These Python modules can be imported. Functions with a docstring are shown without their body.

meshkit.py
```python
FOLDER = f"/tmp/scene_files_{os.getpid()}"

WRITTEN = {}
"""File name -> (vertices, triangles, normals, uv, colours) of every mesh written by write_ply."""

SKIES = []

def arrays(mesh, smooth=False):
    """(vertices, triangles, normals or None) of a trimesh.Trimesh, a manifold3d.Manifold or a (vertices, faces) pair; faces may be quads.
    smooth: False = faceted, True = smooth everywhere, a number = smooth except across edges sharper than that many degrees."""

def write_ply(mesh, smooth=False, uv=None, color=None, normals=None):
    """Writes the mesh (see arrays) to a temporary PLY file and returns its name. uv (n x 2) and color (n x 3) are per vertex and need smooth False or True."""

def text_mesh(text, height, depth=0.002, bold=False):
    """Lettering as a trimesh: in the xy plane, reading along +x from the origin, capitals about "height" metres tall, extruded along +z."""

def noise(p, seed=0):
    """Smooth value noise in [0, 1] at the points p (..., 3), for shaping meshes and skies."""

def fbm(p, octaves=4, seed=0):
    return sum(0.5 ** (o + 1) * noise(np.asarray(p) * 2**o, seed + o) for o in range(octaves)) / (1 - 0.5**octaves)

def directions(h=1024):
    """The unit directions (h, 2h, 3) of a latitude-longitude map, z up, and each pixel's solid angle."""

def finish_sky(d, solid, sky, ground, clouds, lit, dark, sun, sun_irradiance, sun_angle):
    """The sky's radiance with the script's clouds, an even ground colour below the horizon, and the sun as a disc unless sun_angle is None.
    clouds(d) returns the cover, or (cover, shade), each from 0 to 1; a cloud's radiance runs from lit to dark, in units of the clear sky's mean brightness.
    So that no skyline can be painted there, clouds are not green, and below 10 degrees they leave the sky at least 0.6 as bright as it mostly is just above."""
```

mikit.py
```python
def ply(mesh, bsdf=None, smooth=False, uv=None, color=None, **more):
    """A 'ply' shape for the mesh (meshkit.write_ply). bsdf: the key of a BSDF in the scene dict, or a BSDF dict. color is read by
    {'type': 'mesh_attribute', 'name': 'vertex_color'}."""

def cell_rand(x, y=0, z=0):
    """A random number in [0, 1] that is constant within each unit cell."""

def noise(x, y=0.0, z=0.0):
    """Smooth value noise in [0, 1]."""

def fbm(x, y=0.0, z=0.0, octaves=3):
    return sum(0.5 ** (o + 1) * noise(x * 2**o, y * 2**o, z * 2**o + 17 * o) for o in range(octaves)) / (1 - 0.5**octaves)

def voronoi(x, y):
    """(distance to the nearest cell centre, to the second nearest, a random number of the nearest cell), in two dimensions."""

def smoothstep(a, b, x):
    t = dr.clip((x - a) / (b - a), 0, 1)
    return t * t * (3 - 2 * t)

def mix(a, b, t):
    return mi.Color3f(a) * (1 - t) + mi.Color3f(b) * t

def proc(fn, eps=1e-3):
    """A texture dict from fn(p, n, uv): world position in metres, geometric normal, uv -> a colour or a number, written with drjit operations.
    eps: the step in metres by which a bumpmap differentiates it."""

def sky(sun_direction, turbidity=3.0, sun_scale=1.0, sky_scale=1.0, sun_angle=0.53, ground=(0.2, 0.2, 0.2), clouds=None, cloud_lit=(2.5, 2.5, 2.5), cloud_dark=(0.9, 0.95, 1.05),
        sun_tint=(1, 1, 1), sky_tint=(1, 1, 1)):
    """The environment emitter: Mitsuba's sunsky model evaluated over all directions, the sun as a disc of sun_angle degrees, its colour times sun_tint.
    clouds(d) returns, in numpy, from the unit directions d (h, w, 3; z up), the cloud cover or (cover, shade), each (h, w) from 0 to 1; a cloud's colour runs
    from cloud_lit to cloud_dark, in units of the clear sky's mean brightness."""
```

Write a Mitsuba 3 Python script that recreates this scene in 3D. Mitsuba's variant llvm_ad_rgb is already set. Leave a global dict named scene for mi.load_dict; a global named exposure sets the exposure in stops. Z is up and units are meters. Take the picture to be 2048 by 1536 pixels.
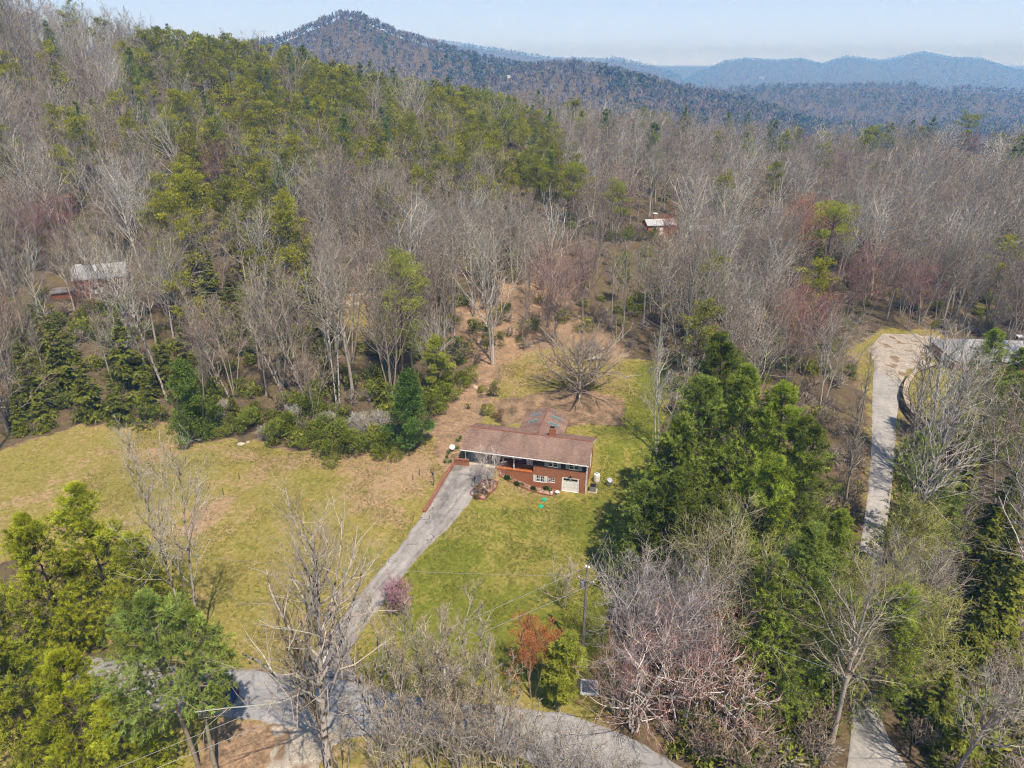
import math
import numpy as np
import trimesh
import drjit as dr
import mitsuba as mi
import mikit
import meshkit
from mikit import proc, noise, fbm, voronoi, cell_rand, smoothstep, mix

T = mi.ScalarTransform4f
scene, labels = {}, {}

# ------------------------------------------------------------------ camera, air, sky, exposure
EYE = 54.0
PITCH = math.radians(25.0)
scene['camera'] = {'type': 'perspective', 'fov': 73.74, 'fov_axis': 'x', 'near_clip': 1.0, 'far_clip': 20000.0,
                   'to_world': T().look_at(origin=[0, 0, EYE], target=[0, math.cos(PITCH), EYE - math.sin(PITCH)], up=[0, 0, 1]),
                   'medium': {'type': 'ref', 'id': 'haze_air'}}
SUN = (0.215, -0.45, 0.866)
def high_haze(d):
    """Thin white haze that thickens toward the horizon, all the way round."""
    up = np.maximum(d[..., 2], 0)
    return 0.04 + 0.92 * np.exp(-up / 0.085), np.exp(-up / 0.028)
scene['sky'] = mikit.sky(SUN, turbidity=3.0, sun_tint=(0.95, 1.0, 1.10), sun_scale=1.0, sky_scale=1.0, ground=(0.16, 0.14, 0.10),
                         clouds=high_haze, cloud_lit=(2.9, 3.45, 4.5), cloud_dark=(4.3, 5.3, 8.2))
exposure = 1.95
scene['haze_air'] = {'type': 'homogeneous', 'albedo': {'type': 'rgb', 'value': [0.45, 0.75, 0.97]}, 'sigma_t': {'type': 'rgb', 'value': [0.00013, 0.00020, 0.00032]}}

# ------------------------------------------------------------------ terrain
def ss(a, b, x):
    t = np.clip((x - a) / (b - a), 0, 1)
    return t * t * (3 - 2 * t)

VALLEY = -85.0
CREST_X = [-320, -196, -141, -81, -60, -23, 20, 114, 250]
CREST_Z = [72, 60, 49, 40, 32, 23, 16, 8, 7]
# far ridges: distance, front width, back width, (tan of azimuth, slope seen from the drone) pairs, tree allowance
RIDGES = [
    (1500.0, 700.0, 600.0, [-0.70, -0.50, -0.303, -0.262, -0.222, -0.196, -0.146, -0.081, -0.016, 0.050, 0.10, 0.2], [-0.02, 0.0, 0.0335, 0.0479, 0.0622, 0.0594, 0.0393, 0.0217, 0.0060, -0.004, -0.03, -0.07], 11),
    (1280.0, 520.0, 400.0, [-0.30, -0.1, -0.016, 0.024, 0.083, 0.137, 0.212, 0.322, 0.39, 0.5], [-0.05, -0.015, -0.006, 0.0021, 0.0057, -0.0051, -0.0222, -0.042, -0.062, -0.09], 11),
    (5000.0, 1500.0, 1100.0, [-0.3, -0.094, -0.049, 0.017, 0.050, 0.115, 0.137, 0.184, 0.226, 0.236, 0.3], [0.023, 0.0295, 0.023, 0.0144, 0.0093, 0.0073, 0.0093, -0.001, -0.0129, -0.04, -0.06], 8),
    (6300.0, 2300.0, 1000.0, [0.15, 0.21, 0.231, 0.245, 0.283, 0.316, 0.35, 0.382, 0.41, 0.442, 0.489, 0.540, 0.581, 0.622, 0.657, 0.684, 0.9, 1.2], [-0.07, -0.04, -0.0174, -0.0095, 0.006, 0.0084, 0.0061, 0.0084, 0.0021, 0.0114, 0.006, 0.0161, 0.0098, 0.0084, -0.0019, -0.0071, -0.0067, -0.0041], 8),
    (7600.0, 900.0, 600.0, [-0.9, -0.2, 0.21, 0.26, 0.34, 0.38, 0.40, 0.45, 0.62, 0.70, 1.0], [0.0005, 0.0005, 0.0, 0.0, 0.004, 0.0075, 0.005, 0.0008, 0.0008, 0.0008, 0.0005], 8),
    (2150.0, 900.0, 700.0, [0.16, 0.21, 0.246, 0.36, 0.454, 0.536, 0.576, 0.609, 0.69, 0.8, 1.2], [-0.06, -0.038, -0.0296, -0.0234, -0.0234, -0.0216, -0.0296, -0.0253, -0.0327, -0.035, -0.03], 10),
]

def terrain(x, y):
    x, y = np.asarray(x, float), np.asarray(y, float)
    yy = np.maximum(y, 1.0)
    # the hill behind the clearing, highest on the left
    xs = x * 300.0 / np.clip(yy, 120, 420)
    crest = np.interp(xs, CREST_X, CREST_Z)
    foot = 97.0 + 6 * ss(-70, -10, x) + 6.0 * ss(5, 35, x)
    rise = np.clip((yy - foot) / (300.0 - foot), 0, 1) ** 1.25
    back = 1 - 0.75 * ss(330, 620, yy)
    z = crest * rise * back
    # the knoll that the upper storey of the house stands against; the lawn falls away to the right front
    rim = ss(-58, -14, x) * ss(75, 35, x)
    front = ss(4.5, -4.5, x) * ss(50, 81, yy)
    behind = ss(82.5, 92.5, yy)
    z = z + 2.4 * rim * (1 - (1 - front) * (1 - behind))
    wood = ss(98, 125, yy) + ss(40, 60, np.abs(x - 2)) * 0.4
    p = np.stack([x / 38.0, y / 38.0, np.zeros_like(x)], -1)
    z = z + (meshkit.fbm(p, 3, 5) - 0.5) * 5.5 * np.clip(wood, 0, 1) * ss(2500, 300, yy)
    # the land drops to a valley behind the flat woods; far ridges beyond
    t = x / yy
    z = z + VALLEY * ss(430, 1050, yy) * ss(-0.55, 0.05, t)
    for D, wf, wb, ts, es, trees in RIDGES:
        d = yy
        top = np.maximum(EYE + D * np.interp(t, ts, es) - trees, -100)
        u = np.where(d < D, np.clip((D - d) / wf, 0, 1), np.clip((d - D) / wb, 0, 1))
        q = np.stack([x / 160.0, y / 160.0, np.zeros_like(x)], -1)
        rough = (meshkit.fbm(q, 4, 9) - 0.5) * 46 * np.clip(u * 2.4, 0, 1) * (1 - u)
        bump = VALLEY + (top - VALLEY) * (0.5 + 0.5 * np.cos(np.pi * u)) + rough
        z = np.where((u < 1) & (y > 200), np.maximum(z, bump), z)
    return z

def ground_z(x, y):
    return float(terrain(np.array([x]), np.array([y]))[0])

# ------------------------------------------------------------------ materials
def twosided(b):
    return {'type': 'twosided', 'nested': b}

def diffuse(tex):
    return {'type': 'diffuse', 'reflectance': tex}

def rgb(*v):
    return {'type': 'rgb', 'value': list(v)}

VC = {'type': 'mesh_attribute', 'name': 'vertex_color'}
scene['mat_wood'] = twosided(diffuse(VC))                                   # bark and twigs, colour per branch
scene['mat_leaf'] = {'type': 'principledthin', 'base_color': VC, 'roughness': 0.55, 'spec_trans': 0.0, 'diff_trans': 0.45, 'eta': 1.4}
scene['mat_bark_pale'] = twosided({'type': 'blendbsdf', 'weight': proc(lambda p, n, uv: smoothstep(0.50, 0.66, fbm(p.x * 5, p.y * 5, p.z * 2.2, 3))),
                                   'a': diffuse(VC), 'b': diffuse(rgb(0.09, 0.075, 0.06))})

# ------------------------------------------------------------------ entries of the scene
used = {}

def key_for(name, parent=None):
    full = name if parent is None else parent + '__' + name
    k = used.get(full, 0)
    used[full] = k + 1
    return full if k == 0 else f'{full}_{k:03d}'

def put(name, mesh, mat, parent=None, label=None, cat=None, group=None, kind=None, smooth=False, **kw):
    key = key_for(name, parent)
    scene[key] = mikit.ply(mesh, mat, smooth=smooth, **kw)
    say(key, label, cat, group, kind)
    return key

def say(key, label=None, cat=None, group=None, kind=None):
    d = {k: v for k, v in (('label', label), ('category', cat), ('group', group), ('kind', kind)) if v}
    if d:
        labels[key] = d

def thing(name, label, cat, group=None):
    key = key_for(name)
    say(key, label, cat, group)
    return key

# ------------------------------------------------------------------ mesh helpers
def unit(v):
    return v / np.maximum(np.linalg.norm(v, axis=-1, keepdims=True), 1e-9)

def perp(d):
    a = np.where(np.abs(d[..., 2:3]) < 0.9, np.array([0, 0, 1.0]), np.array([1.0, 0, 0]))
    u = unit(np.cross(d, a))
    return u, np.cross(d, u)

def tubes(P, R, sides, C):
    """Tapered tubes along polylines P (n, K, 3) with radii R (n, K) and colours C (n, 3); two sides make a strip."""
    n, K = P.shape[:2]
    d = unit(P[:, -1] - P[:, 0])
    u, w = perp(d)
    if sides == 2:
        off = np.stack([u, -u], 1)
    else:
        a = np.arange(sides) * 2 * np.pi / sides
        off = np.cos(a)[None, :, None] * u[:, None] + np.sin(a)[None, :, None] * w[:, None]
    V = P[:, :, None] + R[:, :, None, None] * off[:, None]
    idx = np.arange(n * K * sides).reshape(n, K, sides)
    if sides == 2:
        a, b, c, e = idx[:, :-1, 0], idx[:, :-1, 1], idx[:, 1:, 1], idx[:, 1:, 0]
    else:
        a, b = idx[:, :-1], np.roll(idx, -1, 2)[:, :-1]
        c, e = np.roll(idx, -1, 2)[:, 1:], idx[:, 1:]
    Fa = np.concatenate([np.stack([a, b, c], -1).reshape(-1, 3), np.stack([a, c, e], -1).reshape(-1, 3)])
    return V.reshape(-1, 3), Fa, np.repeat(C, K * sides, 0)

def spikes(B, D, L, W, C, rng, face=0.0):
    """Thin triangles from B along D, length L, base width W, colour C: needles and fine twigs. face: how far sprays lie flat, upper side up."""
    n = len(B)
    D = unit(D)
    u = unit(np.cross(D, unit(rng.normal(size=(n, 3))) + face * np.array([0, 0, 1.0])))
    V = np.stack([B - u * W[:, None] / 2, B + u * W[:, None] / 2, B + D * L[:, None]], 1).reshape(-1, 3)
    return V, np.arange(3 * n).reshape(n, 3), np.repeat(C, 3, 0)

def blades(B, D, L, W, C, rng, face=0.0):
    """Lozenge leaves: two triangles, widest in the middle."""
    n = len(B)
    D = unit(D)
    u = unit(np.cross(D, unit(rng.normal(size=(n, 3))) + face * np.array([0, 0, 1.0])))
    M = B + D * (L * 0.45)[:, None]
    V = np.stack([B, M - u * W[:, None] / 2, B + D * L[:, None], M + u * W[:, None] / 2], 1).reshape(-1, 3)
    i = np.arange(4 * n).reshape(n, 4)
    return V, np.concatenate([i[:, [0, 1, 2]], i[:, [0, 2, 3]]]), np.repeat(C, 4, 0)

def merge(parts):
    V, Fs, C, at = [], [], [], 0
    for v, f, c in parts:
        V.append(v); Fs.append(f + at); C.append(c); at += len(v)
    return np.concatenate(V), np.concatenate(Fs), np.clip(np.concatenate(C), 0.005, 0.95)

def vary(rng, col, n, amount=0.15, hue=0.05):
    c = np.asarray(col) * (1 + amount * rng.normal(size=(n, 1))) * (1 + hue * rng.normal(size=(n, 3)))
    return np.clip(c, 0.006, 0.9)

def polyline(rng, S, D, L, K, up, wig, droop=0.0):
    """Branches from S along D (n, 3), length L: bends up (or droops) and wanders."""
    n = len(S)
    P = np.zeros((n, K, 3))
    P[:, 0] = S
    d = unit(D)
    step = (L / (K - 1))[:, None]
    for k in range(1, K):
        d = d + np.array([0, 0, 1.0]) * (up - droop * k / K) + wig * rng.normal(size=(n, 3))
        d = unit(d)
        P[:, k] = P[:, k - 1] + d * step
    return P

def spawn(rng, P, R, L, n, t0, t1, ang, lf, rf, up, K, wig, taper=0.35, shrink=0.55, droop=0.0, rmin=0.006):
    """n children on each branch of (P, R, L)."""
    m, Kp = P.shape[:2]
    t = t0 + (t1 - t0) * (np.arange(n) + rng.random((m, n))) / n
    f = t * (Kp - 1)
    i = np.minimum(f.astype(int), Kp - 2)
    g = (f - i)[..., None]
    r = np.arange(m)[:, None]
    S = P[r, i] * (1 - g) + P[r, i + 1] * g
    tan = unit(P[r, i + 1] - P[r, i])
    rad = R[r, i] * (1 - g[..., 0]) + R[r, i + 1] * g[..., 0]
    u, w = perp(tan)
    az = np.arange(n)[None] * 2.4 + rng.random((m, 1)) * 6.28 + rng.normal(size=(m, n)) * 0.5
    a = ang * (0.75 + 0.5 * rng.random((m, n)))
    D = np.cos(a)[..., None] * tan + np.sin(a)[..., None] * (np.cos(az)[..., None] * u + np.sin(az)[..., None] * w)
    rel = (t - t0) / max(t1 - t0, 1e-6)
    Lc = L[:, None] * lf * (1 - shrink * rel) * (0.65 + 0.7 * rng.random((m, n)))
    Rc = np.maximum(np.minimum(rad * rf, Lc * 0.03 + rmin), rmin)
    S, D, Lc, Rc = S.reshape(-1, 3), D.reshape(-1, 3), Lc.ravel(), Rc.ravel()
    Q = polyline(rng, S, D, Lc, K, up, wig, droop)
    return Q, Rc[:, None] * np.linspace(1, taper, K)[None], Lc

# ------------------------------------------------------------------ trees
GREY, TAN, PINKISH, SILVER = (0.44, 0.395, 0.325), (0.272, 0.225, 0.148), (0.28, 0.222, 0.160), (0.52, 0.49, 0.435)

def bare_tree(seed, h, form='forest', lod=0, bark=GREY, twig=TAN, stems=1, lean=0.0, limbs=None, spread=1.0, splay=None, tw=1.0, dense=1.0, trunk_r=None):
    """A leafless hardwood: (trunk mesh with the great limbs, crown mesh of branches and twigs)."""
    rng = np.random.default_rng(seed)
    S = np.zeros((stems, 3)); D = np.zeros((stems, 3)); D[:, 2] = 1
    if stems > 1:
        a = np.arange(stems) * 6.28 / stems + rng.random() * 6
        S[:, 0], S[:, 1] = 0.25 * np.cos(a), 0.25 * np.sin(a)
        D[:, 0], D[:, 1] = 0.2 * spread * np.cos(a), 0.2 * spread * np.sin(a)
    D[:, 0] += lean
    L = h * (0.9 + 0.1 * rng.random(stems)) * (1.0 if form != 'open' else 0.7)
    r0 = (trunk_r or h * 0.0125) / (1 if stems == 1 else stems ** 0.4)
    K0 = 9 if lod < 2 else 5
    P = polyline(rng, S, D, L, K0, 0.06 if stems > 1 else 0.0, 0.035 if form != 'tall' else 0.018)
    R = r0 * np.linspace(1, 0.08, K0)[None] ** (0.85 if form != 'tall' else 1.1) * np.ones((stems, 1))
    R[:, 0] *= 1.25
    n1 = int((limbs or {'forest': 17, 'vase': 20, 'open': 22, 'slim': 15, 'tall': 26}[form]) / (1 if stems == 1 else stems ** 0.75))
    t0, ang, lf, up = {'forest': (0.38, 0.75, 0.36, 0.10), 'vase': (0.22, 0.62, 0.52, 0.13), 'open': (0.12, 1.15, 0.75, 0.10), 'slim': (0.35, 0.65, 0.26, 0.12), 'tall': (0.36, 0.58, 0.30, 0.15)}[form]
    lf *= spread if form != 'tall' else 1.0
    lf *= 1.0 if splay is None else splay
    P1, R1, L1 = spawn(rng, P, R, L, n1, t0, 0.985, ang, lf, 0.66, up, 7 if lod < 2 else 4, 0.13, shrink=0.62, taper=0.35, rmin=[0.04, 0.055, 0.06][lod])
    n2 = max(3, int(round({0: 7, 1: 6, 2: 5}[lod] * dense)))
    P2, R2, L2 = spawn(rng, P1, R1, L1, n2, 0.18, 0.98, 0.72, 0.52, 0.6, 0.06, 5 if lod == 0 else 3, 0.15, taper=0.4, rmin=[0.020, 0.030, 0.036][lod] * tw)
    n3 = max(3, int(round({0: 6, 1: 5, 2: 4}[lod] * dense)))
    P3, R3, L3 = spawn(rng, P2, R2, L2, n3, 0.15, 1.0, 0.65, 0.58, 0.65, 0.05, 3 if lod == 0 else 2, 0.17, taper=0.4, rmin=[0.011, 0.016, 0.022][lod] * tw)
    c0 = vary(rng, bark, stems, 0.05, 0.02)
    trunk = [tubes(P, R, 7 if lod == 0 else 5, c0), tubes(P1, R1, 5 if lod == 0 else 3, vary(rng, bark, len(P1), 0.20, 0.03))]
    mid = 0.62 * np.asarray(bark) + 0.38 * np.asarray(twig)
    crown = [tubes(P2, R2, 3, vary(rng, mid, len(P2), 0.26, 0.04))]
    if lod == 0:
        crown.append(tubes(P3, R3, 2, vary(rng, twig, len(P3), 0.26, 0.05)))
        P4, R4, L4 = spawn(rng, P3, R3, L3, max(2, int(round(2.4 * dense))), 0.25, 1.0, 0.6, 0.65, 0.7, 0.05, 2, 0.1, rmin=0.008 * tw)
        crown.append(spikes(P4[:, 0], P4[:, 1] - P4[:, 0], L4 * 1.1, R4[:, 0] * 2.2, vary(rng, twig, len(P4), 0.25, 0.06), rng))
    else:
        crown.append(spikes(P3[:, 0], P3[:, 1] - P3[:, 0], L3 * 1.15, R3[:, 0] * 2.4, vary(rng, twig, len(P3), 0.26, 0.06), rng))
    return merge(trunk), merge(crown)

def tufts(rng, B, D, n, length, width, col, spread=0.8, amount=0.22):
    """n needles per tuft at B pointing about D."""
    m = len(B)
    D = np.repeat(unit(D), n, 0) + spread * rng.normal(size=(m * n, 3)) * 0.6
    c = np.repeat(vary(rng, col, m, amount, 0.07), n, 0) * (0.85 + 0.3 * rng.random((m * n, 1)))
    L = length * (0.7 + 0.6 * rng.random(m * n))
    return spikes(np.repeat(B, n, 0), D, L, np.full(m * n, width), c, rng)

def pitch_pine(seed, h, lod=0, green=(0.105, 0.125, 0.018), puffs=26, crown_w=0.19, flat=0.6, from_t=0.5, bark=(0.13, 0.10, 0.08)):
    """A yellow-green pine with a rounded crown of clumps on crooked limbs."""
    rng = np.random.default_rng(seed)
    P = polyline(rng, np.zeros((1, 3)), np.array([[0, 0, 1.0]]), np.array([h]), 8, 0.0, 0.045)
    R = h * 0.011 * np.linspace(1, 0.2, 8)[None]
    n = puffs
    t = from_t + (1 - from_t) * (np.arange(n) + rng.random(n)) / n
    f = np.minimum(t * 7, 6.999); i = f.astype(int); g = (f - i)[:, None]
    S = P[0, i] * (1 - g) + P[0, np.minimum(i + 1, 7)] * g
    rel = (t - from_t) / (1 - from_t)
    az = np.arange(n) * 2.4 + rng.normal(size=n) * 0.6
    Lb = h * crown_w * (0.35 + 1.05 * np.sin(np.pi * (0.16 + 0.80 * rel))) * (0.5 + 0.6 * rng.random(n))
    D = np.stack([np.cos(az), np.sin(az), 0.15 + 0.9 * rel ** 2 + 0.2 * rng.normal(size=n)], 1)
    P1 = polyline(rng, S, D, Lb, 4, 0.12, 0.16)
    R1 = (0.02 + 0.012 * Lb)[:, None] * np.linspace(1, 0.4, 4)[None]
    wood = merge([tubes(P, R, 6 if lod < 2 else 4, vary(rng, bark, 1, 0.05)), tubes(P1, R1, 3, vary(rng, bark, n, 0.15))])
    # clumps round the outer limb ends
    cen = np.concatenate([P1[:, -1], P1[:, -2]]) + rng.normal(size=(2 * n, 3)) * h * 0.012
    size = h * (0.040 + 0.022 * rng.random(2 * n))
    k = {0: 46, 1: 22, 2: 9}[lod]
    m = {0: 5, 1: 3, 2: 3}[lod]
    d = unit(rng.normal(size=(2 * n, k, 3)) + np.array([0, 0, 0.35]))
    rr = rng.random((2 * n, k, 1)) ** 0.4
    B = cen[:, None] + d * rr * size[:, None, None] * np.array([1.25, 1.25, flat])
    tint = np.asarray(green) * (1 + 0.20 * rng.normal(size=(2 * n, 1, 1)))
    ln, wd = {0: (0.34, 0.085), 1: (0.50, 0.17), 2: (0.8, 0.36)}[lod]
    fol = []
    cc = np.clip(np.broadcast_to(tint, (2 * n, k, 3)).reshape(-1, 3), 0.005, 1)
    Bf, Df = B.reshape(-1, 3), d.reshape(-1, 3) + np.array([0, 0, 0.3])
    D2 = np.repeat(unit(Df), m, 0) + 0.55 * rng.normal(size=(len(Bf) * m, 3))
    c2 = np.repeat(cc, m, 0) * (0.8 + 0.4 * rng.random((len(Bf) * m, 1))) * (1 + 0.06 * rng.normal(size=(len(Bf) * m, 3)))
    fol.append(spikes(np.repeat(Bf, m, 0), D2, ln * (0.7 + 0.6 * rng.random(len(D2))), np.full(len(D2), wd), c2, rng, 1.3))
    return wood, merge(fol)

def white_pine(seed, h, lod=0, green=(0.055, 0.085, 0.022), from_t=0.12, crown_w=0.15, layers=None, bark=(0.12, 0.10, 0.085), gap=0.0):
    """A tall pine in feathery tiers of level limbs."""
    rng = np.random.default_rng(seed)
    K = 10
    P = polyline(rng, np.zeros((1, 3)), np.array([[0, 0, 1.0]]), np.array([h]), K, 0.02, 0.02)
    R = h * 0.0115 * np.linspace(1, 0.1, K)[None]
    nl = layers or int(h * (1 - from_t) / {0: 1.15, 1: 1.3, 2: 1.8}[lod])
    per = {0: 9, 1: 7, 2: 5}[lod]
    t = np.repeat(from_t + (0.985 - from_t) * (np.arange(nl) / (nl - 1)), per) + 0.0045 * rng.normal(size=nl * per)
    t = np.clip(t, 0.02, 0.99)
    if gap:
        t = t[rng.random(len(t)) > gap]
    n = len(t)
    f = t * (K - 1); i = np.minimum(f.astype(int), K - 2); g = (f - i)[:, None]
    S = P[0, i] * (1 - g) + P[0, i + 1] * g
    rel = np.clip((t - from_t) / (0.985 - from_t), 0, 1)
    az = rng.random(n) * 6.28
    prof = np.minimum(0.62 + 1.5 * rel, 1.0) * (1.02 - rel) ** 0.62
    Lb = np.maximum(h * crown_w * 1.25 * prof * (0.6 + 0.65 * rng.random(n)), 0.5)
    D = np.stack([np.cos(az), np.sin(az), -0.12 + 0.75 * rel ** 1.5 + 0.12 * rng.normal(size=n)], 1)
    P1 = polyline(rng, S, D, Lb, 5, 0.09, 0.08)
    R1 = (0.012 + 0.010 * Lb)[:, None] * np.linspace(1, 0.25, 5)[None]
    n2 = {0: 9, 1: 6, 2: 3}[lod]
    P2, R2, L2 = spawn(rng, P1, R1, Lb, n2, 0.25, 1.0, 0.85, 0.42, 0.5, 0.05, 3, 0.1, rmin=0.008)
    wood = [tubes(P, R, 7 if lod == 0 else 5, vary(rng, bark, 1, 0.05)), tubes(P1, R1, 3, vary(rng, bark, n, 0.15))]
    if lod == 0:
        wood.append(tubes(P2, R2, 2, vary(rng, bark, len(P2), 0.15)))
    # tufts along the branchlets
    nt = {0: 5, 1: 3, 2: 2}[lod]
    tt = 0.25 + 0.75 * (np.arange(nt) + rng.random((len(P2), nt))) / nt
    B = P2[:, None, 0] * (1 - tt[..., None]) + P2[:, None, 2] * tt[..., None]
    Dt = np.broadcast_to((P2[:, 2] - P2[:, 0])[:, None], B.shape) / np.maximum(L2, 0.1)[:, None, None] + np.array([0, 0, 0.45])
    limb = np.repeat(1 + 0.20 * rng.normal(size=n), n2)
    tint = np.clip(np.asarray(green) * limb[:, None, None], 0.006, 1) * np.ones((1, nt, 1)) * (1 + 0.2 * (tt[..., None] - 0.5))
    m, ln, wd = {0: (8, 0.40, 0.060), 1: (4, 0.55, 0.13), 2: (3, 0.9, 0.30)}[lod]
    Bf, Df = B.reshape(-1, 3), Dt.reshape(-1, 3)
    Bf = Bf + rng.normal(size=Bf.shape) * 0.07
    D2 = np.repeat(unit(Df), m, 0) + 0.5 * rng.normal(size=(len(Bf) * m, 3))
    c2 = np.repeat(tint.reshape(-1, 3), m, 0) * (0.75 + 0.5 * rng.random((len(D2), 1))) * (1 + 0.06 * rng.normal(size=(len(D2), 3)))
    fol = spikes(np.repeat(Bf, m, 0), D2, ln * (0.7 + 0.6 * rng.random(len(D2))), np.full(len(D2), wd), c2, rng, 1.3)
    return merge(wood), merge([fol])

def spruce(seed, h, lod=0, green=(0.050, 0.062, 0.018), crown_w=0.20, from_t=0.03, droop=0.35, bark=(0.13, 0.11, 0.09), fill=1.0):
    """A cone of drooping sprays: hemlock and spruce."""
    rng = np.random.default_rng(seed)
    K = 6
    P = polyline(rng, np.zeros((1, 3)), np.array([[0, 0, 1.0]]), np.array([h]), K, 0.02, 0.012)
    R = h * 0.011 * np.linspace(1, 0.06, K)[None]
    n = int(h * {0: 14, 1: 10, 2: 4}[lod] * fill)
    t = np.sort(from_t + (0.99 - from_t) * rng.random(n) ** 1.15)
    f = t * (K - 1); i = np.minimum(f.astype(int), K - 2); g = (f - i)[:, None]
    S = P[0, i] * (1 - g) + P[0, i + 1] * g
    rel = (t - from_t) / (0.99 - from_t)
    az = rng.random(n) * 6.28
    Lb = np.maximum(h * crown_w * (1.0 - rel) ** 0.85 * (0.7 + 0.45 * rng.random(n)), 0.35)
    D = np.stack([np.cos(az), np.sin(az), 0.25 + 0.4 * rel], 1)
    P1 = polyline(rng, S, D, Lb, 5, 0.0, 0.05, droop)
    R1 = (0.010 + 0.008 * Lb)[:, None] * np.linspace(1, 0.25, 5)[None]
    wood = [tubes(P, R, 6, vary(rng, bark, 1, 0.05)), tubes(P1, R1, 3, vary(rng, bark, n, 0.15))]
    k = {0: 26, 1: 13, 2: 6}[lod]
    tt = 0.12 + 0.9 * (np.arange(k) + rng.random((n, k))) / k
    ff = np.minimum(tt * 4, 3.999); ii = ff.astype(int); gg = (ff - ii)[..., None]
    r = np.arange(n)[:, None]
    B = P1[r, ii] * (1 - gg) + P1[r, ii + 1] * gg
    tan = unit(P1[r, ii + 1] - P1[r, ii])
    side = unit(np.cross(tan, [0, 0, 1.0]))
    sgn = np.where(rng.random((n, k, 1)) < 0.5, -1.0, 1.0)
    Df = tan * 0.7 + side * sgn * 0.9 + np.array([0, 0, -0.35]) + 0.25 * rng.normal(size=(n, k, 3))
    L = Lb[:, None] * 0.38 * (1.15 - 0.6 * tt) * (0.7 + 0.6 * rng.random((n, k))) + 0.16
    tint = np.clip(np.asarray(green) * (1 + 0.22 * rng.normal(size=(n, 1, 1))) * (1 + 0.12 * rng.normal(size=(n, k, 1))) * (1 + 0.05 * rng.normal(size=(n, k, 3))), 0.005, 1)
    w = {0: 0.24, 1: 0.34, 2: 0.5}[lod]
    fol = blades(B.reshape(-1, 3), Df.reshape(-1, 3), L.ravel(), np.full(n * k, w) * (0.7 + 0.6 * rng.random(n * k)), tint.reshape(-1, 3), rng, 1.2)
    return merge(wood), merge([fol])

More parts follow.
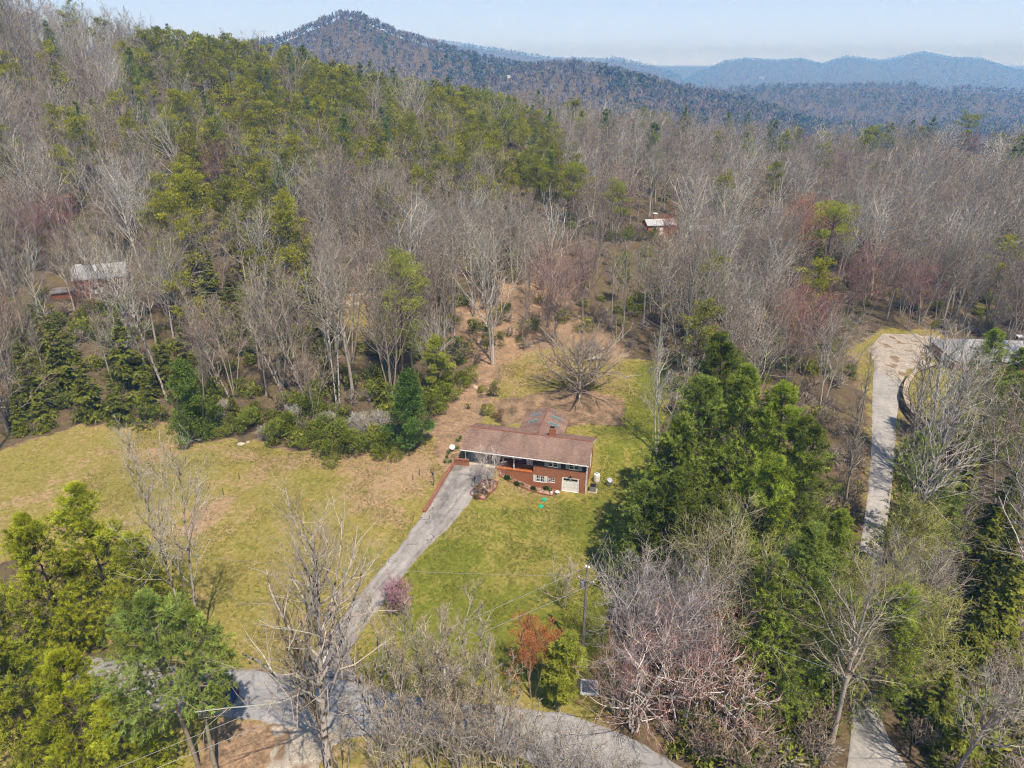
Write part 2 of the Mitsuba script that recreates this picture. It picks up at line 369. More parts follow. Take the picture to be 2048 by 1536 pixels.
def leafy(seed, h, w, lod=0, green=(0.06, 0.10, 0.02), lobes=9, leaf=0.16, n=2600, base=0.1, stems=4, bark=(0.16, 0.13, 0.10), air=0.35, cone=False):
    """A broadleaf evergreen shrub or tree: stems and leaves gathered in uneven lobes."""
    rng = np.random.default_rng(seed)
    cen = rng.normal(size=(lobes, 3)) * np.array([w * 0.24, w * 0.24, h * 0.20]) + np.array([0, 0, h * 0.52])
    cen[:, 2] = np.clip(cen[:, 2], h * (base + 0.12), h * 0.82)
    shrink = 1.1 - 0.5 * np.clip(cen[:, 2:] / h - 0.4, 0, 1)
    cen[:, :2] *= shrink
    rad = (0.15 + 0.13 * rng.random((lobes, 1))) * np.array([w, w, h * 0.85]) * 0.95
    if cone:
        q = (np.arange(lobes) + 0.5) / lobes
        az = np.arange(lobes) * 2.4 + rng.normal(size=lobes) * 0.4
        out = w * 0.36 * np.minimum(0.75 + 1.5 * q, 1.0) * (1.05 - q) ** 0.75 * (0.25 + 1.05 * rng.random(lobes))
        cen = np.stack([out * np.cos(az), out * np.sin(az), h * (0.08 + 0.84 * q)], 1)
        rad = (w * (0.17 - 0.07 * q) * (0.6 + 0.8 * rng.random(lobes)))[:, None] * np.array([1.0, 1.0, 0.8])
    lobe = rng.integers(0, lobes, n)
    d = unit(rng.normal(size=(n, 3)))
    B = cen[lobe] + d * rad[lobe] * (rng.random((n, 1)) ** air)
    B[:, 2] = np.maximum(B[:, 2], 0.05 + 0.15 * rng.random(n))
    tint = np.clip(np.asarray(green) * (1 + 0.2 * rng.normal(size=(lobes, 1)))[lobe] * (1 + 0.22 * rng.normal(size=(n, 1))) * (1 + 0.06 * rng.normal(size=(n, 3))), 0.005, 1)
    fol = blades(B, d + np.array([0, 0, 0.25]) + 0.6 * rng.normal(size=(n, 3)), leaf * (1.2 + 0.9 * rng.random(n)), leaf * (0.55 + 0.4 * rng.random(n)), tint, rng, 1.0)
    a = np.arange(stems) * 6.28 / stems + rng.random()
    S = np.stack([0.08 * w * np.cos(a), 0.08 * w * np.sin(a), np.zeros(stems)], 1)
    P = polyline(rng, S, np.stack([0.35 * np.cos(a), 0.35 * np.sin(a), np.ones(stems)], 1), np.full(stems, h * 0.8), 5, 0.02, 0.12)
    wood = tubes(P, (0.02 + h * 0.010) * np.linspace(1, 0.2, 5)[None] * np.ones((stems, 1)), 4, vary(rng, bark, stems, 0.1))
    return merge([wood]), merge([fol])

def tri_count(m):
    return len(m[1])

groups_made = {}

def model(name, wood, crown, wood_mat='mat_wood', crown_mat='mat_wood'):
    """A tree model the placed trees are copies of: two parts, trunk and crown."""
    scene['model_' + name] = {'type': 'shapegroup',
                              'trunk': mikit.ply((wood[0], wood[1]), wood_mat, smooth=True, color=wood[2]),
                              'crown': mikit.ply((crown[0], crown[1]), crown_mat, color=crown[2])}
    groups_made[name] = tri_count(wood) + tri_count(crown)

def model_one(name, wood, crown, mat='mat_wood'):
    """The same as one piece, for the trees of the stuff woods."""
    v, f, c = merge([wood, crown])
    scene['model_' + name] = {'type': 'shapegroup', 'tree': mikit.ply((v, f), mat, color=c)}
    groups_made[name] = tri_count((v, f))

def stand(key, name, x, y, z, size=1.0, turn=0.0, lean=(0.0, 0.0)):
    m = T().translate([x, y, z]).rotate([0, 0, 1], turn)
    if lean != (0.0, 0.0):
        m = T().translate([x, y, z]).rotate([1, 0, 0], lean[1]).rotate([0, 1, 0], lean[0]).rotate([0, 0, 1], turn)
    scene[key] = {'type': 'instance', 'to_world': m.scale([size, size, size]), 'group': {'type': 'ref', 'id': 'model_' + name}}

# ------------------------------------------------------------------ places on the ground, in metres
CLEARING = [(-82.9, 80.2), (-80.9, 87.3), (-77.3, 93.1), (-72.2, 99.3), (-57.4, 99.3), (-50.8, 93.7), (-42.8, 93.5), (-35.1, 89.4), (-22.4, 86.8), (-12.3, 92.8), (-10.6, 104.2), (-8.6, 114.7), (-4.6, 119.2), (1.6, 122.8), (10.4, 124.7), (21.7, 120.8), (28.8, 118.5), (26.9, 104.2), (21.5, 88.8), (18.2, 78.1), (13.4, 63.8), (11.8, 58.8), (9.7, 51.6), (9.3, 44.2), (5.8, 44.2), (-1.1, 44.9), (-9.2, 45.8), (-15.7, 47.9), (-22.7, 48.6), (-31.8, 49.2), (-36.0, 49.7), (-48.6, 58.7), (-56.7, 65.4), (-71.6, 65.8)]
LUSH = [(-4.2, 75.0), (10.2, 80.0), (13.4, 90.8), (9.2, 95.3), (17.2, 96.1), (23.4, 119.4), (29.1, 115.0), (25.8, 95.3), (20.3, 78.1), (13.6, 51.6), (10.0, 44.5), (4.9, 44.2), (-12.7, 47.3), (-15.1, 52.2), (-11.4, 63.5), (-6.5, 70.2)]
BROWN = [(-12.6, 92.0), (-9.4, 89.7), (-8.3, 80.7), (-11.0, 71.1), (-15.5, 63.5), (-19.8, 67.7), (-26.0, 77.7), (-39.4, 88.5), (-35.1, 89.4), (-22.4, 86.8)]
PATH = [(-12.3, 92.4), (-11.0, 104.2), (-8.7, 115.7), (-3.7, 119.7), (-2.1, 109.8), (-5.1, 96.1), (-7.3, 87.5), (-9.0, 81.4), (-11.1, 84.7)]
ORANGE = [(-10.8, 152.2), (3.2, 166.7), (11.0, 150.5), (12.2, 136.0), (21.2, 124.9), (19.6, 119.4), (9.4, 124.6), (2.5, 123.7), (-2.2, 111.6), (-5.9, 115.6), (-12.2, 124.7)]
BED_BACK = [(-1.9, 94.5), (-3.3, 104.2), (3.1, 106.1), (11.2, 109.9), (19.2, 104.1), (17.5, 95.3), (9.2, 95.0), (9.4, 98.7)]
YARD_R = [(68.8, 130.9), (85.0, 144.6), (95.7, 143.4), (89.6, 118.7), (81.1, 102.8), (69.2, 94.0), (65.2, 96.8), (69.2, 109.6), (53.5, 78.5), (48.9, 78.3), (62.0, 106.6)]
DITCH = [(-39.3, 78.0), (-37.8, 77.0), (-37.9, 74.0), (-38.7, 71.3), (-39.8, 68.9), (-41.9, 70.2), (-41.2, 73.4), (-40.1, 76.3)]
BARE_BANK = [(-26.8, 43.8), (-22.9, 43.3), (-19.8, 41.9), (-19.7, 38.7), (-20.7, 36.8), (-24.8, 36.8), (-27.2, 40.4)]
GLADE = [(-37.0, 150.0), (-32.8, 150.2), (-30.5, 139.5), (-26.9, 134.3), (-28.1, 128.6), (-31.4, 125.2), (-35.3, 135.8)]
STRAW = [(-19.7, 88.4), (-35.1, 89.4), (-42.6, 93.2), (-49.8, 95.0), (-56.2, 96.8), (-47.3, 89.2), (-36.6, 84.6), (-26.6, 80.2), (-18.2, 79.6)]
PARKING = [(69.8, 119.7), (73.6, 131.0), (81.1, 140.0), (88.9, 141.1), (93.9, 140.1), (84.9, 126.5), (82.5, 127.8), (82.3, 121.5), (82.3, 119.8), (76.3, 120.6), (72.2, 114.7)]
TERRACE = [(69.0, 107.7), (72.0, 112.7), (75.6, 116.4), (79.9, 119.0), (85.2, 118.0), (83.4, 109.0), (76.2, 97.5), (69.5, 97.3), (67.0, 98.7), (67.2, 103.0)]
DRIVEWAY = [[(-8.21, 83.46), (-9.06, 80.08), (-10.27, 75.01), (-12.16, 70.02), (-13.76, 65.92), (-15.68, 62.0), (-17.26, 58.34), (-18.45, 55.23), (-19.28, 52.9), (-19.85, 51.09), (-21.31, 48.77)], [(-2.42, 83.17), (-3.17, 79.67), (-5.4, 75.01), (-7.77, 70.02), (-10.58, 65.92), (-12.62, 61.99), (-14.05, 58.34), (-15.41, 55.22), (-16.24, 53.22), (-16.6, 51.28), (-15.11, 47.75)]]
LANE = [[(-59.45, 51.92), (-45.67, 50.93), (-36.14, 50.01), (-30.84, 49.26), (-25.81, 49.01), (-20.73, 48.46), (-15.69, 47.75), (-9.14, 45.79), (-1.12, 44.9), (5.78, 43.93), (11.67, 40.88), (15.68, 37.64), (18.8, 34.31)], [(-54.49, 45.41), (-42.12, 45.0), (-33.48, 44.46), (-27.21, 43.82), (-22.91, 43.29), (-19.02, 42.37), (-14.36, 41.56), (-10.45, 42.06), (-5.51, 41.76), (-0.61, 40.15), (4.05, 38.31), (9.11, 35.51), (11.77, 32.77)]]
GRAVEL_DRIVE = [[(-21.69, 43.03), (-20.94, 41.37), (-20.77, 39.45), (-20.73, 36.77), (-20.93, 32.77)], [(-14.38, 41.66), (-15.46, 40.97), (-16.36, 38.99), (-16.39, 35.93), (-16.31, 32.77)]]
SIDE_DRIVE = [[(75.32, 130.97), (66.9, 114.95), (58.41, 97.54), (52.06, 84.47), (47.54, 75.92), (42.82, 67.48), (38.36, 58.8), (34.78, 51.62), (31.94, 45.56), (30.18, 41.86), (27.78, 37.64), (24.47, 32.77)], [(77.29, 124.75), (70.25, 111.54), (62.61, 98.16), (55.44, 84.52), (50.71, 76.04), (45.68, 67.52), (40.87, 58.8), (37.02, 51.62), (34.1, 45.56), (33.3, 41.86), (33.62, 37.64), (34.6, 34.31)]]
# trees placed one by one: (model, x, y, height, turn, label)
PLACED = [('wp0y', -42.2, 55.5, 17, 46, 'tall yellow green pine with a dark pointed top at the left end of the field'),
    ('wp1y', -45.2, 52.5, 16, 180, 'broad yellow green pine nearest the left edge of the picture, beside the field'),
    ('wp2y', -36.4, 51.8, 14, 217, 'yellow green pine touching the pale twin-trunked tree beside the lane'),
    ('wp3y', -45.3, 43.6, 16, 10, 'yellow green pine cut by the left edge of the picture'),
    ('wp1y', -33.9, 37.3, 14, 53, 'bright yellow green pine in the bottom left corner'),
    ('wp0y', -30.3, 36.3, 11, 334, 'small bright pine in front of the two bare pine trunks at bottom left'),
    ('wp2y', -38.4, 37.8, 15, 25, 'yellow green pine at the left edge above the bottom corner'),
    ('wp4', -26.7, 38.9, 18.5, 47, 'dark green pine with a bare pale trunk, hanging over the blue car'),
    ('wp5', -24.8, 38.2, 17, 341, 'dark green pine whose branches reach across the lane toward the car'),
    ('tall0', -31.8, 50.9, 25, 224, 'tall pale tree with split trunk rising behind the left pines'),
    ('tall1', -14.9, 37.0, 29, 133, 'tallest pale bare tree, standing where the gravel drive meets the lane'),
    ('tall2', -14.9, 37.6, 21, 184, 'brown barked bare tree close against the tallest pale tree'),
    ('slim0', -10.3, 40.0, 17, 239, 'slim pale bare tree nearest the driveway mouth, in the roadside thicket'),
    ('slim1', -8.1, 40.0, 16, 99, 'forked slim bare tree, second from the left in the roadside thicket'),
    ('slim0', -6.0, 40.8, 17, 50, 'tallest slim bare tree in the roadside thicket, in front of the lawn'),
    ('slim1', -3.8, 40.6, 16, 284, 'slim bare tree in the roadside thicket in line with the storm drain'),
    ('slim1', -1.5, 39.7, 13, 241, 'last slim bare tree at the right end of the roadside thicket'),
    ('scrub0', -8.8, 37.9, 8, 184, None),
    ('scrub0', -3.7, 37.9, 8, 294, None),
    ('scrub0', -0.4, 37.4, 8, 198, None),
    ('scrub0', 3.0, 36.9, 7.5, 353, None),
    ('scrub0', 7.3, 34.8, 7, 74, None),
    ('scrub0', 9.0, 33.4, 7, 199, None),
    ('scrub0', -6.6, 38.8, 8, 174, None),
    ('scrub0', -10.5, 37.8, 7, 127, None),
    ('scrub0', 5.3, 36.4, 7, 213, None),
    ('rust0', 1.9, 46.0, 8.5, 85, 'small tree with rusty orange buds at the lower edge of the lawn'),
    ('young', 4.3, 44.8, 9, 289, 'thin leaning evergreen sapling with light green foliage beside the utility pole'),
    ('redw0', 10.9, 42.4, 12, 312, 'white limbed tree with red buds, left one beside the lane'),
    ('redw1', 15.1, 42.1, 13, 46, 'white limbed tree with red buds, tallest of its clump beside the lane'),
    ('redw0', 19.2, 41.5, 10, 168, 'low white limbed tree with red buds under the dark pine'),
    ('redw1', 9.5, 43.7, 7.5, 100, 'small white limbed tree with red buds at the edge of the lawn'),
    ('silv0', 12.7, 45.4, 15, 30, 'silver grey bare tree at the edge of the big pine shadow'),
    ('silv1', 17.2, 46.9, 14, 323, 'silver grey bare tree between the pine shadow and the red budded trees'),
    ('bud0', 19.6, 47.0, 19, 155, 'tall tree with tan green buds in front of the big pines'),
    ('wp0', 24.6, 70.4, 27, 53, 'farthest big pine of the clump beside the house, its pointed top highest in the picture'),
    ('wp1', 19.0, 64.1, 25, 242, 'big pine on the house side of the clump'),
    ('wp2', 23.5, 62.5, 26, 73, 'big pine in the middle of the clump beside the house'),
    ('wp3', 27.8, 60.2, 25, 325, 'big pine of the clump with a yellowish rounded top'),
    ('wp0', 29.9, 58.8, 23, 78, 'big pine of the clump nearest the side drive'),
    ('wp2', 16.3, 62.6, 21, 12, 'big pine of the clump that throws its shade on the lawn'),
    ('wp1', 14.2, 59.6, 15, 72, 'shorter pine at the shaded lawn edge, lowest on the house side'),
    ('wp0', 17.0, 58.1, 18, 124, 'middle sized pine in front of the house side of the clump'),
    ('wp3', 23.8, 55.5, 21, 169, 'big pine standing in front of the middle of the clump'),
    ('wp0', 19.9, 54.8, 17, 326, 'pine at the front of the clump above the silver trees'),
    ('wp2', 32.6, 55.6, 15, 251, 'small pine beside the side drive'),
    ('wp1', 25.4, 45.7, 20, 122, 'dark pine standing alone before the clump, at the lower right'),
    ('wp3', 23.1, 44.6, 17, 6, 'dark pine pressed against the lone lower right pine'),
    ('tall3', 42.1, 58.7, 29, 58, 'tall pale bare tree right of the side drive, with upswept white branches'),
    ('budy', 41.4, 56.8, 14, 359, 'bare tree with yellow green buds under the tall pale tree by the side drive'),
    ('f0a', 27.8, 40.7, 21, 165, 'large dark bare tree at the foot of the side drive'),
    ('f0b', 35.9, 36.8, 16, 249, 'bare tree in the bottom right corner'),
    ('f0c', 29.6, 44.1, 12, 20, 'bare tree beside the bend of the side drive'),
    ('sp1', 58.3, 74.1, 12, 12, None),
    ('sp0', 57.4, 66.2, 13, 305, None),
    ('sp0', 51.5, 66.0, 11, 212, None),
    ('sp1', 53.0, 61.6, 11, 111, None),
    ('sp0', 44.5, 49.2, 10, 114, None),
    ('sp1', 48.2, 51.1, 12, 32, None),
    ('sp0', 37.3, 42.3, 8, 62, None),
    ('sp1', 37.5, 38.8, 8, 9, None),
    ('wp3', 67.8, 88.5, 20, 302, 'bushy green pine in front of the grey roofed house'),
    ('wp2', 72.3, 87.5, 18, 168, 'green pine at the right edge, before the grey roofed house'),
    ('sp0', -78.6, 109.1, 14, 46, None),
    ('sp0', -65.3, 106.7, 16, 266, None),
    ('sp0', -79.5, 101.5, 13, 70, None),
    ('sp0', -70.3, 101.8, 12, 22, None),
    ('sp1', -76.4, 98.0, 8, 215, None),
    ('sp0', -65.0, 100.2, 9, 322, None),
    ('sp1', -79.1, 96.8, 7, 10, None),
    ('wide0', -82.2, 97.8, 17, 290, 'spreading bare tree at the left end of the field'),
    ('lean0', -70.1, 115.7, 27, 0, 'pale leaning hardwood, left one of three tall trunks left of the field'),
    ('lean0', -65.7, 112.8, 28, 0, 'pale leaning hardwood, middle one of three tall trunks left of the field'),
    ('lean0', -60.3, 107.0, 27, 0, 'pale leaning hardwood, right one of three tall trunks left of the field'),
    ('lean1', -47.8, 104.7, 19, 10, None),
    ('lean1', -37.8, 103.1, 19, 10, None),
    ('lean1', -35.6, 105.7, 18, 10, None),
    ('lean1', -54.9, 117.5, 20, 10, None),
    ('f0d', -91.5, 141.8, 15, 68, 'bare tree right before the door side of the pale roofed left house'),
    ('slimf', -88.1, 140.4, 19, 33, 'slim bare tree before the middle of the pale roofed left house'),
    ('f0d', -83.3, 139.3, 17, 6, 'forked bare tree before the right end of the pale roofed left house'),
    ('f0a', -92.1, 136.9, 15, 105, 'bare tree before the left end of the pale roofed left house'),
    ('twin0', -29.4, 103.1, 23, 262, 'white twin stemmed tree at the middle of the wood edge'),
    ('f0a', -27.5, 106.2, 25, 178, 'many stemmed tall grey tree at the middle of the wood edge'),
    ('lp0', -19.5, 111.0, 22, 307, 'light green airy pine at the wood edge left of the house'),
    ('lp1', -12.4, 106.1, 10, 78, 'small light green pine below the airy pine at the wood edge'),
    ('f0d', -3.7, 118.0, 24, 113, 'tall bare tree with a dark forked trunk behind the dirt path'),
    ('pinkv', 8.2, 123.8, 17, 93, 'pinkish bare tree above the orange slope behind the house'),
    ('pinkv', 14.9, 136.2, 16, 352, 'pinkish flat topped bare tree behind the playhouse'),
    ('slimf', 20.4, 132.4, 22, 339, None),
    ('slimf', 22.0, 127.0, 21, 123, None),
    ('slimf', 33.2, 135.1, 23, 157, None),
    ('slimf', 2.9, 135.0, 22, 113, None),
    ('slimf', -11.7, 124.8, 19, 269, None),
    ('open0', 11.7, 105.7, 13, 14, 'low wide spreading bare tree behind the rear wing'),
    ('yard0', -3.0, 77.6, 6.3, 24, 'small silver bare tree in the bed beside the driveway'),
    ('yard1', 5.6, 57.7, 6, 145, 'small bare tree on the lawn just behind the utility pole'),
    ('redbud', -12.1, 56.1, 4.2, 88, 'pink flowering shrub beside the driveway'),
    ('f1a', 21.8, 88.2, 19, 304, 'bare tree with silvery twigs between the back lawn and the pines'),
    ('rust1', 78.2, 182.0, 21, 267, 'rust red maple with a rounded crown behind the round green pine'),
    ('rp0', 78.7, 167.8, 21, 196, 'round topped green pine in front of the rust red maple'),
    ('redm', 79.4, 145.7, 17, 238, 'dull red maple right of the round topped pine'),
    ('redm', 88.4, 142.8, 15, 249, 'dull red maple behind the head of the side drive'),
    ('redm', -101.8, 155.3, 16, 281, 'dark red maple on the left hillside above the grey roofed house'),
    ('redm', -106.8, 153.3, 14, 334, 'dark red maple at the left edge of the hillside'),
    ('redm', -86.3, 132.4, 9, 54, 'low dark red tree in front of the left house'),
    ('redm', -82.2, 197.4, 16, 225, 'red maple among the green pines of the hill'),
    ('rust1', 44.2, 193.1, 10, 52, 'orange budded tree around the white roofs'),
    ('pinkv', 341.9, 1124.2, 15, 160, 'pinkish round tree on the far edge of the flat woods'),
    ('pinkm', 7.4, 132.2, 17, 283, 'pinkish bare tree above the orange slope'),
    ('budy', 33.8, 51.2, 11, 322, 'bare budding tree leaning over the middle of the side drive'),
    ('wp2', 29.2, 45.9, 13, 273, 'green pine overhanging the side drive below the lone dark pine'),
    ('f0c', 31.0, 46.5, 11, 13, 'dark bare tree at the edge of the side drive, below the overhanging pine'),
    ('wp3', 32.6, 44.9, 15, 129, 'green pine at the lower end of the side drive, in front of its hidden bend'),
    ('budy', 36.1, 45.3, 13, 59, 'bare budding tree right of the lower end of the side drive'),
    ('f0a', 39.5, 50.3, 15, 360, 'dark bare tree over the hidden bend of the side drive'),
    ('silv1', 39.0, 52.3, 12, 52, 'silver bare tree over the hidden bend of the side drive'),
    ('redm', 75.4, 145.7, 13, 88, 'dull red maple on the left of the gravel yard'),
    ('wp5', 48.8, 69.6, 16, 129, 'green pine shading the side drive from its right edge'),
    ('wp4', 44.8, 60.4, 16, 22, 'dark green pine right of the shaded side drive'),
    ('slim1', -14.1, 38.0, 9, 313, 'slim bare sapling at the left end of the roadside thicket'),
    ('slim1', -4.6, 38.7, 12, 229, 'forked slim sapling in the middle of the roadside thicket'),
    ('slim1', 0.4, 38.0, 10, 58, 'slim sapling at the right end of the roadside thicket, left of the rusty tree'),
    ('slim1', -2.5, 38.0, 9, 179, 'low slim sapling in the roadside thicket, right of the middle'),
    ('pp0', -0.7, 270.1, 19, 28, 'yellow green pine with flat clumps, farthest left of the flat woods'),
    ('pp1', 8.7, 204.5, 19, 220, 'dark yellow green pine among bare trees above the house'),
    ('pp2', 15.7, 200.5, 18, 83, 'green pine right of the dark yellow green pine above the house'),
    ('fw0', 116.8, 323.0, 22, 14, 'dark pine with level tiers at the far edge of the flat woods'),
    ('pp1', 88.2, 239.5, 19, 41, 'leaning green pine in the flat woods with two tufts'),
    ('pp0', 161.0, 325.7, 22, 200, 'dark green pine on the right skyline'),
    ('fw1', 178.4, 340.2, 23, 229, 'yellow green pine right of the dark pine on the right skyline'),
    ('flat0', 214.2, 341.5, 24, 117, 'flat topped pine above the bare trees at the right skyline'),
    ('pp2', 128.6, 290.8, 17, 232, 'small green pine in the flat woods left of the skyline pines'),
    ('fw1', 144.1, 363.9, 16, 127, 'thin dark pine in the flat woods'),
    ('pp0', 30.6, 190.3, 17, 47, 'narrow yellow pine among bare trees in mid woods'),
    ('pp1', 84.9, 389.7, 16, 113, 'small yellow pine on the far edge of the flat woods'),
    ('pp2', 80.4, 191.9, 9, 142, 'low green pine under bare trees in mid woods'),
    ('pp1', 24.0, 149.7, 12, 329, 'young pine between bare trunks in mid woods')]
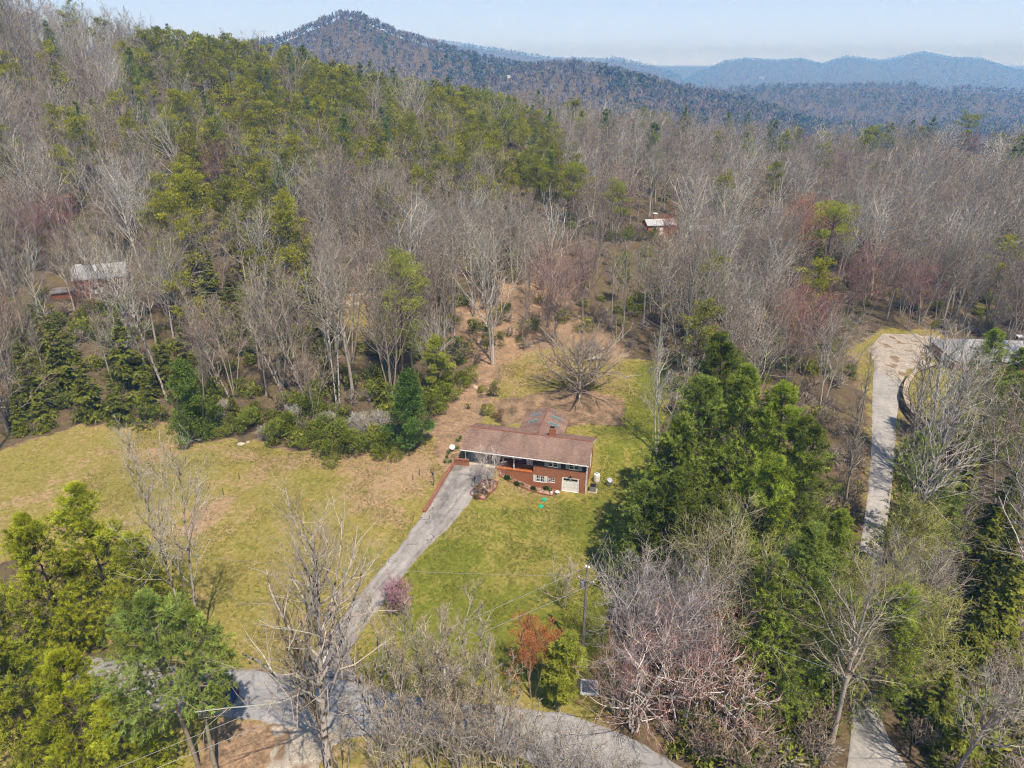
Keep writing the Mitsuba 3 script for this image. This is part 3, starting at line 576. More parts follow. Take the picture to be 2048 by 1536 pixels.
# trees of the woods: kind letter and x, y, height in decimetres
WOODS = '''b460,580,165 b534,541,199 s518,571,115 b594,574,223 b435,735,178 b593,630,168 b625,689,136 b555,776,156 b673,687,216 b641,741,207 b578,816,233 b639,803,142
b580,851,205 b716,742,207 s-214,1011,77 b705,757,218 b-323,986,127 b387,984,152 b-209,1066,212 b-136,1087,130 b373,1031,162 b647,887,138 b762,795,137 s-459,1002,61
b302,1068,132 p318,1093,147 b571,987,128 b425,1059,135 s-330,1096,95 b-430,1073,145 b-523,1034,153 b527,1038,159 b767,876,135 b-372,1105,200 b801,852,209 b384,1107,174
b-185,1162,183 b-412,1106,197 r-224,1162,124 s-541,1058,88 b436,1112,153 b-492,1089,175 b-129,1190,143 r492,1096,165 s-613,1035,88 b312,1164,200 b-337,1163,209 b783,926,194
b-799,920,184 b-303,1189,232 b-430,1156,140 b327,1192,223 b-175,1224,172 b822,926,178 b-533,1121,151 b405,1184,171 b286,1231,231 r534,1146,161 b-474,1174,175 b-340,1224,234
b-274,1245,136 s-626,1114,78 b353,1230,203 b-421,1215,186 b407,1221,140 b568,1156,130 b-150,1288,204 s-741,1067,50 b-681,1112,139 b-337,1262,168 b-120,1305,183 b-207,1295,234
b-840,1013,140 b-717,1110,146 b-483,1238,196 p366,1280,168 b-901,981,149 b495,1239,153 b-842,1036,215 s-646,1170,78 s-616,1188,91 s-389,1281,130 b882,1010,142 b-221,1327,189
b335,1306,176 b443,1277,162 s-527,1248,105 p-597,1216,163 r526,1249,133 b-817,1092,178 s-459,1286,90 b612,1224,126 b-81,1366,161 b-123,1364,212 b373,1320,205 b275,1348,165
b-632,1223,217 s-519,1283,137 b509,1288,177 b-135,1381,170 b554,1274,169 s-579,1264,101 b87,1390,209 s424,1330,153 b-393,1341,177 p-437,1334,162 s-753,1185,91 b36,1404,130
b-84,1405,203 b941,1050,202 b-924,1066,138 b-171,1406,181 b-37,1416,234 b-898,1096,186 b890,1107,226 b-695,1242,175 b934,1086,193 b495,1347,146 b965,1064,212 p-515,1342,145
b-971,1065,164 s-568,1325,118 r559,1329,140 s-830,1182,83 b-250,1422,137 b-677,1276,149 b-66,1445,136 b-649,1297,211 b-131,1447,218 b-955,1098,163 b418,1397,181 b39,1467,128
p599,1343,169 b-388,1419,167 b-263,1452,165 b-181,1465,181 b-22,1477,128 b520,1383,221 s-879,1190,104 s-506,1394,113 b310,1451,127 s-436,1419,136 b-295,1457,138 p-677,1324,145
b987,1114,218 r-939,1161,162 r340,1456,159 b457,1424,221 b-1002,1115,199 b-756,1296,154 b-53,1504,167 s-631,1367,126 b445,1438,152 b-347,1465,134 b-525,1413,211 b393,1457,219
s-624,1379,144 b551,1412,172 b-209,1504,176 b-137,1516,212 p-469,1452,196 b-935,1210,142 b-887,1248,127 b-402,1480,132 b-723,1359,176 b157,1534,208 b66,1542,130 b-307,1516,233
b5,1547,186 b1007,1175,234 p-550,1449,149 b398,1500,222 b-402,1500,175 b-1015,1179,204 b-275,1535,185 b-453,1497,144 p-718,1391,143 b-92,1567,188 p-678,1419,179 b536,1481,206
b-588,1462,217 b-645,1438,180 b-1009,1211,133 p1038,1187,150 b81,1581,172 b188,1573,138 p-261,1563,197 b565,1482,186 b299,1564,126 b-165,1585,146 b448,1531,202 b-36,1599,179
b-971,1272,197 r521,1515,127 b-765,1411,166 b2,1607,182 b-363,1571,191 b-319,1588,224 b-1039,1243,193 p-585,1514,180 p-512,1541,189 s-8,1629,156 b577,1524,227 b-720,1463,164
p-614,1514,148 b-184,1624,159 b1084,1224,164 b428,1581,187 b481,1568,147 b-510,1566,172 p-752,1468,186 b-410,1599,188 b-1058,1274,160 b-218,1643,149 b-292,1635,186 p-553,1572,145
b-86,1664,168 b210,1661,163 b-992,1358,136 b1081,1294,170 b606,1574,187 p-725,1529,146 b536,1609,155 s-1096,1295,130 p-753,1521,190 b-363,1661,174 b-31,1701,181 b-456,1641,173
p-610,1592,145 b860,1482,230 b-68,1715,231 b-396,1670,181 b-814,1519,203 p-747,1559,167 b1075,1355,165 b-135,1732,127 b929,1468,218 p-661,1608,189 b-233,1725,149 p-621,1627,159
b-1110,1342,174 b-279,1724,197 b1145,1324,191 b-451,1692,221 b542,1667,197 b-343,1720,188 b1056,1405,140 b1,1758,135 b-151,1753,211 b44,1760,147 b908,1509,149 b-431,1709,231
w-569,1672,222 b-190,1757,182 b592,1671,139 b-1147,1353,202 p-680,1639,152 b986,1476,204 b-317,1752,183 b1094,1405,209 b534,1703,155 p-807,1599,148 b-541,1710,191 b-1093,1424,233
b836,1593,202 b-875,1573,215 b-1130,1403,162 b989,1506,181 p-56,1802,157 b-1089,1437,165 p-640,1692,166 b-402,1765,210 b1035,1486,167 p-758,1647,162 b1007,1509,200 p-35,1816,158
p-781,1642,193 p-622,1710,199 b-263,1803,183 b1175,1394,157 b505,1763,169 b1094,1474,198 p-704,1699,155 b-193,1829,191 b920,1593,156 b-292,1818,174 b-247,1827,172 b-925,1599,162
b-466,1788,220 b637,1735,151 b-524,1778,200 b460,1797,177 s-148,1849,106 b1001,1563,165 b-1121,1480,214 b595,1764,167 b1114,1495,153 p8,1865,163 b1189,1439,142 b-855,1672,196
p1228,1422,198 p-846,1687,175 b-927,1647,127 p-806,1709,171 b1229,1438,137 b-1187,1474,204 b-367,1858,183 b911,1662,216 b979,1624,153 p-592,1802,150 p-504,1830,179 p-637,1789,185
p-167,1893,143 b-992,1626,128 b1069,1582,202 b236,1895,131 b569,1823,230 b-44,1909,125 p-86,1909,150 b-439,1861,203 p-775,1754,152 b-1172,1517,188 b854,1720,129 b1163,1530,147
b-1110,1574,190 b1042,1626,186 b1093,1592,217 b-309,1910,200 b1212,1515,232 b-1253,1485,136 p-255,1927,144 b-351,1916,180 b-1055,1639,192 b-942,1708,161 b-650,1839,234 p1153,1576,182
b623,1852,198 p-586,1867,183 b-415,1913,199 s923,1730,149 b-1220,1538,161 p-509,1899,200 b697,1840,194 b-115,1966,231 p-165,1966,199 p-827,1792,165 b-541,1902,155 b-902,1762,125
b-48,1984,130 w-616,1887,210 b-986,1724,176 p-216,1974,162 p-271,1969,151 b519,1924,233 b1020,1713,157 b1277,1536,187 r-1188,1606,154 b589,1911,232 b-1057,1697,156 b-959,1757,167
b291,1982,201 b883,1801,185 b942,1772,140 b-1259,1564,182 p-417,1965,168 b-1121,1670,167 p-375,1976,192 b703,1895,176 b1140,1669,192 p-839,1841,167 b1257,1587,228 b1169,1654,159
b-1163,1664,207 b-64,2030,203 p-144,2028,162 b-1029,1758,153 b1079,1733,166 p-570,1964,192 p-697,1924,189 b198,2037,143 b-492,1990,213 b-1131,1711,233 p-11,2051,159 b-270,2034,211
p-350,2024,184 b1110,1728,194 b1068,1755,167 b651,1948,155 b-1302,1589,177 b1010,1789,204 b252,2043,180 p32,2059,167 p-204,2049,188 b297,2038,188 b1301,1597,149 b1229,1655,200
b-888,1861,189 p-743,1924,144 b978,1822,215 p-388,2031,156 b919,1854,207 b1366,1562,167 p-533,2010,142 b1203,1696,215 b592,1996,201 w-607,1994,241 p130,2082,153 b-1030,1815,126
b-1253,1672,136 p-711,1965,152 b-1190,1718,203 p-287,2073,159 b-970,1855,164 s868,1905,107 p169,2090,163 b-1221,1707,142 b-351,2071,201 b-187,2092,204 b730,1973,163 b1316,1642,218
b552,2031,209 p-687,1990,200 p-1121,1783,171 b606,2019,174 b-605,2019,229 p-486,2051,186 b-948,1886,222 b-647,2010,145 b903,1910,163 b1168,1760,164 p77,2112,150 p-875,1925,153
r330,2092,137 p-31,2119,182 b-1139,1788,173 p-93,2119,179 b-1280,1692,196 p-374,2089,151 p-159,2117,195 s983,1882,154 b1054,1844,149 p-1322,1664,155 b266,2108,164 b1282,1711,215
b1016,1882,206 b858,1962,180 w111,2140,193 p187,2135,176 p84,2145,167 b1077,1860,228 b-149,2144,139 p-891,1957,190 b-482,2097,140 b-1232,1764,199 b-1108,1847,216 w-501,2096,245
b1316,1709,221 b-774,2015,219 b1197,1797,212 p24,2162,159 b920,1959,170 b-1019,1912,125 p235,2155,146 b1160,1833,133 b-70,2170,159 b1390,1670,203 b1289,1752,188 b-914,1975,233
b-1056,1903,168 b-290,2157,193 b-1353,1709,196 b-1196,1823,224 b823,2020,220 b-1136,1865,148 p-589,2104,174 p-742,2057,149 p-182,2181,169 b344,2162,209 p-658,2089,182 b773,2050,150
b1000,1951,220 p-854,2019,197 w-240,2184,190 b1094,1905,223 b65,2200,161 w-1269,1801,215 p-555,2134,194 b-1009,1963,178 p-469,2160,164 b1234,1835,156 p-711,2094,146 b374,2180,166
b861,2038,191 b677,2107,141 p-1152,1891,190 w-1352,1754,228 p-249,2201,185 p-389,2185,148 b1322,1783,218 p-125,2220,176 p-187,2218,199 p-528,2164,173 p-55,2229,168 b1186,1888,161
p-778,2090,150 b1413,1726,204 b255,2227,206 b920,2046,215 b540,2179,172 b740,2121,134 b453,2200,235 b-1070,1981,152 b561,2180,172 b196,2245,199 p-935,2050,188 b-1296,1845,188
w122,2252,200 b-1213,1901,209 b1078,1981,155 p-1406,1766,150 p-1005,2023,144 p654,2163,195 r980,2038,135 p-407,2225,193 b882,2084,194 b1472,1720,131 b703,2152,206 b1425,1761,183
b1298,1858,228 b1110,1976,142 b-678,2164,135 b316,2246,131 b-1342,1829,133 b534,2205,163 p136,2265,181 w-856,2103,246 p-294,2251,159 b-636,2181,151 w-392,2242,206 b-1285,1880,171
p-778,2141,145 p-123,2277,181 b410,2245,184 b-1116,1994,221 w-1173,1961,222 p45,2286,162 b1247,1917,133 r356,2263,158 b239,2279,163 b1365,1840,188 p-7,2292,144 p-516,2235,196
b-886,2117,137 b270,2279,136 b967,2082,192 p-140,2292,184 p-1060,2039,182 b995,2072,156 b1417,1817,126 p-616,2225,187 b681,2207,208 b-234,2299,229 p-992,2088,154 w-311,2292,215
b1288,1922,130 b609,2233,233 p-546,2250,147 b890,2139,149 b-1223,1969,129 p112,2315,195 b-1421,1834,230 b1076,2058,133 p-342,2300,154 p-1025,2087,164 b-1134,2031,152 b1484,1796,187
b1207,1994,154 b1116,2047,179 p91,2330,140 r1457,1824,135 b-1332,1918,228 b1259,1967,128 p-1188,2011,190 b165,2331,219 b-491,2285,214 b-440,2296,129 p-850,2177,174 b256,2324,174
b1520,1776,193 b-864,2180,175 b709,2237,167 b388,2315,146 b1345,1924,234 p-731,2231,148 w-673,2252,190 p-270,2335,159 p-563,2286,172 b-1098,2083,204 w-1473,1839,228 p-333,2333,193
b461,2314,213 b601,2283,206 b-1324,1954,144 b1294,1978,215 p-833,2213,176 p-73,2363,181 b1080,2105,167 p-953,2166,155 b1215,2032,182 b303,2350,127 w-634,2284,231 p-182,2364,159
p-141,2368,178 b971,2167,131 b1262,2016,195 b1535,1817,188 b364,2351,141 p-1022,2149,174 b562,2314,200 p-892,2209,173 b-515,2327,225 w-422,2346,227 b-1229,2043,161 b1422,1914,127
b1142,2094,151 b-1410,1929,221 b-1428,1920,206 b-1380,1956,215 p-669,2300,175 b548,2332,197 p-738,2280,195 p112,2396,147 w-1080,2145,209 b1300,2021,204 b1042,2166,212 b1086,2145,149
p-76,2403,152 b664,2312,192 b1185,2094,210 p-1277,2041,167 b932,2221,219 p193,2402,174 b740,2295,227 s1506,1885,92 b258,2401,228 b-1212,2089,186 w-1512,1885,205 b664,2325,200
p-174,2413,167 b1142,2134,233 b-1170,2121,201 b-673,2326,172 p-1125,2145,143 w-567,2356,223 b354,2398,172 p-1009,2208,190 p-143,2424,194 b473,2383,225 b1395,1994,213 p-1270,2083,142
b-1367,2022,131 b1023,2216,149 b-964,2247,171 b1448,1971,187 b-1461,1964,126 w-426,2410,193 p-861,2292,155 p-818,2313,155 b634,2371,174 p-707,2353,199 b950,2268,166 p-273,2446,152
b1382,2037,230 b-939,2279,156 b491,2416,175 b1595,1880,165 b1293,2100,186 p-485,2418,184 p-348,2443,182 p-1326,2081,144 p-534,2410,155 b1486,1971,219 b1101,2212,171 b1568,1910,158
b395,2440,230 w-1224,2148,185 b-1116,2207,169 p-639,2397,197 b606,2406,177 b533,2427,155 b1453,2017,154 b1340,2096,131 p-1066,2248,168 b989,2283,156 b771,2368,191 p-1017,2273,189
b-1436,2035,129 p-101,2490,158 b-1525,1972,155 b1227,2173,175 b1175,2203,229 w62,2497,201 p-208,2489,190 p-1035,2274,192 b1299,2142,126 p215,2496,141 p-793,2377,189 b1062,2273,185
b1554,1972,231 b1212,2200,152 b693,2417,169 p-1184,2222,189 b-1300,2158,140 p-232,2509,189 b-1516,2017,195 b1399,2104,177 p-467,2486,160 p-705,2430,167 p-857,2381,146 p142,2527,163
b-1584,1975,136 b1629,1945,225 r284,2522,137 b386,2510,149 b780,2418,210 b-332,2520,135 p-561,2479,179 b1558,2010,226 p-920,2374,187 b1463,2084,206 p-852,2400,198 b-1460,2088,218
b1371,2150,155 b347,2529,232 b75,2556,153 w-420,2526,228 b1140,2293,190 b1525,2058,204 b1272,2224,159 b517,2510,189 b-1123,2303,215 b832,2426,141 b-1439,2123,150 b-1353,2179,190
p-1564,2034,196 b-1006,2361,148 b-1236,2251,191 p-313,2550,153 b288,2554,187 b-1174,2288,210 b988,2378,228 b158,2571,196 w-784,2458,207 p-91,2578,194 b-234,2571,225 b-1416,2161,215
b1168,2306,133 b323,2565,196 s555,2525,105 w-631,2509,195 p-979,2398,146 p178,2585,141 b-1553,2075,190 b1673,1980,192 b698,2496,216 b1542,2084,211 b-955,2412,142 b-1256,2270,153
p-794,2471,165 b-145,2595,148 b-470,2559,141 p-716,2502,172 b-1122,2349,143 b938,2429,198 b1571,2080,140 p-528,2553,157 b1461,2161,200 b-1341,2238,159 b556,2550,143 p-1162,2340,190
b1434,2184,142 b658,2532,231 b793,2495,227 b1646,2038,191 r1202,2329,150 p60,2622,165 p-1585,2092,170 b1240,2314,232 b1116,2376,129 b-1490,2166,198 p164,2625,146 b525,2577,150
b407,2599,232 b236,2621,207 b1445,2200,131 b-1334,2270,160 b1683,2026,153 p-389,2606,142 r1383,2244,150 b-1407,2234,191 b667,2556,216 p-674,2555,184 b911,2481,216 b996,2450,127
b-594,2580,145 b1364,2270,197 b-1455,2213,170 b1567,2137,196 b1331,2293,214 p-734,2549,141 p-129,2650,189 b1290,2325,209 p-842,2522,147 b773,2548,179 p-253,2654,183 b-1131,2416,190
b980,2483,197 b-1265,2351,146 p-1068,2447,144 b882,2522,175 b1635,2113,210 b-1553,2177,172 b-888,2522,153 p-433,2640,171 w-84,2674,200 b-1568,2173,175 b-1367,2306,220 p-1010,2484,140
b-1317,2336,171 w527,2632,242 b1502,2225,166 b743,2582,198 b1699,2084,137 b290,2674,140 p-526,2638,176 b-1536,2209,206 p-388,2663,152 p-274,2678,172 b576,2630,126 b1590,2174,194
b-106,2694,177 p113,2694,161 b388,2669,167 p-77,2696,163 b1161,2442,166 b-1664,2135,222 p-182,2701,153 p-266,2695,198 p168,2704,179 b471,2669,195 b873,2566,144 b1424,2307,166
w-1203,2430,215 b-1441,2304,143 b665,2636,162 b1551,2235,216 b1341,2367,170 b1242,2421,205 w-850,2589,216 p-1420,2326,156 b-1082,2502,158 b255,2715,234 w744,2626,198 p-923,2573,163
b466,2699,202 b-1576,2240,174 b1528,2273,193 b1072,2522,150 b1673,2171,151 b-348,2719,197 b-1510,2291,204 p-605,2677,167 p-681,2664,176 b1601,2239,214 p-723,2657,141 b407,2726,223
b1363,2396,231 b920,2600,150 b-1312,2427,194 b-1633,2225,228 b-1135,2516,181 b-1370,2397,173 b302,2746,158 b-1551,2289,170 p-1237,2473,165 b1665,2209,132 b1756,2139,232 p-993,2583,146
b1478,2341,161 p-1686,2199,156 b1297,2453,150 w527,2725,233 w132,2776,228 p-400,2751,158 w267,2769,238 b-490,2739,193 p-329,2769,165 p173,2783,150 b1449,2383,223 b797,2674,203
p-837,2662,158 p-715,2702,172 b-1489,2367,204 p-1439,2399,157 p-948,2633,173 b1586,2309,206 p42,2801,168 w874,2663,250 b1254,2508,141 w339,2785,249 b970,2632,184 p-589,2747,199
p-886,2666,192 w388,2783,213 b1415,2429,188 b636,2738,218 p-648,2736,181 b798,2696,161 p-1633,2288,165 b-1068,2603,162 p-164,2813,180 p-265,2805,149 p-1145,2578,189 b1564,2351,224
b-110,2823,185 w-1291,2513,240 b-31,2827,219 b1369,2473,219 b1650,2298,184 p-1020,2639,200 b-537,2782,193 p-480,2793,154 b764,2729,200 b1064,2630,203 b1734,2246,133 b-1670,2294,174
b710,2749,206 p-902,2694,174 b1291,2531,212 b-808,2725,213 p-103,2841,186 b-426,2813,148 b-1351,2507,211 b502,2806,202 b-1277,2548,163 w-1178,2597,218 p-1570,2381,155 b1708,2284,136
p100,2851,142 p-1589,2373,163 b1482,2442,161 b1630,2346,206 b1084,2646,214 p72,2860,142 p-253,2857,169 b-1556,2413,182 b756,2771,197 p-992,2696,147 b1803,2240,172 p-1116,2650,198
b552,2823,232 b899,2735,154 b-1696,2330,196 p-609,2817,190 p-730,2790,186 b-1196,2626,229 b824,2767,233 b-1743,2302,224 b1602,2403,162 b251,2878,143 b1732,2314,133 b-1414,2521,136
b1365,2549,194 b619,2825,182 b707,2804,182 p-149,2891,179 b990,2721,155 p-794,2785,146 w-38,2899,203 p-975,2730,199 p-309,2883,184 b344,2880,168 b476,2863,161 b215,2894,217
b390,2880,193 p1313,2592,153 p1816,2270,146 p-1324,2590,147 p-1103,2695,191 b1523,2483,199 b-411,2888,235 w-478,2878,196 b1460,2528,138 b616,2855,206 b-1496,2509,175 p-1660,2405,169
b1435,2547,213 p33,2924,196 b1110,2708,162 b-541,2877,219 p-1621,2439,176 b-716,2840,133 p-889,2794,191 b302,2918,208 b547,2884,212 b886,2800,174 p-64,2941,190 b697,2858,141
p5,2942,152 p-649,2870,177 b-1589,2478,213 b1590,2477,187 b1744,2372,166 p104,2943,188 b1667,2430,154 p-169,2948,165 b-1755,2375,130 p-449,2919,142 p-1267,2668,150 p-289,2941,199
b1870,2291,134 p-960,2802,190 w501,2919,190 b201,2955,229 p-207,2960,172 p-797,2860,140 p-981,2803,144 w-1198,2720,241 b1788,2377,126 b1013,2798,146 b-1444,2604,128 b1522,2563,215
b-1521,2564,152 b865,2855,228 b1845,2344,181 b377,2959,230 p-1241,2716,188 b-1754,2416,183 b-371,2965,173 b1675,2476,165 b589,2931,167 p-1347,2670,162 b400,2967,180 p-1561,2555,194
b-1839,2364,197 b770,2894,212 b-1689,2477,164 b-933,2850,206 b1460,2619,150 p-177,2996,184 b-1380,2667,131 w-598,2943,249 p-972,2842,194 b-854,2883,213 p-559,2956,157 p-1314,2707,193
b1758,2442,169 b985,2844,135 b241,3006,129 p168,3011,169 b1273,2738,230 b1321,2720,157 b-1497,2629,203 p-1091,2823,194 b389,3005,171 p-240,3022,160 b19,3032,176 b-104,3033,145
b636,2969,165 b441,3006,143 p-734,2949,140 p-701,2958,167 b1126,2825,221 b1722,2508,151 b-1752,2490,144 b1591,2598,147 b299,3032,159 b773,2948,191 w88,3047,205 p-449,3015,159
b956,2894,187 b1830,2438,172 p-814,2939,172 b-1167,2819,188 b-1833,2441,211 p-538,3007,198 w-1256,2785,217 b497,3015,127 b-1688,2547,235 b1655,2571,166 p-647,2989,187 b1959,2349,234
w-1080,2862,248 b1132,2844,136 b736,2972,165 p-298,3049,160 b-1674,2568,223 b147,3064,136 b-402,3042,221 b-1164,2845,166 b927,2935,178 p-899,2947,175 b-1796,2506,153 b-1552,2665,131
b672,3010,129 p-1416,2742,188 p-617,3025,161 p-115,3086,186 b576,3035,220 p847,2972,165 b1555,2671,186 b-1474,2718,144 b1949,2403,169 b1885,2456,188 p-1282,2820,151 b99,3096,225
b1757,2552,143 b360,3077,149 b-78,3098,129 p-731,3014,168 p-971,2945,175 b237,3093,151 w-15,3103,222 r1869,2483,124 b1624,2650,211 b1555,2694,228 b1809,2531,176 w-1857,2496,212
p-190,3106,192 p-352,3095,160 p-497,3075,155 b804,3011,157 p-1356,2807,148 p-1192,2882,175 b713,3038,210 b435,3090,154 p-261,3116,188 w-882,3001,185 p-1076,2938,196 b340,3110,215
b1138,2917,186 b-1454,2773,228 b1210,2889,180 p-565,3082,166 b1828,2545,163 b-1636,2679,147 p-445,3108,167 b1726,2626,181 b-1766,2599,206 b973,2991,231 b118,3144,181 w-832,3039,229
b-1272,2884,212 p-659,3083,163 b-1367,2842,203 b-1559,2742,216 b633,3091,222 b-288,3146,170 b2002,2445,208 b1227,2917,203 b662,3095,135 b250,3156,190 b1979,2472,171 b170,3162,151
r529,3122,135 b890,3040,155 w-1151,2954,192 p-167,3167,177 b817,3066,225 p-49,3175,166 b-1708,2678,200 b339,3162,156 p-1222,2938,168 p19,3182,170 p-1271,2921,158 w-1937,2530,212
w735,3103,237 w-1632,2739,214 p-124,3187,158 b-1514,2808,161 p-713,3110,195 b-1891,2571,228 b-1774,2654,219 b876,3070,199 p-365,3172,156 b1628,2747,230 b1698,2706,129 b572,3146,206
p-976,3048,149 p-1140,2991,188 w-503,3163,244 b396,3179,144 b478,3170,203 b2039,2475,145 b626,3147,153 p-1825,2640,168 p-392,3185,167 b1799,2660,171 w1849,2627,219 b-1457,2867,137
b-1911,2587,229 p-806,3114,157 b-1614,2784,140 b1930,2576,161 p-17,3219,192 b-1679,2748,188 b-1511,2844,131 p-565,3172,197 b-1067,3041,161 p-238,3214,170 p-1338,2936,182 b1584,2814,208
p-878,3107,193 b665,3160,185 b185,3227,228 r1346,2939,157 b-339,3215,148 p14,3236,167 b-979,3086,154 b-1040,3067,233 b132,3237,135 r957,3095,123 b-1772,2716,231 b1642,2799,198
p-161,3242,194 p-761,3157,171 b246,3239,218 p-1210,3020,188 p-637,3192,150 p-717,3178,147 b461,3226,224 b1779,2730,154 b-1644,2813,130 p-124,3262,160 p424,3238,141 b819,3161,160
b1987,2592,194 b-1608,2844,229 r369,3248,122 b-518,3228,153 p-1400,2957,176 b-1806,2737,233 b2036,2570,153 b2085,2532,173 b643,3219,131 b775,3190,148 b1915,2667,201 p-30,3286,158
p1601,2871,156 p-1078,3107,199 b-865,3174,156 b561,3242,151 b1330,3009,134 b1272,3035,174 p-1242,3048,182 b920,3160,152 b57,3293,173 b-418,3269,229 p-473,3262,187 p-638,3235,174
b-1775,2779,135 p-1942,2669,173 b-999,3147,169 b1847,2740,160 b150,3305,140 b801,3210,195 w-691,3237,190 b-1189,3089,231 b359,3291,128 p-1389,3005,181 w-259,3301,243 r203,3306,123
b1697,2845,208 b-1888,2724,212 b-1668,2866,148 p-791,3221,158 b-1482,2968,178 p-958,3181,190 p-1237,3087,182 b1063,3152,145 b2027,2638,136 p-409,3304,194 b-1551,2949,191 b993,3183,204
b-1722,2856,137 b-1955,2701,159 w1936,2715,248 p-2018,2654,145 w-183,3332,206 w-1364,3045,217 b401,3313,131 b1613,2923,150 p-831,3234,171 b2125,2576,155 b-1455,3006,201 p283,3331,199
b1414,3029,155 p-564,3296,142 p-81,3343,175 b570,3298,227 p-469,3314,198 b1860,2787,216 b2079,2629,149 b-1652,2918,167 p-311,3341,178 b-1820,2827,202 p-1075,3188,199 r125,3363,137
b834,3262,172 p-1304,3104,194 b-696,3295,216 p-973,3229,177 b1001,3223,128 w-904,3253,185 b530,3336,212 b1678,2934,207 b1340,3103,230 r1757,2889,152 w-1883,2810,221 p2012,2721,152
b-1824,2850,225 p-82,3389,175 b-1084,3212,170 p-1134,3198,180 w-121,3391,229 b-1720,2925,179 b918,3268,211 b627,3337,180 w-629,3337,242 b272,3386,142 p-763,3310,169 p-826,3296,153
r382,3377,164 b413,3377,133 b-1865,2845,167 p-1259,3161,142 b232,3398,190 b-9,3406,197 b2159,2638,186 p-1475,3075,174 b-383,3390,131 p-439,3385,169 b-319,3398,126 b1417,3106,220
b-1958,2797,208 b784,3325,207 b-1551,3044,231 b1927,2822,231 b94,3420,194 p-1307,3162,197 p-638,3361,182 p-228,3416,199 p40,3424,142 p-1419,3119,181 b616,3375,135 b-545,3390,144
b1057,3266,133 b1469,3104,194 b2056,2753,189 b519,3397,158 p-1933,2841,179 b-1134,3248,171 p-274,3430,154 b2026,2782,132 b959,3305,175 b212,3436,208 p-1381,3155,166 b849,3340,201
p-1639,3031,167 b1008,3300,195 b2146,2705,224 b1772,2967,231 p-922,3331,142 b296,3443,139 b1892,2896,148 b835,3359,204 p-614,3409,185 b-1219,3242,154 b1711,3012,141 p-322,3449,175
p-1083,3292,187 b-1547,3101,228 p-1099,3291,142 p-446,3442,150 b-2063,2793,185 b1092,3297,206 b-1716,3020,149 b86,3472,161 p1375,3190,185 b-1817,2963,160 p636,3418,158 p-980,3338,157
p-611,3426,176 b1981,2861,167 b564,3438,222 p-919,3363,143 b-51,3488,137 b-550,3448,189 r1783,3003,156 b-717,3419,136 p-208,3491,175 p-1517,3151,149 b1161,3301,149 p-1480,3171,159
b-2097,2803,127 b-1594,3117,141 b1441,3192,126 w-1938,2918,228 b-813,3408,153 b2043,2847,211 b526,3465,172 b1889,2955,133 b2220,2716,203 b378,3496,176 b-1884,2970,183 b1359,3246,138
w958,3387,181 p-1313,3269,177 b2120,2813,187 b1975,2920,155 b906,3408,175 b-2054,2869,210 p-1337,3266,171 b-1047,3372,193 p-1467,3215,182 b-1880,2992,225 b-1682,3109,223 b-1802,3046,202
p-764,3458,179 p1249,3315,173 p-64,3543,163 p-1213,3331,193 b-951,3419,187 b-2074,2882,185 p-121,3550,158 b1027,3400,215 b-1102,3377,166 b-1659,3143,215 b1729,3105,165 w-1503,3222,196
b-1997,2943,141 b1174,3359,139 b1449,3250,217 b-360,3541,158 b2174,2819,223 b2140,2846,196 b60,3562,226 b984,3426,215 b1898,3018,125 b-1614,3182,187 b2232,2786,224 w-1264,3338,202
b-220,3566,229 p-835,3474,176 b1787,3098,126 b2028,2948,206 b291,3568,138 b-1858,3063,158 b-664,3524,149 w1740,3137,181 b-1895,3049,183 b426,3566,171 b1534,3249,171 b1110,3418,196
p-452,3566,194 p-1790,3117,164 b138,3598,172 w2297,2773,250 b206,3596,234 w477,3574,192 b-1593,3236,208 b-1896,3070,206 p-524,3570,154 b-2092,2941,214 b897,3497,187 b1416,3322,172
b-1172,3417,174 b2206,2863,137 p-1374,3344,152 b-713,3545,157 p-910,3503,143 b1839,3117,206 b-824,3527,224 p-1122,3444,193 b-1987,3031,180 p-1412,3339,184 b-1759,3171,209 r692,3560,163
r1463,3321,134 b-2146,2930,174 b1807,3150,140 r366,3617,126 p-1283,3404,199 b2254,2856,185 p-1033,3492,197 b-1663,3241,231 w2141,2951,242 b-1972,3067,224 b605,3597,148 b1541,3307,172
w1038,3498,233 b-1850,3154,179 p-1319,3410,173 p-1208,3452,167 b929,3538,137 b-1502,3335,136 b-2087,3008,230 b-126,3659,135 p-337,3646,178 w-475,3633,223 b528,3628,134 p-396,3648,194
b2098,3013,190 b221,3666,153 p-914,3557,154 p-77,3675,170 b125,3675,171 b-1894,3152,136 p-1583,3320,154 b2028,3069,170 b1005,3541,134 b36,3685,185 p-196,3684,185 b-1755,3247,152
b1888,3173,197 b1223,3484,152 b1181,3500,149 b443,3667,148 p-1404,3417,169 b2194,2975,153 p-1494,3383,192 b1812,3227,223 p-631,3647,144 p-1381,3434,163 b2072,3070,223 b-2040,3095,155
b-2119,3043,218 b1563,3367,232 b2161,3018,226 w-1832,3229,241 p-1310,3477,153 b1623,3342,171 b2354,2876,150 b-1853,3224,176 b1473,3417,158 b630,3669,203 b-2000,3141,148 b1167,3536,226
w2299,2931,191 b1666,3333,164 b1099,3565,206 b-1660,3344,125 b-1695,3327,196 b107,3736,163 w157,3735,217 p-1033,3593,152 b345,3722,129 p-1141,3561,147 p-1222,3537,167 p-371,3727,149
p-1461,3454,147 b-2225,3018,146 b-1586,3399,217 p-150,3747,160 p-683,3689,170 w711,3684,206 b-2146,3079,228 p-52,3754,151 r945,3634,133 b978,3626,207 p-207,3751,180 p1629,3384,164
b2212,3038,185 b-1795,3303,144 p-822,3669,174 b2282,2992,150 p-1618,3398,179 b1476,3463,173 b1880,3262,155 b2333,2957,161 b-622,3715,136 p-271,3761,160 p304,3759,194 p-645,3718,193
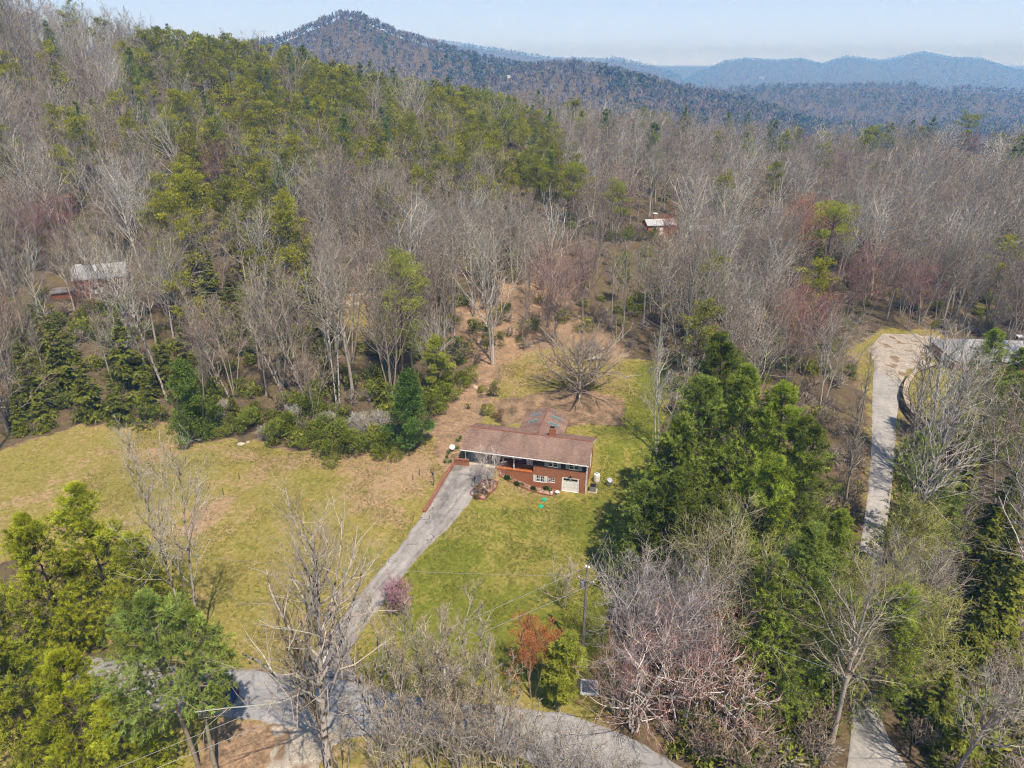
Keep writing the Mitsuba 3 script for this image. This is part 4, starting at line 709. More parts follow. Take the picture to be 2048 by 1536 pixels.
p2138,3110,145 b671,3720,201 b421,3757,173 p-1288,3560,163 b584,3745,175 w-871,3689,181 p-1404,3522,145 b1505,3481,198 p-1559,3458,191 b-519,3758,189 b1858,3309,126 b-2194,3098,204
b2126,3147,193 p-996,3665,152 b1336,3556,160 b-1957,3257,128 b-1836,3328,209 b1941,3270,194 b-2063,3195,183 b-1717,3405,197 b-780,3733,229 p-1456,3527,146 r1469,3523,136 b-2121,3175,205
b1309,3588,203 b219,3815,144 b-1698,3425,172 b-2257,3087,183 p-209,3820,199 b2252,3093,224 b36,3827,230 b-1754,3403,175 p-1043,3685,172 w-261,3821,203 b486,3805,154 b-898,3731,223
b1519,3524,206 w-2100,3214,221 p-968,3717,180 b2186,3159,232 b1096,3689,137 p-418,3827,167 b-2170,3182,222 w2277,3109,232 b104,3852,145 b-544,3815,154 b-1871,3369,232 b1281,3636,165
b-2052,3263,165 b1932,3336,142 b1629,3498,173 p-1151,3684,164 p-118,3858,141 b1994,3306,165 b1025,3722,178 b1228,3663,222 b-1952,3335,131 r2397,3037,161 b-1037,3728,204 b-1593,3526,209
b-1329,3635,129 b-2007,3312,197 b1762,3450,180 b932,3761,165 b-668,3818,230 b-1802,3432,191 p1623,3520,142 b1851,3410,227 b319,3871,178 p-2265,3157,182 p-1304,3661,183 b2230,3184,146
b365,3872,229 p-1145,3722,192 w-75,3898,191 b-1945,3382,223 w688,3841,208 b-1856,3432,164 b1910,3407,229 b1976,3371,162 w-1469,3623,221 p-255,3902,163 r2460,3041,152 p-482,3881,155
b2164,3260,159 b192,3909,185 b583,3873,131 b2339,3143,232 p-1661,3554,154 b1843,3464,155 b1107,3764,182 b2431,3080,144 b2385,3116,202 b-2256,3211,196 b-2119,3304,128 b-2185,3263,190
b725,3862,207 p-170,3926,183 p-744,3860,172 p-1257,3727,188 p-396,3917,179 p2270,3218,158 b1371,3692,211 p-1022,3804,194 w-2337,3174,205 p-885,3842,197 b1028,3806,131 w270,3935,198
b497,3914,225 b-2010,3396,229 p1229,3752,160 b-2174,3296,152 w17,3952,210 p-968,3833,181 b979,3831,201 b669,3900,201 p-1317,3733,172 b126,3960,186 b1317,3741,168 b1890,3490,152
p1744,3565,187 b-1993,3440,212 p-616,3929,194 b-1578,3652,147 w-1140,3814,250 b-2055,3410,209 b2396,3184,170 b367,3970,149 b1639,3637,214 p-463,3964,194 b-2336,3239,168 b744,3924,200
b-1411,3737,140 p-1658,3636,142 b2320,3254,157 b140,3995,174 b-1789,3579,140 b-2258,3304,186 b2086,3418,213 w-755,3935,202 b1135,3843,188 p-557,3970,190 b1597,3678,207 b1445,3741,212
w-894,3910,208 b1878,3546,221 b1471,3735,154 p-162,4017,155 b619,3972,158 b440,3996,187 w-813,3938,208 b2411,3219,166 b1992,3495,146 b-1835,3585,216 b37,4028,217 b-2318,3294,180
p-1214,3842,142 p2249,3344,165 p-528,3995,162 b-1923,3543,149 p-2380,3258,169 p-1044,3899,188 b2483,3189,215 b2216,3379,192 b-2170,3415,205 p-370,4029,176 p-1736,3657,155 p-84,4049,147
p-1090,3900,189 b495,4019,224 b1062,3909,126 p-1366,3815,166 w1359,3827,197 b2104,3474,174 b1200,3880,180 p-398,4045,160 b1913,3585,214 b-2234,3397,210 p2372,3302,173 p-662,4014,156
b-2383,3299,177 b191,4067,151 w-740,4005,181 b1574,3757,145 p-1526,3779,190 b2569,3163,131 b-2098,3495,229 b774,4003,186 b571,4039,232 b-257,4073,172 b952,3971,206 p361,4068,198
b1755,3689,209 b2315,3367,161 b690,4029,170 b1392,3844,153 b-1663,3735,189 b2424,3297,176 b1874,3639,227 b1156,3927,183 b-1843,3657,210 w2047,3550,246 b-2187,3466,181 p-235,4102,195
w2506,3257,229 p-1708,3738,184 b-2023,3581,176 p-919,4009,183 b-2289,3418,141 b399,4096,200 b1664,3764,129 p-820,4034,199 p-1407,3868,172 b2358,3376,170 p-132,4117,192 b2582,3212,172
p-1179,3949,179 b249,4118,170 b-2471,3305,151 b-2270,3447,138 b2128,3541,130 b2230,3479,224 b1954,3642,221 p-39,4136,176 b95,4140,160 b1091,3996,140 b1808,3731,205 b2300,3450,174
p1516,3859,163 b-1849,3712,210 b340,4133,193 b-1910,3682,157 b914,4046,201 b-1600,3827,140 b2426,3366,145 b2475,3331,209 p-1530,3858,174 b565,4119,129 b-2382,3408,197 w-1044,4026,243
b-2146,3566,151 b1372,3931,153 b-1327,3947,132 w-635,4118,209 p-437,4144,193 w146,4166,243 p-1193,3994,164 w956,4058,238 p-2047,3635,194 b831,4089,221 b1903,3715,208 p-1415,3927,174
p-514,4144,166 p-315,4165,175 b2613,3260,181 w1280,3977,230 b-1909,3724,184 p-136,4185,167 r2543,3330,151 b-2469,3387,207 p-246,4185,165 b-2331,3485,189 b659,4144,203 w-2211,3571,188
b88,4201,157 b1771,3812,217 b1643,3870,158 p-801,4132,198 w1214,4031,191 b1405,3969,227 p2517,3378,179 w2031,3692,222 b1702,3854,198 b2213,3586,228 w-1104,4068,236 p-1783,3821,193
p-1317,4006,180 w-2537,3369,213 p-725,4155,191 b686,4163,188 b479,4198,162 b-2104,3665,188 b-466,4202,143 b2433,3465,206 b248,4228,134 b887,4142,195 r1556,3943,164 b1991,3742,212
b-1393,4004,170 p-1713,3879,171 b197,4237,233 b660,4191,209 b2136,3669,173 p-1511,3971,198 w-1879,3812,198 p-691,4195,168 p-909,4153,141 p-57,4254,193 p-335,4242,154 b2329,3561,128
r1632,3933,128 p-1694,3908,164 r2506,3445,161 b2645,3340,147 w2598,3377,181 b-1976,3776,140 p-990,4148,155 b358,4254,207 p-378,4253,197 p-625,4227,169 w-799,4198,181 p-2374,3555,196
b514,4244,149 p-2115,3719,149 p1901,3834,175 b1005,4160,207 b-2468,3496,134 b-1597,3975,194 p-1449,4032,194 b2551,3445,157 b1109,4142,194 b-1063,4156,207 p-903,4196,180 b742,4229,211
b20,4294,179 b256,4288,196 b-2199,3691,203 b96,4296,211 b2060,3771,183 w-1981,3815,225 p-155,4298,142 p-367,4289,178 b449,4283,143 b-2585,3445,174 b2675,3384,149 p-1294,4118,173
b2445,3557,167 r2319,3645,157 b-129,4318,164 b551,4286,143 b-1753,3951,201 b-1170,4163,225 b-2406,3594,161 b2277,3681,176 p-1378,4104,192 r2176,3745,160 b838,4253,161 b1990,3859,153
b-2507,3544,223 b-2332,3664,140 p-303,4337,160 b-1650,4023,136 b954,4244,177 p-504,4322,158 p-590,4312,162 p-636,4308,195 p-1942,3902,178 b220,4354,168 b-2102,3821,173 b1023,4241,231
b658,4313,138 b2068,3843,234 b2426,3629,211 b2753,3390,138 b365,4352,186 p-1006,4251,150 b-2444,3622,126 b-2226,3760,148 p-1876,3948,171 p-1608,4066,165 p-791,4303,190 b-2308,3717,221
b2238,3760,231 b114,4376,195 b-1129,4229,185 b-1771,4010,139 b2511,3594,154 p-1063,4255,172 p788,4318,196 p895,4297,182 b2682,3480,171 p-949,4292,177 p-1578,4103,171 b52,4396,222
b2635,3520,190 p-276,4389,195 p-331,4389,166 p-864,4321,143 p2182,3831,168 b416,4389,201 b214,4405,220 p-1469,4166,166 b916,4322,173 p-523,4389,156 b-1220,4249,230 p2352,3744,156
p-115,4420,174 b-2175,3855,151 p-1883,4009,188 p-472,4412,163 p-2060,3930,181 p-1084,4305,147 b2740,3493,141 b691,4387,139 p-1690,4110,157 b581,4407,164 b522,4416,179 b758,4382,172
b2285,3816,172 b2559,3638,228 b-2455,3710,197 p-156,4448,183 b-2487,3692,230 p-1149,4301,161 b2666,3570,164 p-1344,4250,184 p-1963,4009,155 b337,4451,226 p-612,4422,187 b-2660,3588,203
r2590,3646,150 w-2141,3929,199 b-2621,3627,180 p-870,4393,190 b-2257,3869,224 p-1215,4313,192 p-210,4477,143 b868,4397,226 b-313,4476,215 p-2020,4008,199 b-2353,3824,132 b-2695,3593,190
b-1030,4373,133 b-2421,3787,130 b321,4484,156 p-134,4494,195 p-1460,4253,164 b192,4496,139 p-1317,4304,193 p-710,4446,181 p-54,4504,144 p-1711,4167,193 p-1500,4248,183 b-2553,3721,178
b-2696,3621,178 p-496,4488,169 p-931,4421,181 p-1660,4205,187 b96,4527,135 b508,4504,131 p-1116,4394,161 p2820,3553,185 p-429,4516,179 b2547,3754,180 p-1918,4118,177 b69,4545,145
p-630,4502,187 r685,4499,166 b-2256,3954,182 b394,4537,173 p-1451,4319,157 b-1862,4162,127 p117,4564,140 b2785,3618,225 p-1506,4310,196 b763,4504,151 b-2156,4030,153 b595,4533,176
p-736,4513,192 b2649,3730,203 b2746,3664,140 p-804,4514,146 p-1703,4258,178 p-113,4585,156 b-2488,3859,227 p2855,3596,191 b-2770,3667,147 b-2229,4021,227 p-15,4600,184 b-2657,3761,164
w-932,4512,189 p-2001,4151,150 b277,4601,190 b-1206,4449,156 w-982,4505,190 b2699,3742,183 b-2364,3966,146 p-326,4607,170 p-736,4566,148 p-254,4619,200 p-1600,4344,157 b-1710,4305,160
p-396,4618,184 p-1830,4260,140 p-1488,4391,190 p-1311,4450,184 b-2362,3995,168 b41,4642,225 b440,4623,163 b360,4632,219 p-1272,4469,195 p-2577,3867,169 b-2476,3936,164 p-525,4620,172
p-615,4612,199 p-1370,4447,145 b-2812,3712,221 p-1096,4527,163 b542,4628,201 w-2091,4167,211 p-1781,4312,161 b611,4626,175 p-52,4670,199 b-2663,3839,234 p-1566,4404,170 b-822,4602,222
p-2506,3946,157 p41,4676,199 b-2198,4130,217 r2881,3691,129 p-146,4682,182 p-478,4662,164 p-1987,4244,192 p-406,4670,153 p-1952,4262,172 w-1399,4474,207 w-1182,4545,214 b478,4673,227
b-2404,4037,132 p-1121,4563,172 b401,4686,173 p-1866,4317,171 b297,4697,151 b-1658,4406,140 p-223,4702,161 b173,4705,159 b539,4681,175 p-2069,4235,157 b-1455,4488,195 p-1007,4609,171
b-2294,4124,127 p-597,4683,147 w-898,4635,245 b-2196,4186,136 p-317,4729,195 w-1977,4313,189 p-1794,4398,195 b-644,4711,213 p-1584,4490,147 b-2762,3879,172 b-1204,4609,157 p-890,4680,170
b-2632,3973,144 b153,4767,221 p-794,4715,168 w-201,4779,233 w-2561,4039,232 b-2840,3854,209 w-1400,4578,186 p-414,4771,195 p-970,4692,173 b-2272,4219,230 p-1853,4423,194 b-306,4786,126
b78,4796,197 p-2108,4311,187 w-2396,4159,217 p-76,4799,198 b3010,3740,142 p-662,4757,195 b-1468,4575,151 w-1640,4522,240 p-1271,4641,179 b-2358,4195,217 w36,4814,193 p-1970,4404,195
w-2508,4128,206 p-560,4800,186 p-1027,4723,196 b-2821,3926,212 p-873,4755,178 b-2759,3970,218 b270,4830,232 p-1578,4573,165 b363,4825,218 p-468,4818,149 b-2634,4067,157 p-1179,4702,147
b-2716,4017,235 p-743,4797,190 p-1743,4534,163 b-2620,4096,187 b-226,4858,204 b105,4863,218 p-2177,4355,142 b-2263,4323,191 p-1215,4731,168 b-2341,4295,162 p-1988,4472,186 p46,4894,172
b266,4889,169 p-2072,4440,173 p-57,4901,168 p-1318,4721,183 p-1762,4576,153 w-197,4908,184 p-1803,4569,164 b-2792,4042,131 p-444,4894,167 p-1880,4542,188 w-326,4906,235 p-520,4890,161
p-1404,4715,167 p-967,4825,173 b229,4916,171 p-2190,4410,156 w-2956,3940,180 b-2500,4247,128 b-1161,4792,209 p-1691,4634,190 b-1075,4815,228 p-653,4900,169 b-2914,3993,231 p8,4949,173
b-2709,4147,207 p-1502,4721,149 p-1916,4570,145 p-262,4949,186 p-327,4946,167 p-928,4872,145 b112,4964,181 b-2614,4225,234 p-775,4908,183 p-1228,4820,170 p-2258,4435,192 b-3007,3967,218
p-2153,4493,159 b-2830,4102,142 p-2066,4543,153 p-830,4922,163 p-47,4992,152 b-2327,4419,232 p-1804,4659,145 b-2584,4282,205 b-1455,4787,153 b-2490,4341,160 p-1339,4822,190 p-756,4949,183
p-1631,4734,169 b-1723,4704,177 p-405,4996,198 b-141,5015,146 b197,5015,127 b-1207,4873,200 b-2893,4107,199 w-546,5000,230 p-1032,4923,150 b-2692,4251,139 p-2978,4056,151 p-640,5003,198
p-1930,4664,155 p-2026,4624,143 p-1136,4921,144 b-2161,4566,232 p-1390,4858,165 p-910,4970,168 b146,5052,184 w-63,5055,219 p-1528,4825,169 p-408,5045,172 b-2243,4537,219 p-833,4995,148
p-1020,4961,169 b-2679,4300,228 p-240,5060,190 p-2746,4261,146 b-344,5061,153 p-168,5071,168 p-1577,4825,153 p-1116,4953,166 b-1329,4906,160 b-3059,4060,208 p-2003,4677,172 b-2465,4451,175
b-3006,4109,192 w-2351,4521,184 b-524,5071,139 w33,5100,227 w-621,5068,231 p-1743,4810,146 p-922,5042,148 p-2128,4664,175 p-1290,4965,180 b-2558,4448,133 b-2782,4313,164 b-800,5073,181
p-1525,4906,164 b-2441,4523,224 b-2905,4244,228 p-697,5100,149 p-367,5134,183 p-1378,4963,161 b-1785,4832,132 p-219,5149,166 p-2299,4613,151 p-2257,4635,146 p-1558,4915,180 b-2982,4208,181
p6,5160,146 p-83,5164,180 b-1707,4874,190 p-1223,5018,192 b-3069,4157,211 p-2000,4771,168 p-1932,4804,172 b-2671,4436,133 p-2051,4759,177 p-712,5136,174 b-2512,4536,220 p-515,5161,180
b-309,5179,178 p-1021,5087,180 b-1769,4886,192 p-2605,4499,155 b-1569,4957,222 b-2855,4352,221 b-1471,4997,133 p-2237,4705,165 b-2754,4424,223 p-583,5180,174 p-1103,5098,197 p-912,5138,169
b-1150,5092,131 b-2978,4290,185 p-2327,4682,141 b-2449,4620,150 p-810,5172,169 p-285,5229,185 p-1353,5063,156 w-945,5157,220 p-85,5244,164 p-212,5244,160 p-2566,4582,185 b-1286,5092,159
p-460,5234,183 b-2806,4444,173 b-3086,4255,176 b-1026,5157,163 b-1666,4991,153 b-2005,4877,172 b-3121,4251,144 b-2514,4638,140 b-2459,4669,189 p-1918,4919,156 b-531,5253,177 b-2722,4529,176
p-1495,5071,191 b-3054,4318,155 p-2174,4826,180 p-1596,5048,195 p-677,5251,198 b-2411,4714,229 w-1624,5040,241 p-1888,4953,153 p-1756,5008,149 b-3223,4216,198 p-1135,5188,146 p-824,5252,193
w-743,5265,191 p-414,5302,153 p-2099,4888,197 b-2288,4808,136 p-2134,4879,177 b-966,5238,173 p-1227,5188,191 p-174,5330,198 p-286,5328,163 b-3107,4338,199 p-2673,4622,154 b-3057,4378,167
p-1481,5137,183 p-2449,4760,166 p-3218,4281,159 p-1511,5138,200 w-1710,5078,247 b-2576,4703,174 p-1112,5253,163 p-553,5347,193 p-2399,4818,150 p-1381,5204,198 p-459,5364,173 p-390,5384,198
b-3286,4285,214 b-677,5362,143 p-1258,5256,145 p-1049,5303,150 b-3175,4379,131 p-2346,4875,189 p-1002,5326,176 b-2163,4978,174 p-1649,5173,187 w-1309,5270,227 b-2300,4923,129 p-856,5372,164
w-249,5436,242 p-1500,5233,154 w-722,5399,226 p-892,5381,194 p-2305,4945,155 w-2482,4864,194 p-2252,4977,157 p-458,5447,141 p-565,5441,180 p-1725,5192,199 w-355,5464,188 w-1144,5357,211
b-3297,4376,180 p-623,5454,191 p-698,5448,157 p-853,5432,191 p-1287,5347,173 b-2424,4948,204 p-915,5445,162 p-1221,5384,166 b-1648,5307,145 p-1138,5440,146 w-1684,5303,184 p-552,5541,156
p-569,5552,167 w-1021,5489,241 p-383,5573,159 p-766,5546,171 p-1696,5338,175 p-1290,5453,143 p-683,5568,161 p-1205,5483,185 w-914,5540,188 p-1189,5513,173 p-674,5627,144 b-1044,5575,148
p-1002,5585,199 p-749,5628,157 p-866,5615,168 p-1241,5547,150 b-526,5678,162 p-613,5673,153 p-929,5643,143 p-1090,5637,184 b-1122,5648,149 p-583,5733,151 p-726,5736,189 p-662,5753,173
p-876,5743,146 p-1084,5731,146 p-1115,5730,171 p-960,5772,185 p-655,5841,191 p-710,5845,173 p-1223,5765,148 b-965,5821,154 p-1018,5816,199 p-844,5870,153 p-1120,5865,157 p-1183,5858,167
b-850,5946,147 p-1078,5929,146 p-901,5969,142 p-1024,5950,162 p-1200,5942,164 p-881,6024,165 p-954,6040,171 b-1113,6028,176 p-1217,6033,148 p-968,6117,175 w-1067,6138,219 p-1129,6129,144
p-1217,6222,152 p-1172,6231,186'''
HOUSE_SPOTS = [((-92.7, 148.3), 9), ((95.9, 129.0), 11), ((45.9, 211.4), 7), ((57.5, 210.8), 6), ((-33.0, 138.6), 5)]
TREE_BED = [(-3.98, 79.14), (-2.69, 79.72), (-2.0, 79.41), (-2.11, 78.17), (-3.69, 74.97), (-5.45, 75.95), (-5.56, 76.71), (-4.99, 77.37)]
LAMP_A = (-4.97, 77.04)
LAMP_B = (-10.65, 78.05)
PATH_LIGHT = (-3.75, 76.77)
DISH = (-8.78, 87.08)
LIDS = [(4.39, 78.2), (3.92, 76.58)]
STAKES = [(-13.61, 79.46), (-12.87, 80.7), (-11.32, 81.22), (-38.57, 81.86), (-39.38, 78.02)]
ROCKS = [(-42.0, 92.0, 0.6, 'large white rock at the wood edge of the field'), (-41.1, 92.5, 0.4, 'smaller pale rock beside the large white rock'), (6.2, 80.3, 0.3, 'white stone on the grass near the garage'), (7.3, 81.2, 0.25, 'white stone at the foot of the garage wall'), (-6.5, 108.9, 0.7, 'tan boulder on the bank behind the dirt path')]
POLE = (7.03, 50.45)
WIRES = [((7.03, 50.45, 11.7), (-34.94, 29.07, 8.4), 0.5, 0.022, 'upper power line running left along the lane from the pole'), ((7.03, 50.45, 9.3), (-36.44, 27.82, 7.48), 0.5, 0.025, 'lower cable running left along the lane from the pole'), ((7.03, 50.45, 11.7), (27.95, 39.2, 9.6), 0.4, 0.022, 'upper power line running right from the pole toward the silver trees'), ((7.03, 50.45, 10.2), (16.49, 44.11, 9.7), 0.4, 0.022, 'lower cable running right from the pole'), ((7.03, 50.45, 11.7), (10.83, 62.04, 7.38), 0.4, 0.018, 'power line running from the pole toward the big pines'), ((7.03, 50.45, 10.3), (10.4, 60.06, 7.6), 0.4, 0.018, 'second power line running from the pole toward the big pines'), ((7.03, 50.45, 10.6), (-35.95, 57.12, 7.74), 0.6, 0.016, 'thin wire running left across the driveway from the pole'), ((7.03, 50.45, 10.0), (8.96, 57.56, 0.0), 0.0, 0.012, 'guy wire from the pole top down to the shaded lawn')]
GUARDS = [(-16.2, 53.6, 'yellow marker post at the right edge of the lower driveway'), (10.1, 53.8, 'yellow guard sleeve in the grass right of the utility pole')]
DRAINS = [(7.4, 46.9, 0.85, 'square grey drain with a pale rim in the grass below the utility pole'), (-5.9, 48.5, 0.8, 'square grey drain behind the slim bare trees of the roadside thicket')]
MAILBOX = (-14.41, 47.16)
CAR = (-28.0, 45.6, -0.12)
PLAYHOUSE = (15.64, 120.11)
WALL_CURVE = [(81.73, 120.86), (78.47, 119.13), (75.0, 116.38), (71.44, 112.06), (68.82, 107.69), (66.98, 102.98), (66.29, 98.65), (66.39, 94.39), (67.68, 91.4)]
PADS = [(-34.4, 146.6, 3.2, 2.6), (-34.8, 142.7, 3.0, 3.0)]
FARS = [(297.8, 430.0), (167.3, 235.0), (1634.6, 4900.0), (524.7, 900.0), (-5.0, 1250.0)]
MAST = (1141.3, 2130.0)
SHRUBS = [(-50.2, 95.1, 'holly', 1.0, ('big glossy broadleaf evergreen at the left part of the wood edge',)), (-15.0, 88.1, 'holly_b', 1.0, ('big glossy broadleaf evergreen at the wood edge next to the dirt path',)), (-4.6, 98.3, 'azalea', 0.8, ('round yellow green shrub on the bank behind the left end of the house',)), (-2.2, 97.3, 'dry_shrub', 1.0, ('round brown shrub beside the round yellow green shrub on the bank',)), (-2.8, 105.5, 'azalea', 1.15, ('tall bushy green shrub at the left edge of the back lawn',)), (-7.8, 109.5, 'laurel', 0.9, ('dark green bush at the head of the dirt path',)), (-10.6, 104.2, 'laurel', 1.0, ('yellow green bush at the wood edge halfway up the dirt path',)), (-5.6, 106.6, 'azalea', 0.5, ('small green shrub in the straw between path and back lawn',)), (-7.1, 100.8, 'azalea', 0.42, ('small green shrub beside the dirt path',)), (-4.4, 75.8, 'dry_shrub', 0.95, ('brown twiggy shrub at the driveway edge under the lamp post',)), (-9.5, 85.2, 'perennial', 0.9, ('small green plant on the straw bank left of the carport', 'small plants on the straw bank')), (-9.3, 86.4, 'perennial', 0.9, ('small green plant on the straw bank left of the carport', 'small plants on the straw bank')), (-8.8, 84.0, 'perennial', 0.9, ('small green plant on the straw bank left of the carport', 'small plants on the straw bank')), (-9.6, 84.0, 'perennial', 0.9, ('small green plant on the straw bank left of the carport', 'small plants on the straw bank')), (-8.2, 87.8, 'perennial', 0.9, ('small green plant on the straw bank left of the carport', 'small plants on the straw bank')), (-7.9, 90.8, 'perennial', 0.9, ('small green plant on the straw bank left of the carport', 'small plants on the straw bank')), (-8.1, 89.9, 'perennial', 0.9, ('small green plant on the straw bank left of the carport', 'small plants on the straw bank')), (-36.5, 93.9, 'laurel', 1.2, ('green laurel at the wood edge, behind the white rock',)), (-32.0, 92.0, 'laurel', 1.0, ('green laurel at the middle of the wood edge under the grey bush',)), (-27.4, 87.7, 'laurel', 1.1, ('broad low laurel bush at the middle of the wood edge',)), (-23.2, 87.3, 'laurel', 1.25, ('low laurel bush at the wood edge left of the glossy evergreen',)), (-19.6, 87.7, 'laurel', 1.1, ('laurel bush touching the glossy evergreen by the path',)), (-42.9, 98.5, 'laurel', 1.2, ('green laurel right of the big glossy evergreen',)), (-44.2, 95.3, 'laurel', 0.9, ('small laurel at the foot of the big glossy evergreen',)), (-11.8, 99.6, 'laurel', 1.0, ('laurel bush above the glossy evergreen by the path',)), (-33.3, 99.7, 'laurel', 1.3, ('laurel behind the middle of the wood edge',)), (-35.1, 97.4, 'grey_bush', 1.0, ('grey tangled leafless bush at the middle of the wood edge',)), (-23.6, 92.6, 'grey_bush', 1.1, ('drooping silver grey bush left of the glossy evergreen by the path',)), (-20.7, 93.9, 'grey_bush', 1.0, ('silver grey bush touching the glossy evergreen by the path',)), (-38.2, 92.9, 'grey_bush', 0.8, ('grey leafless bush above the straw strip',)), (-48.5, 102.4, 'grey_bush', 0.8, ('grey leafless bush over the big glossy evergreen',)), (-28.8, 94.8, 'grey_bush', 0.9, ('grey leafless bush under the white twin stemmed tree',))]

# ------------------------------------------------------------------ ground
import shapely
from shapely.geometry import Polygon, LineString, Point

def inside(poly, x, y, soft=1.5, wobble=1.2):
    """1 inside the polygon, 0 outside, with an uneven soft edge."""
    P = Polygon(poly).buffer(0)
    x0, y0, x1, y1 = P.bounds
    near = (x > x0 - 4) & (x < x1 + 4) & (y > y0 - 4) & (y < y1 + 4)
    out = np.zeros(x.shape)
    if near.any():
        pts = shapely.points(x[near], y[near])
        d = shapely.distance(P.boundary, pts) * np.where(shapely.contains(P, pts), 1, -1)
        q = np.stack([x[near] * 0.45, y[near] * 0.45, np.zeros(near.sum())], -1)
        out[near] = ss(-soft, soft, d + (meshkit.fbm(q, 3, 3) - 0.5) * 2 * wobble)
    return out

def polar_rings():
    r = [6.0]
    while r[-1] < 8500:
        a = r[-1]
        r.append(a + (0.55 if 30 < a < 150 else 1.2 if a < 330 else max(1.2, a * 0.011)))
    return np.array(r)

RR = polar_rings()
AZ = np.radians(np.concatenate([np.arange(-56, 56, 0.34), np.arange(56, 304, 4.0)]))
gr, ga = np.meshgrid(RR, AZ, indexing='ij')
gx, gy = gr * np.sin(ga), gr * np.cos(ga)
gz = terrain(gx.ravel(), gy.ravel()).reshape(gx.shape)
XY = gx.ravel(), gy.ravel()
near = (gr.ravel() < 260)
U = np.zeros(gx.size); V = np.full(gx.size, 0.35)
nx, ny = XY[0][near], XY[1][near]
clear_w = inside(CLEARING, nx, ny, 1.6, 1.8)
lush = inside(LUSH, nx, ny, 3.0, 1.5)
brown = inside(BROWN, nx, ny, 5.0, 3.0)
path = inside(PATH, nx, ny, 1.5, 1.0)
orange = inside(ORANGE, nx, ny, 4.0, 3.0)
bed = inside(BED_BACK, nx, ny, 0.8, 0.8)
yard = inside(YARD_R, nx, ny, 2.0, 1.5)
ditch = inside(DITCH, nx, ny, 0.7, 0.6)
bank = inside(BARE_BANK, nx, ny, 1.2, 1.0)
straw = inside(STRAW, nx, ny, 3.0, 2.5)
glade = inside(GLADE, nx, ny, 1.5, 1.0)
verge = ss(48.5, 46, ny) * ss(-75, -60, nx) * ss(12, 6, nx) * 0.75
u = np.clip(np.maximum.reduce([clear_w, yard * 0.9, verge * (ny > 30), glade]), 0, 1)
u = u * (1 - path) * (1 - bed) * (1 - bank) * (1 - 0.8 * orange)
v = np.where(u > 0.3, 0.64, 0.35)
v = v * (1 - lush) + 0.13 * lush
v = np.maximum(v, 0.95 * brown * (1 - lush))
v = v * (1 - yard) + 0.42 * yard
v = v * (1 - np.maximum.reduce([path, orange, bank])) + np.maximum.reduce([path * 0.80, orange * 0.95, bank * 0.75])
v = np.maximum(v, straw * 0.95)
v = np.where(bed > 0.5, 0.62, v)
v = v * (1 - ditch) + 1.3 * ditch
U[near], V[near] = u, np.clip(v, 0, 1.3)

def ground_colour(p, n, uv):
    a = fbm(p.x * 0.11, p.y * 0.11, 0.0, 3)
    b = fbm(p.x * 0.7, p.y * 0.7, 3.0, 3)
    c = fbm(p.x * 3.1, p.y * 3.1, 7.0, 2)
    d = noise(p.x * 8.5, p.y * 8.5, 1.0)
    dry = dr.clip(uv.y + (a - 0.5) * 0.75 + (b - 0.5) * 0.55 + (c - 0.5) * 0.5, 0, 1)
    grass = mix(mix([0.155, 0.170, 0.028], [0.265, 0.225, 0.065], smoothstep(0.0, 0.55, dry)), [0.355, 0.245, 0.140], smoothstep(0.6, 1.0, dry))
    grass = grass * (0.62 + 0.50 * c + 0.30 * d)
    warm = dr.clip(uv.y + (b - 0.5) * 0.7, 0, 1)
    litter = mix([0.120, 0.092, 0.058], [0.335, 0.225, 0.14], smoothstep(0.25, 0.95, warm))
    litter = litter * (0.45 + 0.75 * c + 0.45 * d)
    moss = smoothstep(0.56, 0.70, b) * smoothstep(0.6, 0.3, uv.y)
    litter = mix(litter, mi.Color3f(0.10, 0.10, 0.03) * (0.6 + 0.8 * d), moss * 0.55)
    return mix(litter, grass, smoothstep(0.32, 0.68, uv.x + (c - 0.5) * 0.5 + (b - 0.5) * 0.3))

scene['mat_ground'] = twosided(diffuse(proc(ground_colour)))
nR, nA = gx.shape
I = np.arange(gx.size).reshape(nR, nA)
J = np.roll(I, -1, axis=1)
quads = np.stack([I[:-1], J[:-1], J[1:], I[1:]], -1).reshape(-1, 4)
verts = np.stack([gx.ravel(), gy.ravel(), gz.ravel()], 1)
quads = quads[:, ::-1]
is_lawn = (U[quads].mean(1) > 0.5)
UVG = np.stack([U, V], 1)

def sheet(name, q):
    idx, inv = np.unique(q, return_inverse=True)
    return put(name, (verts[idx], inv.reshape(q.shape)), 'mat_ground', smooth=True, uv=UVG[idx], kind='structure')

sheet('ground', quads[~is_lawn])
sheet('lawn', quads[is_lawn])
cap = np.stack([RR[0] * np.sin(AZ), RR[0] * np.cos(AZ)], 1)
cv = np.concatenate([np.column_stack([cap, gz[0]]), [[0, 0, float(gz[0].mean())]]])
k = len(AZ)
put('terrain', (cv, np.stack([(np.arange(k) + 1) % k, np.arange(k), np.full(k, k)], 1)), 'mat_ground', uv=np.tile([[0.0, 0.35]], (k + 1, 1)), kind='structure')

# ------------------------------------------------------------------ lanes and drives, draped on the ground
def resample(line, n):
    L = LineString(line)
    return np.array([L.interpolate(t, normalized=True).coords[0] for t in np.linspace(0, 1, n)])

def smooth_line(p, k=5):
    for _ in range(k):
        p[1:-1] = 0.25 * p[:-2] + 0.5 * p[1:-1] + 0.25 * p[2:]
    return p

